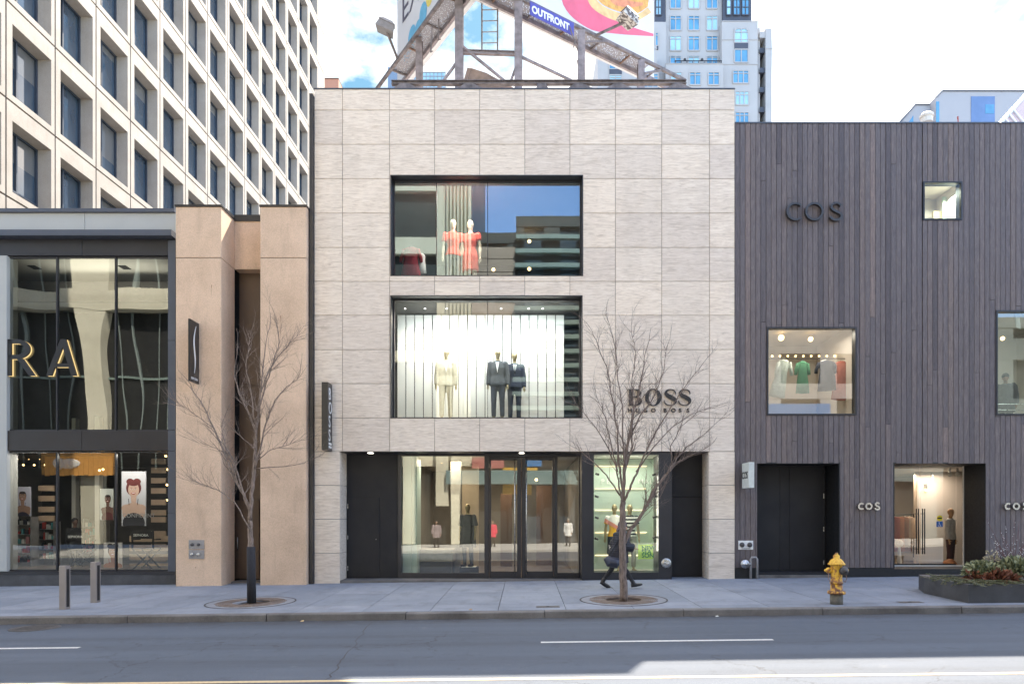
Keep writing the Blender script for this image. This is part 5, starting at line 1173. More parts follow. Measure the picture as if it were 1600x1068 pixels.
# maker's plate on the catwalk
q = MB(); d2 = d; pc = atz(860, 9, ZC)
def on_rail(px, off=.07): # point of rail line with photo x
    for k in range(2000):
        pt = rA-d*3+d*k*.005
        if VX+pt.x*F/pt.y >= px: return pt
s0 = on_rail(826); s1 = on_rail(894)
pw_ = (s1-s0).length
wdir = (s1-s0).normalized(); npl = nr
q.hexa([s0+npl*.06+Vector((0, 0, -.42)), s1+npl*.06+Vector((0, 0, -.42)), s1+npl*.09+Vector((0, 0, -.42)), s0+npl*.09+Vector((0, 0, -.42)), s0+npl*.06+Vector((0, 0, -.02)), s1+npl*.06+Vector((0, 0, -.02)), s1+npl*.09+Vector((0, 0, -.02)), s0+npl*.09+Vector((0, 0, -.02))])
pl_ = q.build('name_plate', plain('plate_blue', (.07, .07, .36), .5), TR)
ang = math.atan2(wdir.y, wdir.x)
text('OUTFRONT', .30, Matrix.Translation(s0+npl*.095+wdir*.05+Vector((0, 0, -.33))) @ Matrix.Rotation(ang, 4, 'Z') @ Matrix.Rotation(R(90), 4, 'X'), .004, M_WHITE, 'lettering', pl_, bold=.012, sx=pw_/1.9)
for (a, b_, ya_, yb2) in (((985, 44), (900, 112), 0, 0),):
    q = MB(); p1_ = on_rail(948); q.bar(p1_, Vector((X(908.5, 21.6)+.1, 21.6, Z(66, 21.6))), .06); q.bar(on_rail(1036), Vector((X(1001.5, 23.2)+.1, 23.2, Z(115, 23.2))), .06); q.build('strut', M_RUST, TR)
# left billboard
TL = thing('billboard', 'left rooftop billboard seen edge on with cut off dark letters and a blue mark', 'billboard', tuple(lA), 'rooftop billboards')
dl = (lB-lA).normalized(); nl = Vector((dl.y, -dl.x, 0)); nl = nl if nl.x < 0 else -nl
catwalk(TL, lA-dl*2, lB, .62, nl)
q = MB(); a, b_ = lA-dl*2-nl*.03+Vector((0, 0, .05)), lB-dl*1.2-nl*.03+Vector((0, 0, .05)); q.add([a, b_, b_-nl*.56, a-nl*.56], [(0, 1, 2, 3)]); q.build('mesh_deck', M_MESH, TL)
pL0 = lA-dl*2-nl*.74; peL = None
for t in range(600):
    pt = pL0+dl*(t*.02)
    if VX+pt.x*F/pt.y < 621: peL = pt; break
LL = (peL-pL0).length
def wl2(s, z): return pL0+dl*s+Vector((0, 0, z))
q = MB(); q.hexa([wl2(0, .1), wl2(LL, .1), wl2(LL, .1)-nl*.2, wl2(0, .1)-nl*.2, wl2(0, H_), wl2(LL, H_), wl2(LL, H_)-nl*.2, wl2(0, H_)-nl*.2]); q.build('panel', M_VINYL, TL)
angl = math.atan2(-dl.y, -dl.x)
# face looks along nl; text reads from far end to near end
text('EXCELLENCE', 1.3, Matrix.Translation(wl2(LL-.4, 2.3)+nl*.01) @ Matrix.Rotation(angl, 4, 'Z') @ Matrix.Rotation(R(90), 4, 'X'), .004, plain('ink', (.08, .08, .12), .5), 'lettering', TL)
q = MB(); q.m = 0
for (s_, z_, r_) in ((.9, 1.0, .28), (1.3, 1.3, .34), (1.8, 1.25, .3), (2.2, 1.6, .3), (2.7, 1.9, .26)):
    n_ = 14; q.m = 0 if s_ < 2.5 else 1; q.add([wl2(LL-s_+r_*math.cos(2*math.pi*k/n_), z_+r_*1.3*math.sin(2*math.pi*k/n_))+nl*(.006+s_*.001) for k in range(n_)], [tuple(range(n_))])
q.build('artwork', [plain('blue_vinyl', (.12, .42, .62), .5), plain('yellow_vinyl', (.75, .6, .12), .5)], TL)
# floodlights
def floodlight(label, px, py, y, yaw, s_, roll, arm_to, m_):
    c = P(px, py, y); T = thing('floodlight', label, 'floodlight', tuple(c), 'floodlights on the billboard catwalks')
    Rm = Matrix.Translation(c) @ Matrix.Rotation(yaw, 4, 'Z') @ Matrix.Rotation(roll, 4, 'Y') @ Matrix.Rotation(R(18), 4, 'X')
    q = MB(); w_, h_, d_ = s_*.5, s_*.34, s_*.42
    vs = [Rm @ Vector(v) for v in ((-w_, -d_, -h_*.6), (w_, -d_, -h_*.6), (w_*.85, d_, -h_*.9), (-w_*.85, d_, -h_*.9), (-w_*.8, -d_*.7, h_*.5), (w_*.8, -d_*.7, h_*.5), (w_*.7, d_*.8, h_*.4), (-w_*.7, d_*.8, h_*.4))]
    q.hexa(vs); q.build('housing', m_, T)
    q = MB(); vs = [Rm @ Vector(v) for v in ((-w_*.9, -d_*.75, h_*.52), (w_*.9, -d_*.75, h_*.52), (w_*.8, d_*.85, h_*.42), (-w_*.8, d_*.85, h_*.42), (-w_*.5, -d_*.4, h_*.95), (w_*.5, -d_*.4, h_*.95), (w_*.45, d_*.5, h_*.85), (-w_*.45, d_*.5, h_*.85))]
    q.hexa(vs); q.build('hood', M_GALV, T)
    q = MB(); q.bar(c+Vector((0, 0, -h_*.5)), arm_to, .06); q.build('arm', M_RUST, T)
m, n, b = mat('flaking_paint'); fl = noise(n, coords(n), 9, 3, .6); n.links.new(ramp(n, fl, [(.47, (.11, .09, .085)), (.52, (.6, .57, .52))]), b.inputs['Base Color']); M_FLAKE = m
fA = lB.lerp(lA, .32)
floodlight('grey floodlight box sticking out left of the left billboard', 603.5, 42, 22.6, R(12), .62, R(18), fA, M_GALV)
floodlight('dark floodlight box with flaking paint on the right catwalk', 982, 27, 21.3, R(30), .60, R(20), on_rail(930), M_FLAKE)
q = MB(); y = 20.8; q.tube([P(675.5, 40, y), P(673, 82, y), P(676, 80, y)], .022, 6); q.tube([P(685.5, 30, y), P(685, 63, y), P(688.5, 61.5, y)], .022, 6); q.tube([P(899, 62, 21.3), P(894, 82, 21.3), P(902, 95, 21.3), P(900, 112, 21.3), P(896, 118, 21.3)], .014, 6)
q.tube([P(890, 42, 21.3), P(900, 70, 21.3), P(903, 80, 21.4)], .02, 6)
q.build('hanging_cable', M_RUST, BF)

# ================================================================== FIGURES
DEF = dict(pel=(0, 0, .96), wai=(0, 0, 1.12), che=(0, 0, 1.30), sho=(0, .005, 1.45), nec=(0, 0, 1.53), hd=(0, -.01, 1.67),
           hL=(.095, 0, .92), kL=(.105, -.01, .50), aL=(.11, .02, .09), hR=(-.095, 0, .92), kR=(-.105, -.01, .50), aR=(-.11, .02, .09),
           sL=(.185, 0, 1.42), eL=(.235, .01, 1.13), wL=(.245, -.04, .88), sR=(-.185, 0, 1.42), eR=(-.235, .01, 1.13), wR=(-.245, -.04, .88),
           tL=(0, -1, 0), tR=(0, -1, 0), look=(0, -1, 0))
def figure(name, label, cat, loc, yaw, H, skin, clothes, pose=None, female=False, group=None, hair=None, face=False, fingers=False, voxel=.017, feet=True):
    """clothes: list of (kind, material) ; returns the thing"""
    T = thing(name, label, cat, tuple(loc), group)
    J = dict(DEF); J.update(pose or {}); J = {k: Vector(v) for k, v in J.items()}
    s = H/1.82; M_ = Matrix.Translation(Vector(loc)) @ Matrix.Rotation(yaw, 4, 'Z') @ Matrix.Scale(s, 4)
    fw = .86 if female else 1.0
    side = (1, 0, 0)
    def tf(q):
        q.v = [M_ @ v for v in q.v]; return q
    def limbs(q, a, b_, c_, r1, r2, r3):
        a, b_, c_ = J[a], J[b_], J[c_]; q.tube([a, a.lerp(b_, .5), b_], [r1, (r1+r2)/2*1.03, r2], 10); q.ball(b_, r2, 10, 6); q.tube([b_, b_.lerp(c_, .3), c_], [r2, r2*1.08, r3], 10)
    q = MB()
    q.tube([J['pel']-Vector((0, 0, .07)), J['pel'], J['wai'], J['che'], J['sho'], J['sho']+Vector((0, 0, .04))],
           [(.13, .10), (.165*(1.04 if female else 1), .115), (.125*fw, .092), (.160*fw, .112), (.15*fw, .08), (.07, .055)], 16, side=side)
    q.ball(J['sL']*1, .062, 10, 6); q.ball(J['sR']*1, .062, 10, 6)
    q.tube([J['sho'], J['nec'], J['hd']-Vector((0, 0, .05))], [.062, .052, .05], 10)
    hd = J['hd']; lk = J['look'].normalized()
    q.ball(hd+Vector((0, 0, .02)), .098, 14, 10, (.80, .95, 1.08)); q.ball(hd+lk*.02-Vector((0, 0, .055)), .062, 12, 8, (.85, .95, 1.0))
    if face:
        q.ball(hd+lk*.098-Vector((0, 0, .012)), .017, 8, 6, (.9, 1, 1.5)); q.ball(hd+lk*.088-Vector((0, 0, .055)), .016, 8, 5, (1.4, .6, .5))
        sd = lk.cross(Vector((0, 0, 1))).normalized()
        for k in (-1, 1): q.ball(hd+sd*.082*k, .024, 8, 6, (.6, .8, 1.2))
    limbs(q, 'hL', 'kL', 'aL', .085*fw+.005, .055, .038); limbs(q, 'hR', 'kR', 'aR', .085*fw+.005, .055, .038)
    limbs(q, 'sL', 'eL', 'wL', .052*fw, .040, .027); limbs(q, 'sR', 'eR', 'wR', .052*fw, .040, .027)
    for sd_ in 'LR':
        w_ = J['w'+sd_]; e_ = J['e'+sd_]; dr = (w_-e_).normalized(); q.tube([w_-dr*.02, w_+dr*.05, w_+dr*.10], [(.027, .022), (.042, .018), (.036, .014)], 10)
        sx_ = dr.orthogonal().normalized(); fwd = Vector((0, -1, 0)); acr = (fwd-dr*fwd.dot(dr)).normalized()
        for k, ln in enumerate((.062, .074, .080, .070)):
            o_ = w_+dr*.09+acr*(.026-.018*k); cu = (Vector((-1 if sd_ == 'L' else 1, 0, 0))*.35)
            q.tube([o_, o_+dr*ln*.5+cu*.01, o_+dr*ln*.9+cu*.05], [.0095, .009, .007], 6)
        q.tube([w_+dr*.03+acr*.03, w_+dr*.06+acr*.06, w_+dr*.09+acr*.065], [.014, .011, .008], 6)
        a_ = J['a'+sd_]; td = J['t'+sd_].normalized(); heel = a_-Vector((0, 0, .055))
        q.tube([heel-td*.05, heel+td*.05, heel+td*.16, heel+td*.20], [(.034, .035), (.042, .04), (.045, .026), (.03, .018)], 10)
    fuse(tf(q), 'body', skin, T, voxel*s, 4)
    for kind, m_ in clothes:
        q = MB(); nm = kind
        if kind in ('jacket', 'shirt', 'tee', 'coat', 'knit', 'puffer'):
            ex = {'jacket': .022, 'shirt': .014, 'tee': .016, 'coat': .05, 'puffer': .088, 'knit': .02}[kind]; base = {'jacket': -.10, 'shirt': -.05, 'tee': -.03, 'coat': -.30, 'puffer': -.26, 'knit': -.08}[kind]
            pe_ = J['pel']; flare = .03 if kind == 'coat' else .012
            q.tube([pe_+Vector((0, .0, base)), pe_, J['wai'], J['che'], J['sho'], J['sho']+Vector((0, 0, .055))],
                   [(.165+ex+flare, .118+ex+flare), (.168+ex, .118+ex), (.130*fw+ex+.006, .095+ex), (.163*fw+ex, .115+ex), (.155*fw+ex, .082+ex), (.07+ex*.6, .06+ex*.6)], 18, side=side)
            for sd_ in 'LR':
                a, b2, c2 = J['s'+sd_], J['e'+sd_], J['w'+sd_]
                q.ball(a, .064+ex*.7, 10, 6)
                if kind == 'tee': q.tube([a, a.lerp(b2, .55)], [.058+ex, .054+ex], 10)
                else: q.tube([a, b2], [.056+ex, .044+ex], 10); q.ball(b2, .044+ex, 10, 6); q.tube([b2, b2.lerp(c2, .95)], [.044+ex, .032+ex], 10)
        elif kind == 'trousers':
            q.tube([J['pel']-Vector((0, 0, .10)), J['pel'], J['wai']-Vector((0, 0, .06))], [(.155, .115), (.178, .128), (.142*fw, .106)], 16, side=side)
            for sd_ in 'LR':
                a, b2, c2 = J['h'+sd_], J['k'+sd_], J['a'+sd_]; q.tube([a, b2], [.098, .070], 12); q.ball(b2, .070, 10, 6); q.tube([b2, c2+(b2-c2)*.04], [.070, .058], 12)
        elif kind == 'leggings':
            for sd_ in 'LR':
                a, b2, c2 = J['h'+sd_], J['k'+sd_], J['a'+sd_]; q.tube([a, b2], [.095, .062], 12); q.ball(b2, .062, 10, 6); q.tube([b2, b2.lerp(c2, .3), c2], [.062, .064, .044], 12)
        elif kind == 'boots':
            for sd_ in 'LR':
                a_ = J['a'+sd_]; td = J['t'+sd_].normalized(); up_ = (J['k'+sd_]-a_).normalized(); heel = a_-Vector((0, 0, .05))
                q.tube([a_+up_*.10, a_, heel], [.056, .052, .05], 12); q.tube([heel-td*.065, heel+td*.05, heel+td*.17, heel+td*.225], [(.045, .05), (.052, .05), (.053, .036), (.035, .024)], 12)
        elif kind in ('skirt', 'dress', 'wide_dress'):
            if kind == 'skirt': q.tube([J['pel']-Vector((0, 0, .50)), J['pel']-Vector((0, 0, .1)), J['pel'], J['wai']], [(.20, .15), (.185, .14), (.175, .13), (.13, .10)], 18, side=side)
            else:
                wd = .05 if kind == 'wide_dress' else 0
                q.tube([J['pel']-Vector((0, 0, .36+wd)), J['pel'], J['wai'], J['che'], J['sho'], J['sho']+Vector((0, 0, .04))], [(.21+wd, .15+wd), (.185+wd, .135), (.135+wd, .105), (.168, .125), (.165, .095), (.09, .07)], 18, side=side)
                for sd_ in 'LR': q.ball(J['s'+sd_], .076, 10, 6); q.tube([J['s'+sd_], J['s'+sd_].lerp(J['e'+sd_], .4 if kind == 'dress' else .9)], [.074, .066 if kind == 'dress' else .09], 10)
        elif kind == 'shirt_front':
            c0 = J['che']+Vector((0, -.118, 0)); q.prism([c0+Vector((0, -.022, -.12)), c0+Vector((.045, -.012, .15)), c0+Vector((-.045, -.012, .15))], (0, .01, 0)); nm = 'shirt_front'
            o_ = tf(q).build(nm, m_, T); continue
        elif kind == 'tie':
            c0 = J['che']+Vector((0, -.146, 0)); q.prism([c0+Vector((-.006, .006, .14)), c0+Vector((.006, .006, .14)), c0+Vector((.018, 0, -.08)), c0+Vector((0, 0, -.11)), c0+Vector((-.018, 0, -.08))], (0, .008, 0)); o_ = tf(q).build(nm, m_, T); continue
        elif kind == 'hair':
            q.ball(hd+Vector((0, .02, .045)), .108, 14, 10, (.86, .95, .95))
        elif kind == 'beanie':
            q.ball(hd+Vector((0, .012, .06)), .112, 14, 10, (.88, .98, .85))
        elif kind == 'hood':
            q.ball(hd-lk*.03+Vector((0, 0, .03)), .128, 14, 10, (.88, 1, 1.02)); q.tube([J['sho']+Vector((0, 0, .0)), hd-lk*.04-Vector((0, 0, .04))], [.10, .10], 12)
        fuse(tf(q), nm, m_, T, voxel*s, 3)
    return T, M_, J
M_EGG = plain('cream_mannequin', (.62, .55, .42), .45, 0, .04); M_GOLD = plain('bronze_mannequin', (.36, .29, .17), .35, .55, .1)
fb = lambda nm, c: plain(nm, c, .85, 0, .12, 14)
M_RED = fb('coral_cloth', (.80, .10, .07)); M_NAVY = fb('navy_cloth', (.025, .032, .055)); M_CHAR = fb('charcoal_cloth', (.055, .06, .07)); M_GREYC = fb('grey_cloth', (.30, .29, .27))
M_SAND2 = fb('stone_suit_cloth', (.40, .36, .28)); M_SHIRT = fb('white_cloth', (.75, .75, .75)); M_BLK = fb('black_cloth', (.018, .018, .022)); M_MAROON = fb('maroon_cloth', (.28, .015, .03))
# upper window pair
yU = YF+1.6; zU = Z(462, yU)
figure('mannequin', 'cream mannequin in coral top and grey trousers, left of the upper window pair', 'mannequin', (X(708, yU), yU, zU-.0), R(8), 2.38*.98, M_EGG, [('trousers', M_GREYC), ('tee', M_RED)], female=True)
figure('mannequin', 'cream mannequin in a short coral dress, right of the pair in the upper window', 'mannequin', (X(735, yU), yU, zU-.05), R(-12), 2.36, M_EGG, [('dress', M_RED)], female=True)
def garment(name, label, px, py_top, w_, h_, y, m_, cat='garment', group=None, flare=1.15, tilt=0.0, sleeves=True):
    c = P(px, py_top, y); T = thing(name, label, cat, tuple(c), group); q = MB(); q.smooth = True
    q.tube([c+Vector((0, 0, 0)), c+Vector((0, 0, -.05)), c+Vector((tilt*.3, 0, -h_*.35)), c+Vector((tilt*.7, 0, -h_*.7)), c+Vector((tilt, 0, -h_))],
           [(w_*.16, .03), (w_*.42, .06), (w_*.38, .07), (w_*.44*flare, .08), (w_*.5*flare, .09)], 14, side=(1, 0, 0)); q.build('cloth', m_, T)
    if sleeves:
        for k in (-1, 1):
            q = MB(); q.smooth = True; q.tube([c+Vector((k*w_*.38, 0, -.07)), c+Vector((k*w_*.52, .02, -h_*.30)), c+Vector((k*w_*.55, .02, -h_*.42))], [.06, .055, .05], 8); q.build('sleeve', m_, T)
    q = MB(); q.tube([c+Vector((-w_*.3, 0, -.03)), c+Vector((0, 0, .03)), c+Vector((w_*.3, 0, -.03))], .008, 6); q.tube([c+Vector((0, 0, .03)), c+Vector((0, 0, .10)), c+Vector((.02, 0, .12))], .006, 6); q.build('hanger', M_STEEL, T)
    return T
garment('shirt', 'maroon shirt hanging at the left of the upper window', 642, 386, .55, 1.05, YF+1.3, M_MAROON)
garment('shirt', 'pale grey shirt beside the maroon one in the upper window', 659, 396, .25, .6, YF+1.5, M_SHIRT, sleeves=False)
# suited trio
yM = YF+.95; zM = Z(657, yM)
HS_ = 2.12
figure('mannequin', 'mannequin in stone coloured suit, leftmost of the three suited figures', 'mannequin', (X(697, yM), yM, zM), R(6), HS_, M_GOLD, [('trousers', M_SAND2), ('jacket', M_SAND2), ('shirt_front', M_SHIRT)], group=None)
figure('mannequin', 'mannequin in charcoal jacket and open shirt, middle one of the suited trio', 'mannequin', (X(778, yM), yM, zM), R(-4), HS_, M_GOLD, [('trousers', M_NAVY), ('jacket', M_CHAR), ('shirt_front', M_SHIRT)])
figure('mannequin', 'mannequin in dark navy suit with black tie, rightmost suited figure', 'mannequin', (X(804, yM+.25), yM+.25, zM), R(4), HS_*.99, M_GOLD, [('trousers', M_NAVY), ('jacket', M_NAVY), ('shirt_front', M_SHIRT), ('tie', M_BLK)])
# ground floor
yG = YR+1.0; pz = Z(885, yG)
t_ = thing('plinth', 'low black plinth under the dark dressed mannequin', 'plinth', (X(733, yG), yG, .02)); q = MB(); q.bbox(X(719, yG), X(747, yG), yG-.25, yG+.3, .02, pz, .01); q.build('block', M_BLK, t_)
q = MB(); q.box(X(722, yG), X(744, yG), yG-.2, yG+.26, pz, pz+.012); q.build('top', M_WHITE, t_)
figure('mannequin', 'gold headed mannequin in a long dark cape dress on a black plinth', 'mannequin', (X(731, yG), yG, pz+.015), R(-20), 1.93, M_GOLD, [('wide_dress', M_CHAR), ('trousers', M_CHAR), ('boots', M_BLK)], female=True)
yW = YD+.72; zW = Z(892, yW)
A_, MA, JA = figure('mannequin', 'bronze mannequin in pink and yellow top behind the left side of the tree trunk', 'mannequin', (X(960, yW), yW, zW), R(-10), 1.98, M_GOLD, [('tee', plain('colour_block_cloth', (.75, .42, .08), .8)), ('skirt', M_NAVY)], female=True, pose=dict(sL=(.18, 0, 1.42), eL=(.24, .02, 1.13), wL=(.25, -.03, .86)))
# colour blocks: white yoke, pink diagonal
m = [o for o in A_.children if o.name.startswith('tee')][0].active_material; n = m.node_tree; b = n.nodes['Principled BSDF']
for l_ in list(b.inputs['Base Color'].links): n.links.remove(l_)
sp2 = n.nodes.new('ShaderNodeSeparateXYZ'); n.links.new(coords(n), sp2.inputs[0]); ma = n.nodes.new('ShaderNodeMath'); ma.operation = 'MULTIPLY_ADD'; ma.inputs[1].default_value = .6; n.links.new(sp2.outputs['X'], ma.inputs[0]); n.links.new(sp2.outputs['Z'], ma.inputs[2])
r_ = n.nodes.new('ShaderNodeValToRGB'); r_.color_ramp.interpolation = 'CONSTANT'; e = r_.color_ramp.elements; e[0].color = (.80, .42, .02, 1); e[0].position = 0; e[1].position = .42; e[1].color = (.80, .30, .22, 1); k_ = e.new(.62); k_.color = (.8, .78, .74, 1)
n.links.new(mrange(n, ma.outputs[0], 1.0, 1.6), r_.inputs[0]); n.links.new(r_.outputs[0], b.inputs['Base Color'])
m, n, b = mat('striped_knit'); sp2 = n.nodes.new('ShaderNodeSeparateXYZ'); n.links.new(coords(n), sp2.inputs[0]); ma = n.nodes.new('ShaderNodeMath'); ma.operation = 'MULTIPLY'; ma.inputs[1].default_value = 9.5; n.links.new(sp2.outputs['Z'], ma.inputs[0])
mb_ = n.nodes.new('ShaderNodeMath'); mb_.operation = 'FRACT'; n.links.new(ma.outputs[0], mb_.inputs[0]); mc_ = n.nodes.new('ShaderNodeMath'); mc_.operation = 'GREATER_THAN'; mc_.inputs[1].default_value = .5; n.links.new(mb_.outputs[0], mc_.inputs[0]); n.links.new(mixc(n, mc_.outputs[0], (.02, .02, .025), (.75, .73, .7)), b.inputs['Base Color']); inp(b, Roughness=.9); M_STRIPE = m
figure('mannequin', 'bronze mannequin in striped knit and grey trousers right of the tree trunk', 'mannequin', (X(984, yW+.1), yW+.1, zW), R(10), 1.98, M_GOLD, [('tee', M_STRIPE), ('trousers', M_GREYC)], female=True)
t_ = thing('window_poster', 'lime green poster with dark scribbled lettering in the display window', 'poster', tuple(P(1008, 873, YD+.25))); y = YD+.25
q = MB(); q.box(X(997, y), X(1020.5, y), y, y+.012, Z(873, y), Z(850, y)); q.build('sheet', plain('lime_sheet', (.55, .85, .12), .6, 0, .03), t_)
for st, px, py, sz in (('NEW', 1002.5, 858.5, .17), ('SEA', 1002.5, 864.5, .17), ('SON', 1002.5, 870.5, .17)): text(st, sz, FRONT(X(px, y), y-.006, Z(py, y)), .002, fb('ink_%d' % int(py), (.03, .25, .07)), 'lettering', t_, bold=.004)
# timber shop
yC = ye+.95
figure('mannequin', 'tan headed mannequin in pale grey knit and maroon trousers behind the glass doors', 'mannequin', (X(1485, yC), yC, .17), R(40), 1.90, plain('wood_mannequin', (.50, .28, .13), .5), [('knit', fb('pale_knit', (.5, .49, .48))), ('trousers', fb('aubergine_cloth', (.06, .022, .025)))], female=True)
for i, (px, py, r_, c_) in enumerate(((1484, 883, .20, (.45, .18, .07)), (1494, 887, .13, (.5, .30, .10)), (1405, 848, .12, (.62, .42, .28)))):
    yy = yC-.4+(.5 if i == 2 else i*.06); q = MB(); q.smooth = True; q.ball(P(px, py, yy), r_, 20, 14); o_ = q.build('display_ball', plain('ball_%d' % i, c_, .6)); tag(o_, ('large rust coloured ball on the floor inside the glass doors', 'smaller ochre ball beside the rust one inside the glass doors', 'pale ball on a stand at the left of the glass doorway')[i], 'ball', 'decorative balls in the doorway')
q = MB(); yy = yC+.1; p = P(1405, 848, yy); q.tube([(p.x, yy, .15), (p.x, yy, p.z-.1)], [.1, .03], 10); tag(q.build('display_stand', M_WHITE), 'small white stand under the pale ball in the glass doorway', 'stand')
RK = thing('clothes_rail', 'black clothes rail with hanging garments at the left of the glass doorway', 'clothes rail', tuple(P(1412, 870, yC+.8))); y = yC+.8
q = MB(); q.tube([P(1396, 804, y), P(1428, 803, y)], .015, 6); q.tube([P(1427.5, 803, y), P(1427.5, 870, y)], .015, 6); q.build('frame', M_BLACK, RK)
for px, c_, lb in ((1401, (.30, .05, .03), 'dark rust garment, leftmost on the rail by the glass doors'), (1408, (.42, .14, .05), 'orange brown garment in the middle of the rail by the glass doors'), (1415, (.28, .12, .06), 'brown garment right of the middle on the rail by the glass doors'), (1422.5, (.55, .38, .26), 'pale peach garment at the end of the rail by the glass doors')):
    garment('coat', lb, px, 807, .36, 1.1 if px < 1420 else .9, y, fb('g%d' % px, c_), sleeves=False, group='garments on the doorway rail')
# upper window rails
y = 20.3; RL = thing('clothes_rail', 'black hanging rail across the large timber framed window', 'clothes rail', tuple(P(1268, 559, y)))
q = MB(); q.tube([P(1192, 560, y), P(1345, 560, y)], .012, 6); q.build('bar', M_BLACK, RL)
for px, pt, w_, h_, c_, lb, tl in ((1225, 562, .42, 1.1, (.62, .68, .62), 'pale mint blouse on the window rail', -.22), (1254, 564, .36, .95, (.08, .26, .14), 'green top on the window rail', 0), (1291, 563, .55, .9, (.025, .03, .05), 'navy top on the window rail', .05), (1315, 564, .42, 1.15, (.50, .16, .12), 'dusty pink pleated dress on the window rail', -.08)):
    garment('dress' if px == 1315 else 'top', lb, px, pt, w_, h_, y, fb('w%d' % px, c_), tilt=tl, sleeves=(px != 1315), group='garments on the upper window rail')
yP = 20.1
figure('person', 'person in dark coat and black beanie looking down inside the right edge window', 'person', (X(1571, yP), yP, Z(672, yP)-.15), R(-35), 1.84, plain('skin_a', (.32, .17, .11), .6), [('coat', M_CHAR), ('trousers', M_BLK), ('beanie', M_BLK)], face=True, pose=dict(hd=(0, -.05, 1.66), look=(0, -1, -.4)))
q = MB(); y = 19.7; q.tube([P(1558, 631, y), P(1640, 631, y)], .014, 6); q.tube([P(1558, 640, y), P(1640, 640, y)], .01, 6); tag(q.build('glass_balustrade', M_STEEL), 'thin pale handrail inside the window at the right edge', 'handrail')
q = MB(); y = 19.9; q.prism([P(1586, 486, y), P(1592, 486, y), P(1595, 514, y), P(1588, 511, y)], (0, .03, 0)); tag(q.build('hanging_tag', M_WHITE), 'white strip hanging at the top of the right edge window', 'hanging banner')

# walking person
yPp = 17.15; sc_p = yPp/F; zP = g(2.3, yPp)
POSE = dict(pel=(-.03, 0, .90), wai=(.0, 0, 1.05), che=(.05, 0, 1.23), sho=(.06, 0, 1.38), nec=(.075, 0, 1.45), hd=(.10, -.02, 1.56), look=(1, -.1, -.35),
            hR=(-.02, -.085, .86), kR=(.12, -.10, .49), aR=(.34, -.10, .13), hL=(-.04, .085, .86), kL=(-.19, .09, .47), aL=(-.42, .09, .16),
            tR=(1, 0, .12), tL=(.88, 0, -.55), sR=(.09, -.175, 1.34), eR=(.10, -.22, 1.07), wR=(.33, -.17, 1.02), sL=(.09, .175, 1.34), eL=(-.10, .21, 1.12), wL=(.02, .24, .90))
m, n, b = mat('quilted_navy'); wv_ = n.nodes.new('ShaderNodeTexWave'); wv_.wave_type = 'BANDS'; wv_.bands_direction = 'Z'; inp(wv_, Scale=5.5, Distortion=.6, Detail=2); n.links.new(coords(n), wv_.inputs['Vector']); n.links.new(ramp(n, noise(n, coords(n), 9), [(.3, (.010, .011, .018)), (.7, (.022, .022, .034))]), b.inputs['Base Color']); inp(b, Roughness=.55); bump(n, b, wv_.outputs['Fac'], .35, .02); M_QUILT = m
PR, MP, JP = figure('person', 'person walking right behind the right tree in navy quilted coat, dark leggings and ankle boots', 'person', (X(968, yPp), yPp, zP+.005), 0, 1.80, plain('skin_b', (.45, .26, .18), .55), [('leggings', M_BLK), ('boots', plain('black_leather', (.015, .015, .017), .35)), ('puffer', M_QUILT)], pose=POSE, female=True, face=True, voxel=.013)
q = MB(); hd = JP['hd']; q.ball(hd+Vector((-.03, 0, .04)), .125, 14, 10, (.95, .88, .95)); q.tube([hd+Vector((-.05, 0, -.02)), JP['sho']+Vector((-.05, 0, .03))], [.095, .11], 12); q.v = [MP @ v for v in q.v]
m, n, b = mat('patterned_hat'); f_ = noise(n, coords(n), 26, 3, .6); n.links.new(ramp(n, f_, [(.45, (.02, .018, .03)), (.55, (.16, .12, .14))]), b.inputs['Base Color']); inp(b, Roughness=.9)
fuse(q, 'hood', m, PR, .015, 3)
bg_ = thing('shoulder_bag', 'soft dark blue bag slung behind the walking person at hip height', 'bag', (X(958, yPp), yPp-.2, zP+.6)); q = MB()
c = Vector((X(957, yPp), yPp-.21, zP+.72)); q.tube([c+Vector((-.20, 0, .06)), c+Vector((-.1, 0, -.04)), c+Vector((.06, 0, -.07)), c+Vector((.16, 0, .0))], [(.07, .07), (.14, .17), (.14, .18), (.06, .08)], 12); fuse(q, 'body', plain('bag_nylon', (.028, .032, .052), .5), bg_, .015, 4)
q = MB(); q.tube([c+Vector((-.1, .02, .12)), c+Vector((.1, .0, .45)), c+Vector((.28, .06, .66))], .014, 6); q.tube([c+Vector((.12, .02, .10)), c+Vector((.24, .0, .40)), c+Vector((.30, .06, .62))], .014, 6); q.build('strap', M_BLK, bg_)

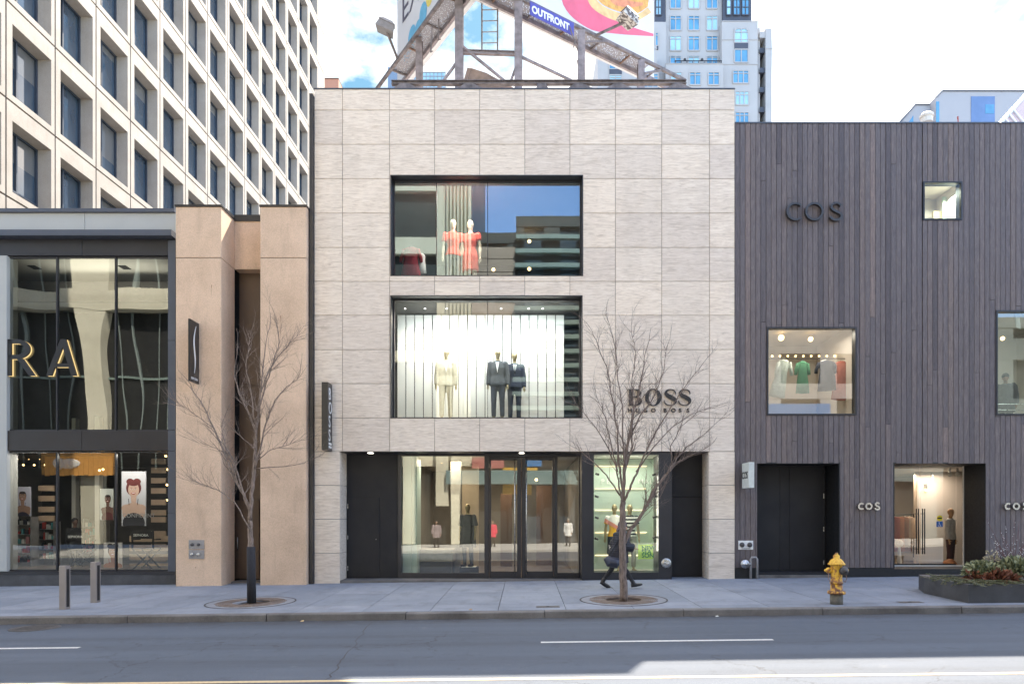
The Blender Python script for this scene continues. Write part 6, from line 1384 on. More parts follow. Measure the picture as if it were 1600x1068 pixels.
# ================================================================== TREES
RS = .82
def tree_thing(label, base, limbs_px, Y0, trunk_px, guard, rseed, barkc, crown_limits, twn=1.0):
    rg = random.Random(rseed); bx, by, bz = base
    T = thing('street_tree', label, 'tree', base, 'bare young street trees')
    m, n, b = mat('bark_%d' % rseed); f = noise(n, coords(n, (6, 6, 1.4)), 5, 8, .7)
    c = ramp(n, f, [(.35, tuple(x*.5 for x in barkc)), (.5, barkc), (.66, tuple(min(1, x*1.55) for x in barkc))]); n.links.new(c, b.inputs['Base Color']); inp(b, Roughness=.9); bump(n, b, f, .5, .01)
    pts3 = []; tq_ = MB(); tq_.smooth = True; tw = MB(); tw.smooth = False; nb = [0]
    def wob(pts, rads, dy0, dy1, q, n_=8):
        out = []; rr = []
        for i in range(len(pts)-1):
            for s_ in range(4):
                t = s_/4; px = pts[i][0]+(pts[i+1][0]-pts[i][0])*t+(rg.uniform(-1, 1) if i+s_ else 0); py = pts[i][1]+(pts[i+1][1]-pts[i][1])*t
                u = (i+t)/(len(pts)-1); out.append(P(px, py, Y0+dy0+(dy1-dy0)*u)); rr.append(rads[0]+(rads[1]-rads[0])*u)
        out.append(P(*pts[-1], Y0+dy1)); rr.append(rads[1]); q.tube(out, rr, n_); return out, rr
    def twig(p, d, L, r, depth):
        nb[0] += 1
        if nb[0] > 14000: return
        n_ = 4; pts = [p]; dd = d.copy(); cur = p.copy()
        for i in range(n_):
            dd = (dd+Vector((rg.gauss(0, .16), rg.gauss(0, .16), rg.gauss(.05, .10)))).normalized(); cur = cur+dd*L/n_; pts.append(cur)
        rr = [r*(1-.6*i/n_) for i in range(n_+1)]; tw.tube(pts, rr, 4 if r < .01 else 5, cap=False)
        if depth <= 0: return
        for k in range(1, n_+1):
            for _ in range(2 if k > 1 else 1):
                if rg.random() < .54*twn:
                    ax = Vector((rg.gauss(0, 1), rg.gauss(0, .8), rg.gauss(.15, .5))).normalized(); nd = (dd*.75+ax*.62).normalized()
                    twig(pts[k], nd, L*rg.uniform(.42, .68), rr[k]*.62, depth-1)
    tp, tr_ = wob(trunk_px, guard[2], 0, 0, tq_, 12)
    tq_.tube([Vector((tp[0].x, tp[0].y, bz-.15)), tp[0]], [guard[2][0]*1.25, guard[2][0]], 12)
    for (pts, r0, r1, dy, dens) in limbs_px:
        out, rr = wob(pts, (r0*RS, r1*RS), dy*.15, dy, tq_, 8)
        L = len(out)
        for i in range(int(L*.28), L):
            for _ in range(dens):
                if rg.random() < .55:
                    d0 = (out[min(i+1, L-1)]-out[i-1]).normalized(); ax = Vector((rg.gauss(0, 1), rg.gauss(0, .7), rg.gauss(.2, .4))).normalized()
                    twig(out[i], (d0*.9+ax*.6).normalized(), rg.uniform(.35, .75)*(1-.35*i/L), max(.0045, rr[i]*.42), 2)
        twig(out[-1], (out[-1]-out[-2]).normalized(), .6, r1, 2)
    tq_.build('trunk', m, T); tw.build('twigs', m, T)
    return T
def seg(off, sc, pts): return [(off[0]+a/sc, off[1]+b_/sc) for a, b_ in pts]
o1, s1_ = (260, 480), 2.225
b1 = P(392.5, 940, 15.3); b1.z = g(b1.x, 15.3)-.02
LM1 = [((270, 660), )]
L1 = [
 (seg(o1, s1_, [(290, 740), (288, 700), (270, 650), (235, 590), (195, 490), (160, 410), (120, 330), (90, 285)]), .050, .010, .35, 2),
 (seg(o1, s1_, [(294, 780), (240, 680), (190, 640), (130, 615), (92, 603)]), .020, .005, -.3, 2),
 (seg(o1, s1_, [(287, 700), (255, 610), (235, 540), (205, 480), (192, 420)]), .036, .008, .5, 2),
 (seg(o1, s1_, [(292, 740), (296, 650), (304, 560), (310, 470), (316, 390), (326, 290), (338, 190), (352, 90)]), .058, .009, .0, 2),
 (seg(o1, s1_, [(306, 560), (330, 470), (348, 400), (375, 325), (420, 275), (455, 250)]), .030, .006, -.35, 2),
 (seg(o1, s1_, [(312, 560), (350, 556), (420, 552), (478, 541), (512, 524)]), .014, .004, -.2, 1),
 (seg(o1, s1_, [(318, 530), (362, 495), (415, 480), (465, 462)]), .015, .004, .3, 2),
 (seg(o1, s1_, [(309, 425), (285, 365), (252, 300), (236, 240), (246, 160)]), .026, .006, .4, 2),
 (seg(o1, s1_, [(306, 490), (272, 460), (240, 432)]), .012, .004, -.3, 1),
 (seg(o1, s1_, [(326, 300), (352, 230), (385, 175), (425, 130), (452, 102)]), .024, .005, .25, 3),
 (seg(o1, s1_, [(320, 370), (340, 280), (370, 200), (392, 120), (385, 60)]), .024, .005, -.4, 3),
 (seg(o1, s1_, [(306, 400), (295, 300), (275, 200), (290, 110)]), .020, .005, .5, 2),
 (seg(o1, s1_, [(165, 420), (110, 380), (70, 350), (45, 335)]), .012, .004, -.2, 2),
 (seg(o1, s1_, [(195, 500), (150, 480), (112, 470)]), .010, .003, .2, 1)]
t1 = tree_thing('slender bare tree with a dark wrapped trunk in front of the tan pillars', tuple(b1), L1, 15.3, [(392.8, 941), (392.5, 900), (391.5, 855), (391.5, 830), (390.5, 812)], (0, 0, (.078, .046)), 11, (.20, .155, .13), None)
q = MB(); q.smooth = True; q.tube([P(393.2, 941, 15.3), P(392.8, 900, 15.3), P(392.2, 853.5, 15.3)], [.098, .094, .090], 14); q.build('trunk_guard', fb('black_wrap', (.02, .02, .025)), t1)
o2, s2_ = (880, 580), 2.811
b2_ = P(974, 937, 15.05); b2_.z = g(b2_.x, 15.05)-.02
L2 = [
 (seg(o2, s2_, [(268, 752), (292, 700), (330, 650), (365, 590), (400, 520), (450, 455), (500, 400), (540, 378), (600, 350)]), .060, .008, .3, 2),
 (seg(o2, s2_, [(455, 450), (500, 380), (545, 330), (620, 275), (705, 195)]), .026, .004, .5, 2),
 (seg(o2, s2_, [(262, 570), (245, 500), (232, 420), (205, 300), (185, 200), (150, 120)]), .028, .006, -.3, 2),
 (seg(o2, s2_, [(250, 545), (190, 455), (120, 385), (60, 340)]), .024, .005, .3, 2),
 (seg(o2, s2_, [(262, 640), (261, 570), (268, 450), (277, 370), (288, 290), (305, 190), (330, 100), (352, 0), (360, -80)]), .060, .008, .0, 2),
 (seg(o2, s2_, [(270, 565), (300, 500), (330, 430), (362, 355), (410, 262), (478, 152), (540, 60), (596, -10)]), .034, .006, -.35, 2),
 (seg(o2, s2_, [(262, 520), (243, 400), (238, 260), (215, 110), (190, -20), (150, -120), (120, -190)]), .032, .005, .35, 2),
 (seg(o2, s2_, [(272, 420), (262, 300), (262, 180), (240, 40), (232, -90), (205, -200)]), .026, .005, -.4, 3),
 (seg(o2, s2_, [(240, 440), (185, 310), (130, 230), (55, 140)]), .020, .004, -.2, 2),
 (seg(o2, s2_, [(290, 290), (340, 190), (400, 110), (440, 0), (452, -90)]), .024, .005, .4, 3),
 (seg(o2, s2_, [(320, 440), (400, 330), (470, 250), (560, 190), (640, 160)]), .020, .004, .5, 2),
 (seg(o2, s2_, [(480, 410), (470, 330), (520, 240), (580, 190)]), .016, .004, -.2, 2),
 (seg(o2, s2_, [(268, 460), (300, 330), (310, 180), (300, 60), (320, -80), (300, -170)]), .024, .005, .2, 3),
 (seg(o2, s2_, [(330, 660), (375, 620), (420, 560), (440, 520)]), .008, .003, -.2, 1)]
t2 = tree_thing('bare tree with spreading twiggy crown in front of the display window', tuple(b2_), L2, 15.05, [(974, 939), (973.5, 900), (973, 850), (973.3, 800), (973.3, 780)], (0, 0, (.092, .056)), 23, (.17, .13, .11), None)
M_GRATE = plain('worn_iron_grate', (.19, .145, .12), .8, 0, .35, 9, b_=.3); M_COLLAR = plain('collar_concrete', (.21, .215, .235), .9, 0, .12, 4)
def tree_grate(label, px, y):
    x = X(px, y); z = g(x, y); T = thing('tree_grate', label, 'tree grate', (x, y, z), 'round tree grates')
    sl_ = Vector((1, 0, SXG)).normalized(); ax = Vector((-SXG, -.014, 1)).normalized()
    q = MB(); 
    def ringf(r0, r1, h0, h1, q):
        q.lathe((x, y, z), [(r0, h0), (r0, h1), (r1, h1), (r1, h0)], 44, ax, cap=False)
    ringf(.93, .965, -.02, .006, q); q.build('frame_ring', M_JOINT, T)
    q = MB(); r = .40
    while r < .76: ringf(r, r+.022, -.02, .010, q); r += .045
    for k in range(16):
        a = 2*math.pi*k/16; d_ = Vector((math.cos(a), math.sin(a), 0)); d_ = d_-ax*d_.dot(ax); q.bar(Vector((x, y, z))+d_*.4+ax*.004, Vector((x, y, z))+d_*.76+ax*.004, .016, .008)
    q.build('grating', M_GRATE, T)
    q = MB(); ringf(.76, .93, -.02, .003, q); q.build('collar', M_COLLAR, T)
    q = MB(); q.lathe((x, y, z), [(.40, -.05), (.40, -.045)], 32, ax); q.lathe((x, y, z), [(.92, -.04), (.92, -.035)], 32, ax)
    q.build('soil', fb('dark_mulch', (.05, .028, .018)), T)
tree_grate('round rusty grate around the dark wrapped left tree', 392.5, 15.3); tree_grate('round rusty grate around the right tree', 974, 15.05)

# ================================================================== STREET FURNITURE
def bollard(label, px0, px1, pyt, pyb, Y, yaw):
    x = X((px0+px1)/2, Y); z = g(x, Y); T = thing('bollard', label, 'bollard', (x, Y, z), 'square steel bollards'); w_ = .145; h = Z(pyt, Y)-z
    Rm = Matrix.Translation((x, Y, z)) @ Matrix.Rotation(yaw, 4, 'Z')
    q = MB(); q.bbox(-w_/2, w_/2, -w_/2, w_/2, -.05, h, .006); q.v = [Rm @ v for v in q.v]; q.build('post', plain('tan_grey_steel', (.30, .265, .245), .4, .3, .06, 3), T)
    q = MB(); q.box(w_/2, w_/2+.004, -w_*.28, w_*.28, .05, h-.07); q.v = [Rm @ v for v in q.v]; q.build('side_strip', M_BLACK, T)  # black strip laid on the right side face
bollard('taller standing nearer square metal bollard at the left kerb', 94, 108, 883, 950, 14.6, R(-4)); bollard('square metal bollard set further back, right of the nearer one', 142, 156, 877.5, 940, 15.6, R(-4))
# hydrant
yHy = 14.05; xh = X(1307, yHy); zh_ = g(xh, yHy); HY = thing('fire_hydrant', 'weathered yellow fire hydrant with rust stains at the kerb', 'fire hydrant', (xh, yHy, zh_))
m, n, b = mat('worn_yellow_paint'); f_ = noise(n, coords(n, (1, 1, .7)), 11, 8, .72)
sp3 = n.nodes.new('ShaderNodeSeparateXYZ'); n.links.new(coords(n), sp3.inputs[0]); lowm = mrange(n, sp3.outputs['Z'], .75, .25, 0, .12); ad = n.nodes.new('ShaderNodeMath'); ad.operation = 'ADD'; n.links.new(f_, ad.inputs[0]); n.links.new(lowm, ad.inputs[1])
n.links.new(ramp(n, ad.outputs[0], [(.38, (.78, .50, .07)), (.53, (.68, .38, .03)), (.585, (.40, .18, .05)), (.64, (.12, .05, .025))]), b.inputs['Base Color']); inp(b, Roughness=.6); bump(n, b, f_, .4, .01); M_YEL = m
def hz_(py): return Z(py, yHy)-zh_
def lat(prof, m_, nm, c=None, axis=(0, 0, 1), n_=22, parent=HY):
    q = MB(); q.smooth = True; q.lathe(Vector((xh, yHy, zh_)) if c is None else c, prof, n_, axis); return q.build(nm, m_, parent)
lat([(.125, -.05), (.125, hz_(926))], plain('dark_standpipe', (.13, .12, .10), .8, 0, .3, 12), 'standpipe')
lat([(.17, hz_(927)), (.175, hz_(925)), (.17, hz_(923)), (.118, hz_(921.5)), (.112, hz_(911))], M_YEL, 'base_flange')
lat([(.128, hz_(911)), (.13, hz_(909.5)), (.112, hz_(908)), (.108, hz_(895)), (.112, hz_(884)), (.118, hz_(882))], M_YEL, 'barrel')
lat([(.165, hz_(882)), (.17, hz_(880)), (.15, hz_(879)), (.141, hz_(877.5)), (.129, hz_(876)), (.113, hz_(874.5)), (.095, hz_(873.2)), (.080, hz_(872.4)), (.064, hz_(872.1)), (.064, hz_(867.6)), (.048, hz_(866.3)), (.03, hz_(865.4)), (.03, hz_(863.8))], M_YEL, 'bonnet')
zc_ = zh_+hz_(890.5)
for k in (-1, 1):
    nz = lat([(.05, .09), (.055, .12), (.062, .15), (.062, .17), (.05, .20), (.028, .215), (.026, .245)], M_YEL, 'side_nozzle', Vector((xh, yHy, zc_)), (k, 0, 0), 16)
    q = MB(); q.smooth = True; q.tube([Vector((xh+k*.17, yHy-.03, zc_-.05)), Vector((xh+k*.19, yHy-.05, zc_-.16)), Vector((xh+k*.15, yHy-.06, zc_-.24)), Vector((xh+k*.115, yHy-.06, zc_-.20))], .008, 6); q.build('cap_chain', M_RUST2, nz)
cc_ = Vector((xh+.055, yHy, zc_))
lat([(.08, .08), (.082, .12), (.092, .14), (.092, .17), (.075, .19), (.03, .195), (.03, .22)], M_IRON, 'front_cap', cc_, Vector((.25, -1, 0)), 22)
for k in range(8):
    a = 2*math.pi*k/8; q = MB(); q.lathe(Vector((xh+.15*math.cos(a), yHy+.15*math.sin(a), zh_+hz_(926))), [(.014, 0), (.014, .05)], 6); q.build('bolt', M_RUST2, HY)
q = MB(); q.tube([Vector((xh, yHy, zh_+hz_(864))), Vector((xh, yHy, zh_+hz_(862.7)))], .022, 5); q.build('operating_nut', M_RUST2, HY)
# planter
PLN = thing('planter', 'low dark stone planter edged with cut conifer boughs at the right picture edge', 'planter', (10.4, 14.7, .05))
pz0 = .02; pzt = Z(912.5, 13.95); poly = [(9.06, 13.95), (13.2, 13.95), (13.2, 16.3), (9.4, 16.3), (9.07, 15.5)]
q = MB(); n_ = len(poly); inn = [(9.3, 14.15), (13.0, 14.15), (13.0, 16.1), (9.55, 16.1), (9.3, 15.45)]
for i in range(n_):
    a, b2 = poly[i], poly[(i+1) % n_]; c, d_ = inn[i], inn[(i+1) % n_]
    q.hexa([(a[0], a[1], -.1), (b2[0], b2[1], -.1), (d_[0], d_[1], -.1), (c[0], c[1], -.1), (a[0], a[1], pzt), (b2[0], b2[1], pzt), (d_[0], d_[1], pzt), (c[0], c[1], pzt)])
q.build('stone_rim', M_DSTONE, PLN)
q = MB(); q.add([(p[0], p[1], pzt-.05) for p in inn], [(0, 1, 2, 3, 4)]); q.build('soil', fb('planter_soil', (.035, .025, .02)), PLN)
def leafmat(nm, a, b2): 
    m, n, b = mat(nm); at = n.nodes.new('ShaderNodeAttribute'); at.attribute_name = 'rnd'; n.links.new(ramp(n, at.outputs['Fac'], [(0, a), (1, b2)]), b.inputs['Base Color']); inp(b, Roughness=.55); return m
def leaf(q, p, d, L, W, up=None):
    d = d.normalized(); s = d.cross(up or Vector((rng.gauss(0, 1), rng.gauss(0, 1), rng.gauss(0, 1)))).normalized()*W; nn = s.cross(d).normalized()*L*.12; q.rnd = rng.random()
    q.add([p, p+d*L*.3+s*.8+nn, p+d*L*.65+s+nn, p+d*L, p+d*L*.65-s+nn, p+d*L*.3-s*.8+nn], [(0, 1, 2, 3), (0, 3, 4, 5)])
q = MB()                                        # conifer boughs
for k in range(420):
    if rng.random() < .6: px_, py_ = rng.uniform(9.12, 11.6), rng.uniform(13.9, 14.5)
    else: px_, py_ = rng.uniform(9.05, 9.7), rng.uniform(13.95, 15.6)
    p = Vector((px_, py_, pzt+rng.uniform(-.01, .07))); a = rng.uniform(0, 6.28); d = Vector((math.cos(a), math.sin(a)*.7-.3, rng.uniform(-.3, .15))).normalized(); L = rng.uniform(.10, .22)
    for j in range(7):
        pj = p+d*L*j/7; s = d.cross(Vector((0, 0, 1))).normalized()
        for k2 in (-1, 1): leaf(q, pj, d*.8+s*k2, L*.34, .006)
q.build('conifer_boughs', leafmat('conifer_mix', (.05, .085, .035), (.22, .19, .10)), PLN)['kind'] = 'stuff'
def shrub(name, label, c, rad, n_, L, W, m_, cat='plant', squash=.75, drop=0.0, stems=True):
    T = thing(name, label, cat, (c[0], c[1], pzt-.02), 'plants filling the right planter'); q = MB(); st = MB()
    for k in range(n_):
        u = Vector((rng.gauss(0, 1), rng.gauss(0, 1), abs(rng.gauss(0, .9)))).normalized(); r_ = rng.random()**.4
        p = Vector(c)+Vector((u.x*rad*r_, u.y*rad*r_*.9, u.z*rad*squash*r_)); p.z = max(p.z, pzt); d = (u+Vector((rng.gauss(0, .5), rng.gauss(0, .5), rng.gauss(-drop, .5)))).normalized(); leaf(q, p, d, L*rng.uniform(.6, 1.25), W*rng.uniform(.7, 1.2))
    q.build('leaves', m_, T)['kind'] = 'stuff'
    if stems:
        for k in range(12):
            a = rng.uniform(0, 6.28); st.tube([(c[0], c[1], pzt-.04), (c[0]+math.cos(a)*rad*.6, c[1]+math.sin(a)*rad*.6, pzt+rad*squash*.7)], [.008, .004], 5)
        st.build('stems', M_RUST, T)
ML_G = leafmat('grey_green_leaf', (.085, .11, .055), (.36, .37, .22)); ML_B = leafmat('brown_leaf', (.06, .022, .014), (.30, .12, .07)); ML_P = leafmat('purple_leaf', (.035, .025, .07), (.09, .07, .16)); ML_D = leafmat('dark_green_leaf', (.03, .06, .02), (.12, .17, .07))
yq = 14.75
shrub('leafy_plant', 'bushy green plant at the left of the planter clump', (X(1537, yq), yq, pzt+.13), .36, 620, .12, .034, ML_G)
shrub('leafy_plant', 'pale green plant at the right edge of the planter clump', (X(1586, yq), yq, pzt+.15), .40, 700, .13, .036, ML_G)
shrub('brown_leaf_plant', 'rust brown broad leaved plant low in the middle of the clump', (X(1558, yq-.3), yq-.3, pzt+.03), .33, 340, .15, .036, ML_B, squash=.5, drop=.2)
shrub('brown_leaf_plant', 'reddish brown leaves sticking out at the left end of the clump', (X(1528, yq-.15), yq-.15, pzt+.05), .20, 90, .15, .036, ML_B, squash=.6)
shrub('purple_plant', 'dark purple plant between the two green ones', (X(1563, yq+.3), yq+.3, pzt+.25), .28, 300, .10, .024, ML_P)
shrub('dark_plant', 'dark green plant cut by the right picture edge', (X(1612, yq), yq, pzt+.15), .4, 500, .12, .034, ML_D)
shrub('tall_sprig', 'pale upright sprig standing up behind the planter clump', (X(1549, yq+.2), yq+.2, pzt+.40), .14, 90, .07, .016, leafmat('pale_sprig', (.25, .22, .13), (.42, .36, .24)), squash=1.6, stems=False)
tg = MB(); rr_ = random.Random(4)
tgT = thing('twig_bundle', 'tall thin reddish twigs with white buds rising behind the planter plants', 'twigs', (X(1580, yq), yq+.4, pzt)); bud = MB()
for k in range(34):
    p = Vector((X(rr_.uniform(1568, 1602), yq+.4), yq+.4+rr_.uniform(-.15, .15), pzt)); top = Vector((X(rr_.uniform(1545, 1630), yq+.4), yq+.4+rr_.uniform(-.2, .2), Z(rr_.uniform(808, 868), yq+.4)))
    mid = p.lerp(top, .5)+Vector((rr_.uniform(-.05, .05), 0, 0)); tg.tube([p, mid, top], [.006, .005, .003], 4)
    for _ in range(5): t = rr_.uniform(.5, 1); bud.ball(p.lerp(top, t)+Vector((rr_.uniform(-.02, .02), 0, 0)), .008, 6, 4)
tg.build('twigs', plain('red_twig', (.12, .05, .055), .8), tgT); bud.build('buds', M_WHITE, tgT)['kind'] = 'stuff'

# ================================================================== BEHIND THE COSMETICS GLASS
def poster(label, px0, px1, py0, py1, y, skin, hair, top, bgc, hair_big, tilt=0.0):
    T = thing('portrait_poster', label, 'poster', tuple(P((px0+px1)/2, py1, y)))
    x0, x1, z0, z1 = X(px0, y), X(px1, y), Z(py1, y), Z(py0, y); W, H = x1-x0, z1-z0
    q = MB(); q.box(x0, x1, y, y+.03, z0, z1); q.build('board', plain('poster_bg_%d' % px0, bgc, .5, 0, .03), T)
    mats = [plain('pskin_%d' % px0, skin, .6, 0, .06), plain('phair_%d' % px0, hair, .8), plain('ptop_%d' % px0, top, .8), plain('plip_%d' % px0, (.45, .04, .04), .5), M_WHITE, M_BLK]
    q = MB(); cx = x0+W*(.5+tilt); cz = z0+H*.66; k_ = [0]
    def el(mi, ox, oz, rx, rz, n_=24):
        k_[0] += 1; q.m = mi; pts = [Vector((cx+W*ox+W*rx*math.cos(2*math.pi*i/n_), y-.0012*k_[0], cz+W*oz+W*rz*math.sin(2*math.pi*i/n_))) for i in range(n_)]
        pts = [Vector((min(max(p.x, x0), x1), p.y, min(max(p.z, z0), z1))) for p in pts]; q.add(pts, [tuple(range(n_))])
    el(0, 0, -.92, .47, .40); el(0, -.3, -.75, .2, .16); el(0, .3, -.75, .2, .16); el(2, 0, -1.36, .46, .42); el(1, .0, .08, .25*hair_big, .27*hair_big); el(0, 0, -.34, .115, .30); el(0, 0, 0, .225, .31); el(1, 0, .25, .20, .09)
    if hair_big > 1: el(1, -.14, .34, .16, .13); el(1, .14, .34, .16, .13); el(1, 0, .30, .2, .10)
    for s_ in (-1, 1): el(4, s_*.08, .035, .035, .014); el(5, s_*.08, .035, .014, .014); el(1, s_*.08, .085, .045, .009)
    el(0, 0, -.045, .022, .05); el(3, 0, -.135, .085, .045); el(4, 0, -.125, .066, .020)
    q.m = 2
    for s_ in (-1, 1): k_[0] += 1; q.add([(cx+W*(s_*.17-.012), y-.0012*k_[0], cz-W*.62), (cx+W*(s_*.17+.012), y-.0012*k_[0], cz-W*.62), (cx+W*(s_*.2+.012), y-.0012*k_[0], cz-W*.36), (cx+W*(s_*.2-.012), y-.0012*k_[0], cz-W*.36)], [(0, 1, 2, 3)])
    q.build('portrait', mats, T); return T
yb3 = YS+.75
tp_ = poster('tall poster of a laughing woman with dark red hair behind the right pane', 190, 228, 736, 821, yb3, (.62, .42, .34), (.14, .02, .02), (.02, .02, .03), (.62, .62, .68), 1.25)
text('CONFIDENT', .17, FRONT(X(192, yb3), yb3-.03, Z(808, yb3)), .002, plain('grey_print', (.35, .35, .36), .6), 'lettering', tp_)
poster('poster of a smiling person in a dark tank top behind the left pane', 23, 48, 760, 806, yb3+.4, (.34, .20, .14), (.03, .02, .02), (.03, .025, .05), (.50, .50, .60), .95)
poster('poster of a dark skinned woman with head tilted, middle of the right half', 156, 177, 763, 812, yb3+.6, (.12, .05, .035), (.02, .012, .01), (.09, .01, .012), (.50, .52, .50), .95, .1)
poster('low poster of a woman in red beside a teal shape, at floor level', 162, 191, 847, 891, yb3+.2, (.42, .20, .13), (.03, .02, .02), (.45, .03, .03), (.58, .55, .55), 1.1)
def dchair(label, px, y):
    c = Vector((X(px, y), y, .0-.15)); z0 = Z(890, y); T = thing('director_chair', label, 'folding chair', (c.x, y, z0), 'black folding director chairs'); w_ = .30; sh = .62
    for yy in (y-.22, y+.22):
        q = MB(); q.bar((c.x-w_, yy, z0), (c.x+w_, yy, z0+sh), .035); q.build('leg', M_BLK, T); q = MB(); q.bar((c.x+w_, yy+.03, z0), (c.x-w_, yy+.03, z0+sh), .035); q.build('leg', M_BLK, T)
    q = MB(); q.box(c.x-w_, c.x+w_, y-.24, y+.25, z0+sh, z0+sh+.03); q.build('seat', M_BLK, T)
    for k in (-1, 1):
        q = MB(); q.box(c.x+k*w_-.02, c.x+k*w_+.02, y-.22, y-.18, z0+sh+.03, z0+1.15); q.box(c.x+k*w_-.02, c.x+k*w_+.02, y-.22, y+.2, z0+.88, z0+.91); q.build('arm_frame', M_BLK, T)
    q = MB(); q.box(c.x-w_-.01, c.x+w_+.01, y-.245, y-.225, z0+.92, z0+1.14); bk = q.build('backrest', M_BLK, T)
    text('SEPHORA', .10, FRONT(c.x-.24, y-.252, z0+.99), .002, M_WHITE, 'lettering', bk, bold=.002)
q = MB()
for k in range(5): q.box(xs_(150)+k*.001, xs_(262), YS+1.62, YS+1.66, -.1+k*.28, .08+k*.28)
q.build('striped_panel', M_SAND, GS)
dchair('black folding chair with white lettering at the right end of the shop window', 229, YS+.62); dchair('black folding chair with white lettering in the middle of the shop window', 127, YS+1.5)
def shelf(label, px0, px1, pys, y, seed):
    T = thing('product_shelf', label, 'shelf', (X((px0+px1)/2, y), y, -.15), 'product shelves in the cosmetics shop'); r2 = random.Random(seed); q = MB()
    for py in pys: q.box(X(px0, y), X(px1, y), y, y+.3, Z(py+.8, y), Z(py, y))
    for px in (px0, px1): q.box(X(px, y)-.015, X(px, y)+.015, y, y+.31, -.1, Z(pys[0]-12, y))
    q.build('rack', M_GALV, T); q = MB()
    for py in pys:
        x = X(px0, y)+.05
        while x < X(px1, y)-.08:
            w_ = r2.uniform(.04, .10); h = r2.uniform(.08, .22); q.m = r2.randrange(5); q.box(x, x+w_, y+.03, y+.12, Z(py, y), Z(py, y)+h); x += w_+r2.uniform(.01, .06)
    q.build('products', [fb('pr_red', (.45, .05, .04)), fb('pr_white', (.6, .6, .58)), fb('pr_pink', (.55, .25, .25)), fb('pr_teal', (.08, .28, .3)), M_BLK], T)['kind'] = 'stuff'
shelf('open steel product shelf behind the left pane', 17, 48, (819, 834, 849, 863, 878), YS+1.3, 3); shelf('product shelf full of red and white packs left of the first mullion', 58, 84, (826, 842, 857, 872), YS+2.2, 5)
shelf('product shelf in the middle of the shop behind the folding chair', 130, 162, (822, 835, 849, 862), YS+3.0, 9)
figure('person', 'person in black standing among the shelves behind the left half of the shop glass', 'person', (X(117, YS+2), YS+2, Z(893, YS+2)-.1), R(60), 1.80, plain('skin_c', (.16, .09, .07), .6), [('jacket', M_BLK), ('trousers', M_BLK), ('hair', M_BLK)], face=True)

# ================================================================== ACROSS THE STREET (seen only in reflections)
YO = -7.2
def across(name, label, x0, x1, ztop, m_, bays, fl, dep=.4, wmat=None, y=YO, z0=4.2, group='buildings across the street', piers=None, beams=None):
    T = thing(name, label, 'building', ((x0+x1)/2, y, 0), group); wmat = wmat or G_TOWER
    q = MB(); q.box(x0, x1, y-16, y-dep-.02, -.2, ztop); q.build('core', M_DKWALL, T); gq = MB(); gq.add([(x0+.05, y-dep, -.1), (x0+.05, y-dep, ztop-.2), (x1-.05, y-dep, ztop-.2), (x1-.05, y-dep, -.1)], [(0, 1, 2, 3)]); gq.build('glazing', wmat, T)
    q = MB(); bw = (x1-x0)/bays
    if piers is None: piers = [(max(x0, x0+k*bw-.55), min(x1, x0+k*bw+.55)) for k in range(bays+1)]
    if beams is None:
        beams = []; z = z0
        while z < ztop-.5: beams.append((z, z+1.4)); z += fl
    for pr in piers: q.box(pr[0], pr[1], y-dep+.02, y, pr[2] if len(pr) > 2 else -.1, ztop)
    for a, b_ in beams: q.box(x0+.001, x1-.001, y-dep+.01, y+.02, a, b_)
    q.box(x0, x1, y-dep-.5, y+.04, ztop-.7, ztop+.001); q.build('frame', m_, T); return T
across('concrete_office', 'cream concrete office building across the street seen only as a reflection', -12.5, -3.6, 34, M_CREAM, 3, 6.4, wmat=M_DKWALL, piers=[(-12.5, -8.9), (-5.9, -3.61, 5.25)], beams=[(5.2, 6.0), (12.2, 12.9), (19.4, 20.5), (23.6, 25.5), (28, 30)])
for k in range(7):
    q = MB(); q.box(-5.2+k*.24, -5.12+k*.24, YO+.03, YO+.30, 6.2, 33); q.build('fin', M_CREAM, bpy.data.objects['concrete_office'])
T = across('louvred_building', 'dark building with pale green horizontal louvres across the street seen only as a reflection', -.6, 9.0, 21.9, M_DKWALL, 4, 40)
q = MB()
for k in range(16): z = 6.0+k*.95; q.box(-.9+.02*k, 9.2, YO+.05, YO+.45, z, z+.28)
q.build('louvre', M_TEAL, T)['kind'] = 'stuff'
T = across('panelled_building', 'low building of brown panels across the street seen only as a reflection', -3.6, -.6, 20.8, M_DKWALL, 1, 3.3, .15, wmat=M_DKWALL)
for a, b_ in ((5.6, 7.6), (14.9, 16.4), (17.2, 18.1), (18.15, 19.0), (19.05, 19.8)):
    q = MB(); q.box(-3.55, -.65, YO+.02, YO+.12, a, b_); q.build('panel', M_TAUPE, T)
M_MULL = plain('grey_mullion', (.22, .26, .25), .5)
T = across('glass_tower', 'dark glazed tower with thick cream columns across the street seen only as a reflection', -42, -12.5, 40, M_CREAM, 3, 12.5, .8, wmat=M_BLACK, piers=[(-42, -40), (-29.9, -28.6), (-15, -12.6)], beams=[(15.7, 17.0), (27, 28.5)])
for k in range(26):
    q = MB(); xk = -41+k*1.12; q.box(xk, xk+.07, YO-.70, YO-.62, 5, 39); q.build('mullion', M_MULL, T)
q = MB(); q.box(-41.5, -13, YO-.72, YO-.66, 11.2, 11.35); q.build('transom', M_TEAL, T)
across('grey_office', 'grey concrete office across the street seen only as a reflection', 9.0, 24, 17.5, concrete('grey_concrete_across', (.28, .27, .27), (.34, .33, .33), (.4, .39, .38)), 4, 5.2, wmat=M_DKWALL, beams=[(4.5, 5.5), (9.6, 10.6), (12.6, 15.5)])
q = MB(); q.box(9.2, 20.2, YO+.05, YO+.4, 8.4, 9.2); q.build('blue_band', plain('blue_band', (.03, .16, .42), .5), bpy.data.objects['grey_office'])
across('beige_office', 'beige office across the street seen only as a reflection', 24, 44, 15.0, plain('teal_grey_across', (.16, .19, .19), .6), 5, 4.0, wmat=M_DKWALL)
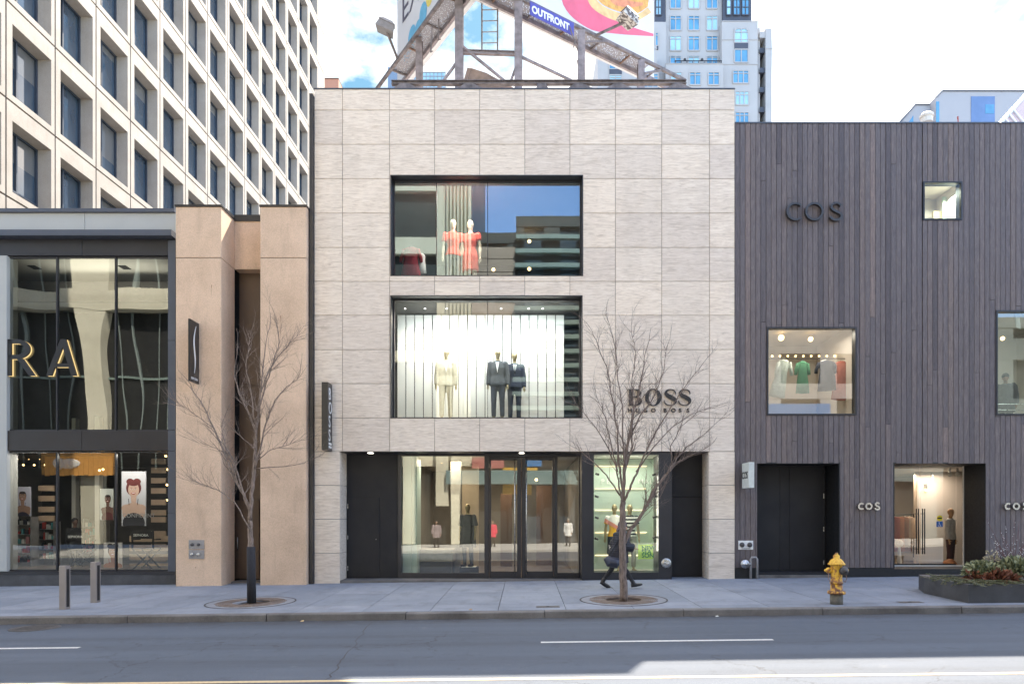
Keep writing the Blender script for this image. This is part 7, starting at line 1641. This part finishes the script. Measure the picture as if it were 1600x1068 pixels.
AW = thing('shop_awnings', 'yellow, blue and pink shop signs across the street seen only as a reflection', 'shop signs', (-2, YO+.6, 4)); 
YM = 2*YR-0
def rf(px, py, D=YR*2-YO): return ((px-VX)*D/F, CH+(VY-py)*D/F)
for (a, b_, c_, d_, col) in ((786, 808, 731, 772, (.62, .36, .05)), (822, 840, 731, 748, (.60, .36, .06)), (822, 831, 752, 773, (.62, .38, .06)), (820, 846, 715, 729, (.02, .18, .45)), (738, 788, 716, 732, (.42, .14, .13))):
    x0, z0 = rf(a, d_); x1, z1 = rf(b_, c_); q = MB(); q.box(x0, x1, YO+.1, YO+.5, z0, z1); q.build('sign_panel', plain('sign_%d' % a, col, .6), AW)
q = MB(); x0, z0 = rf(700, 757); x1, z1 = rf(905, 736); q.box(x0, x1, YO+.06, YO+1.2, z0, z1); q.build('canopy', plain('grey_teal_canopy', (.20, .28, .28), .5), AW)
q = MB(); x0, z0 = rf(632, 860); x1, z1 = rf(650, 700); q.box(x0, x1, YO+.3, YO+.9, -.1, z1)
x0, z0 = rf(684, 790); x1, z1 = rf(702, 690); q.box(x0, x1, YO+.3, YO+.8, z0, z1); x0, z0 = rf(706, 850); x1, z1 = rf(719, 690); q.box(x0, x1, YO+.3, YO+.7, -.1, z1); tag(q.build('stone_pier', M_CREAM), 'pale stone piers across the street seen only as a reflection', 'pier')
OR = thing('orange_sign', 'orange shop sign panel with a white emblem seen only as a reflection', 'shop sign', (-29, YO+.5, 5)); D2 = 2*YS-YO
x0, z0 = (70-VX)*D2/F, CH+(VY-742)*D2/F; x1, z1 = (182-VX)*D2/F, CH+(VY-706)*D2/F
q = MB(); q.box(x0, x1, YO+.2, YO+.5, z0, z1); q.build('panel', M_ORNG, OR)
q = MB(); q.ball(((75+38-VX)*D2/F, YO+.52, (z0+z1)/2), .55, 14, 8, (1.4, .2, .6)); q.ball(((75+20-VX)*D2/F, YO+.52, (z0+z1)/2), .45, 14, 8, (1, .2, .9)); q.build('emblem', M_WHITE, OR)
def ped(label, px, y, H, cl, yaw):
    x = (px-VX)*(2*YR-y)/F; figure('person', label, 'person', (x, y, SXG*x-.08), yaw, H, plain('skin_p%d' % px, (.42, .25, .18), .6), cl, female=True, face=True, voxel=.022)
ped('pedestrian in a long patterned coat across the street seen only as a reflection', 682, -2.6, 1.68, [('coat', fb('tweed', (.30, .24, .25))), ('leggings', M_BLK), ('boots', M_BLK), ('hair', M_BLK)], R(170))
ped('pedestrian in a pink coat across the street seen only as a reflection', 770, -2.6, 1.66, [('coat', fb('pink_coat', (.75, .04, .10))), ('leggings', M_BLK), ('boots', M_BLK), ('hair', M_BLK)], R(190))
ped('pedestrian in a white jacket across the street seen only as a reflection', 888, -2.2, 1.72, [('coat', M_SHIRT), ('trousers', M_NAVY), ('boots', M_BLK), ('beanie', M_GREYC)], R(200))

lt_ = random.Random(9)
for i, (px, py, c_, lb) in enumerate(((472, 966, (.7, .5, .25), 'small tan scrap of paper against the kerb face'), (1120, 963.5, (.5, .5, .48), 'tiny pale scrap in the gutter right of the right tree'), (735, 951, (.3, .2, .1), 'small brown leaf on the pavement edge left of centre'))):
    onr = py > 955; Y = 13.42 if onr else 13.8; x = X(px, Y); z = (road_z(x) if onr else g(x, Y))+.006
    q = MB(); q.add([(x-.03, Y-.03, z), (x+.035, Y-.02, z+.004), (x+.03, Y+.03, z+.02), (x-.02, Y+.03, z+.012)], [(0, 1, 2, 3)]); q.add([(x-.03, Y-.03, z-.003), (x+.035, Y-.02, z+.001), (x+.03, Y+.03, z+.017), (x-.02, Y+.03, z+.009)], [(3, 2, 1, 0)])
    tag(q.build('litter', fb('litter_%d' % i, c_)), lb, 'litter')
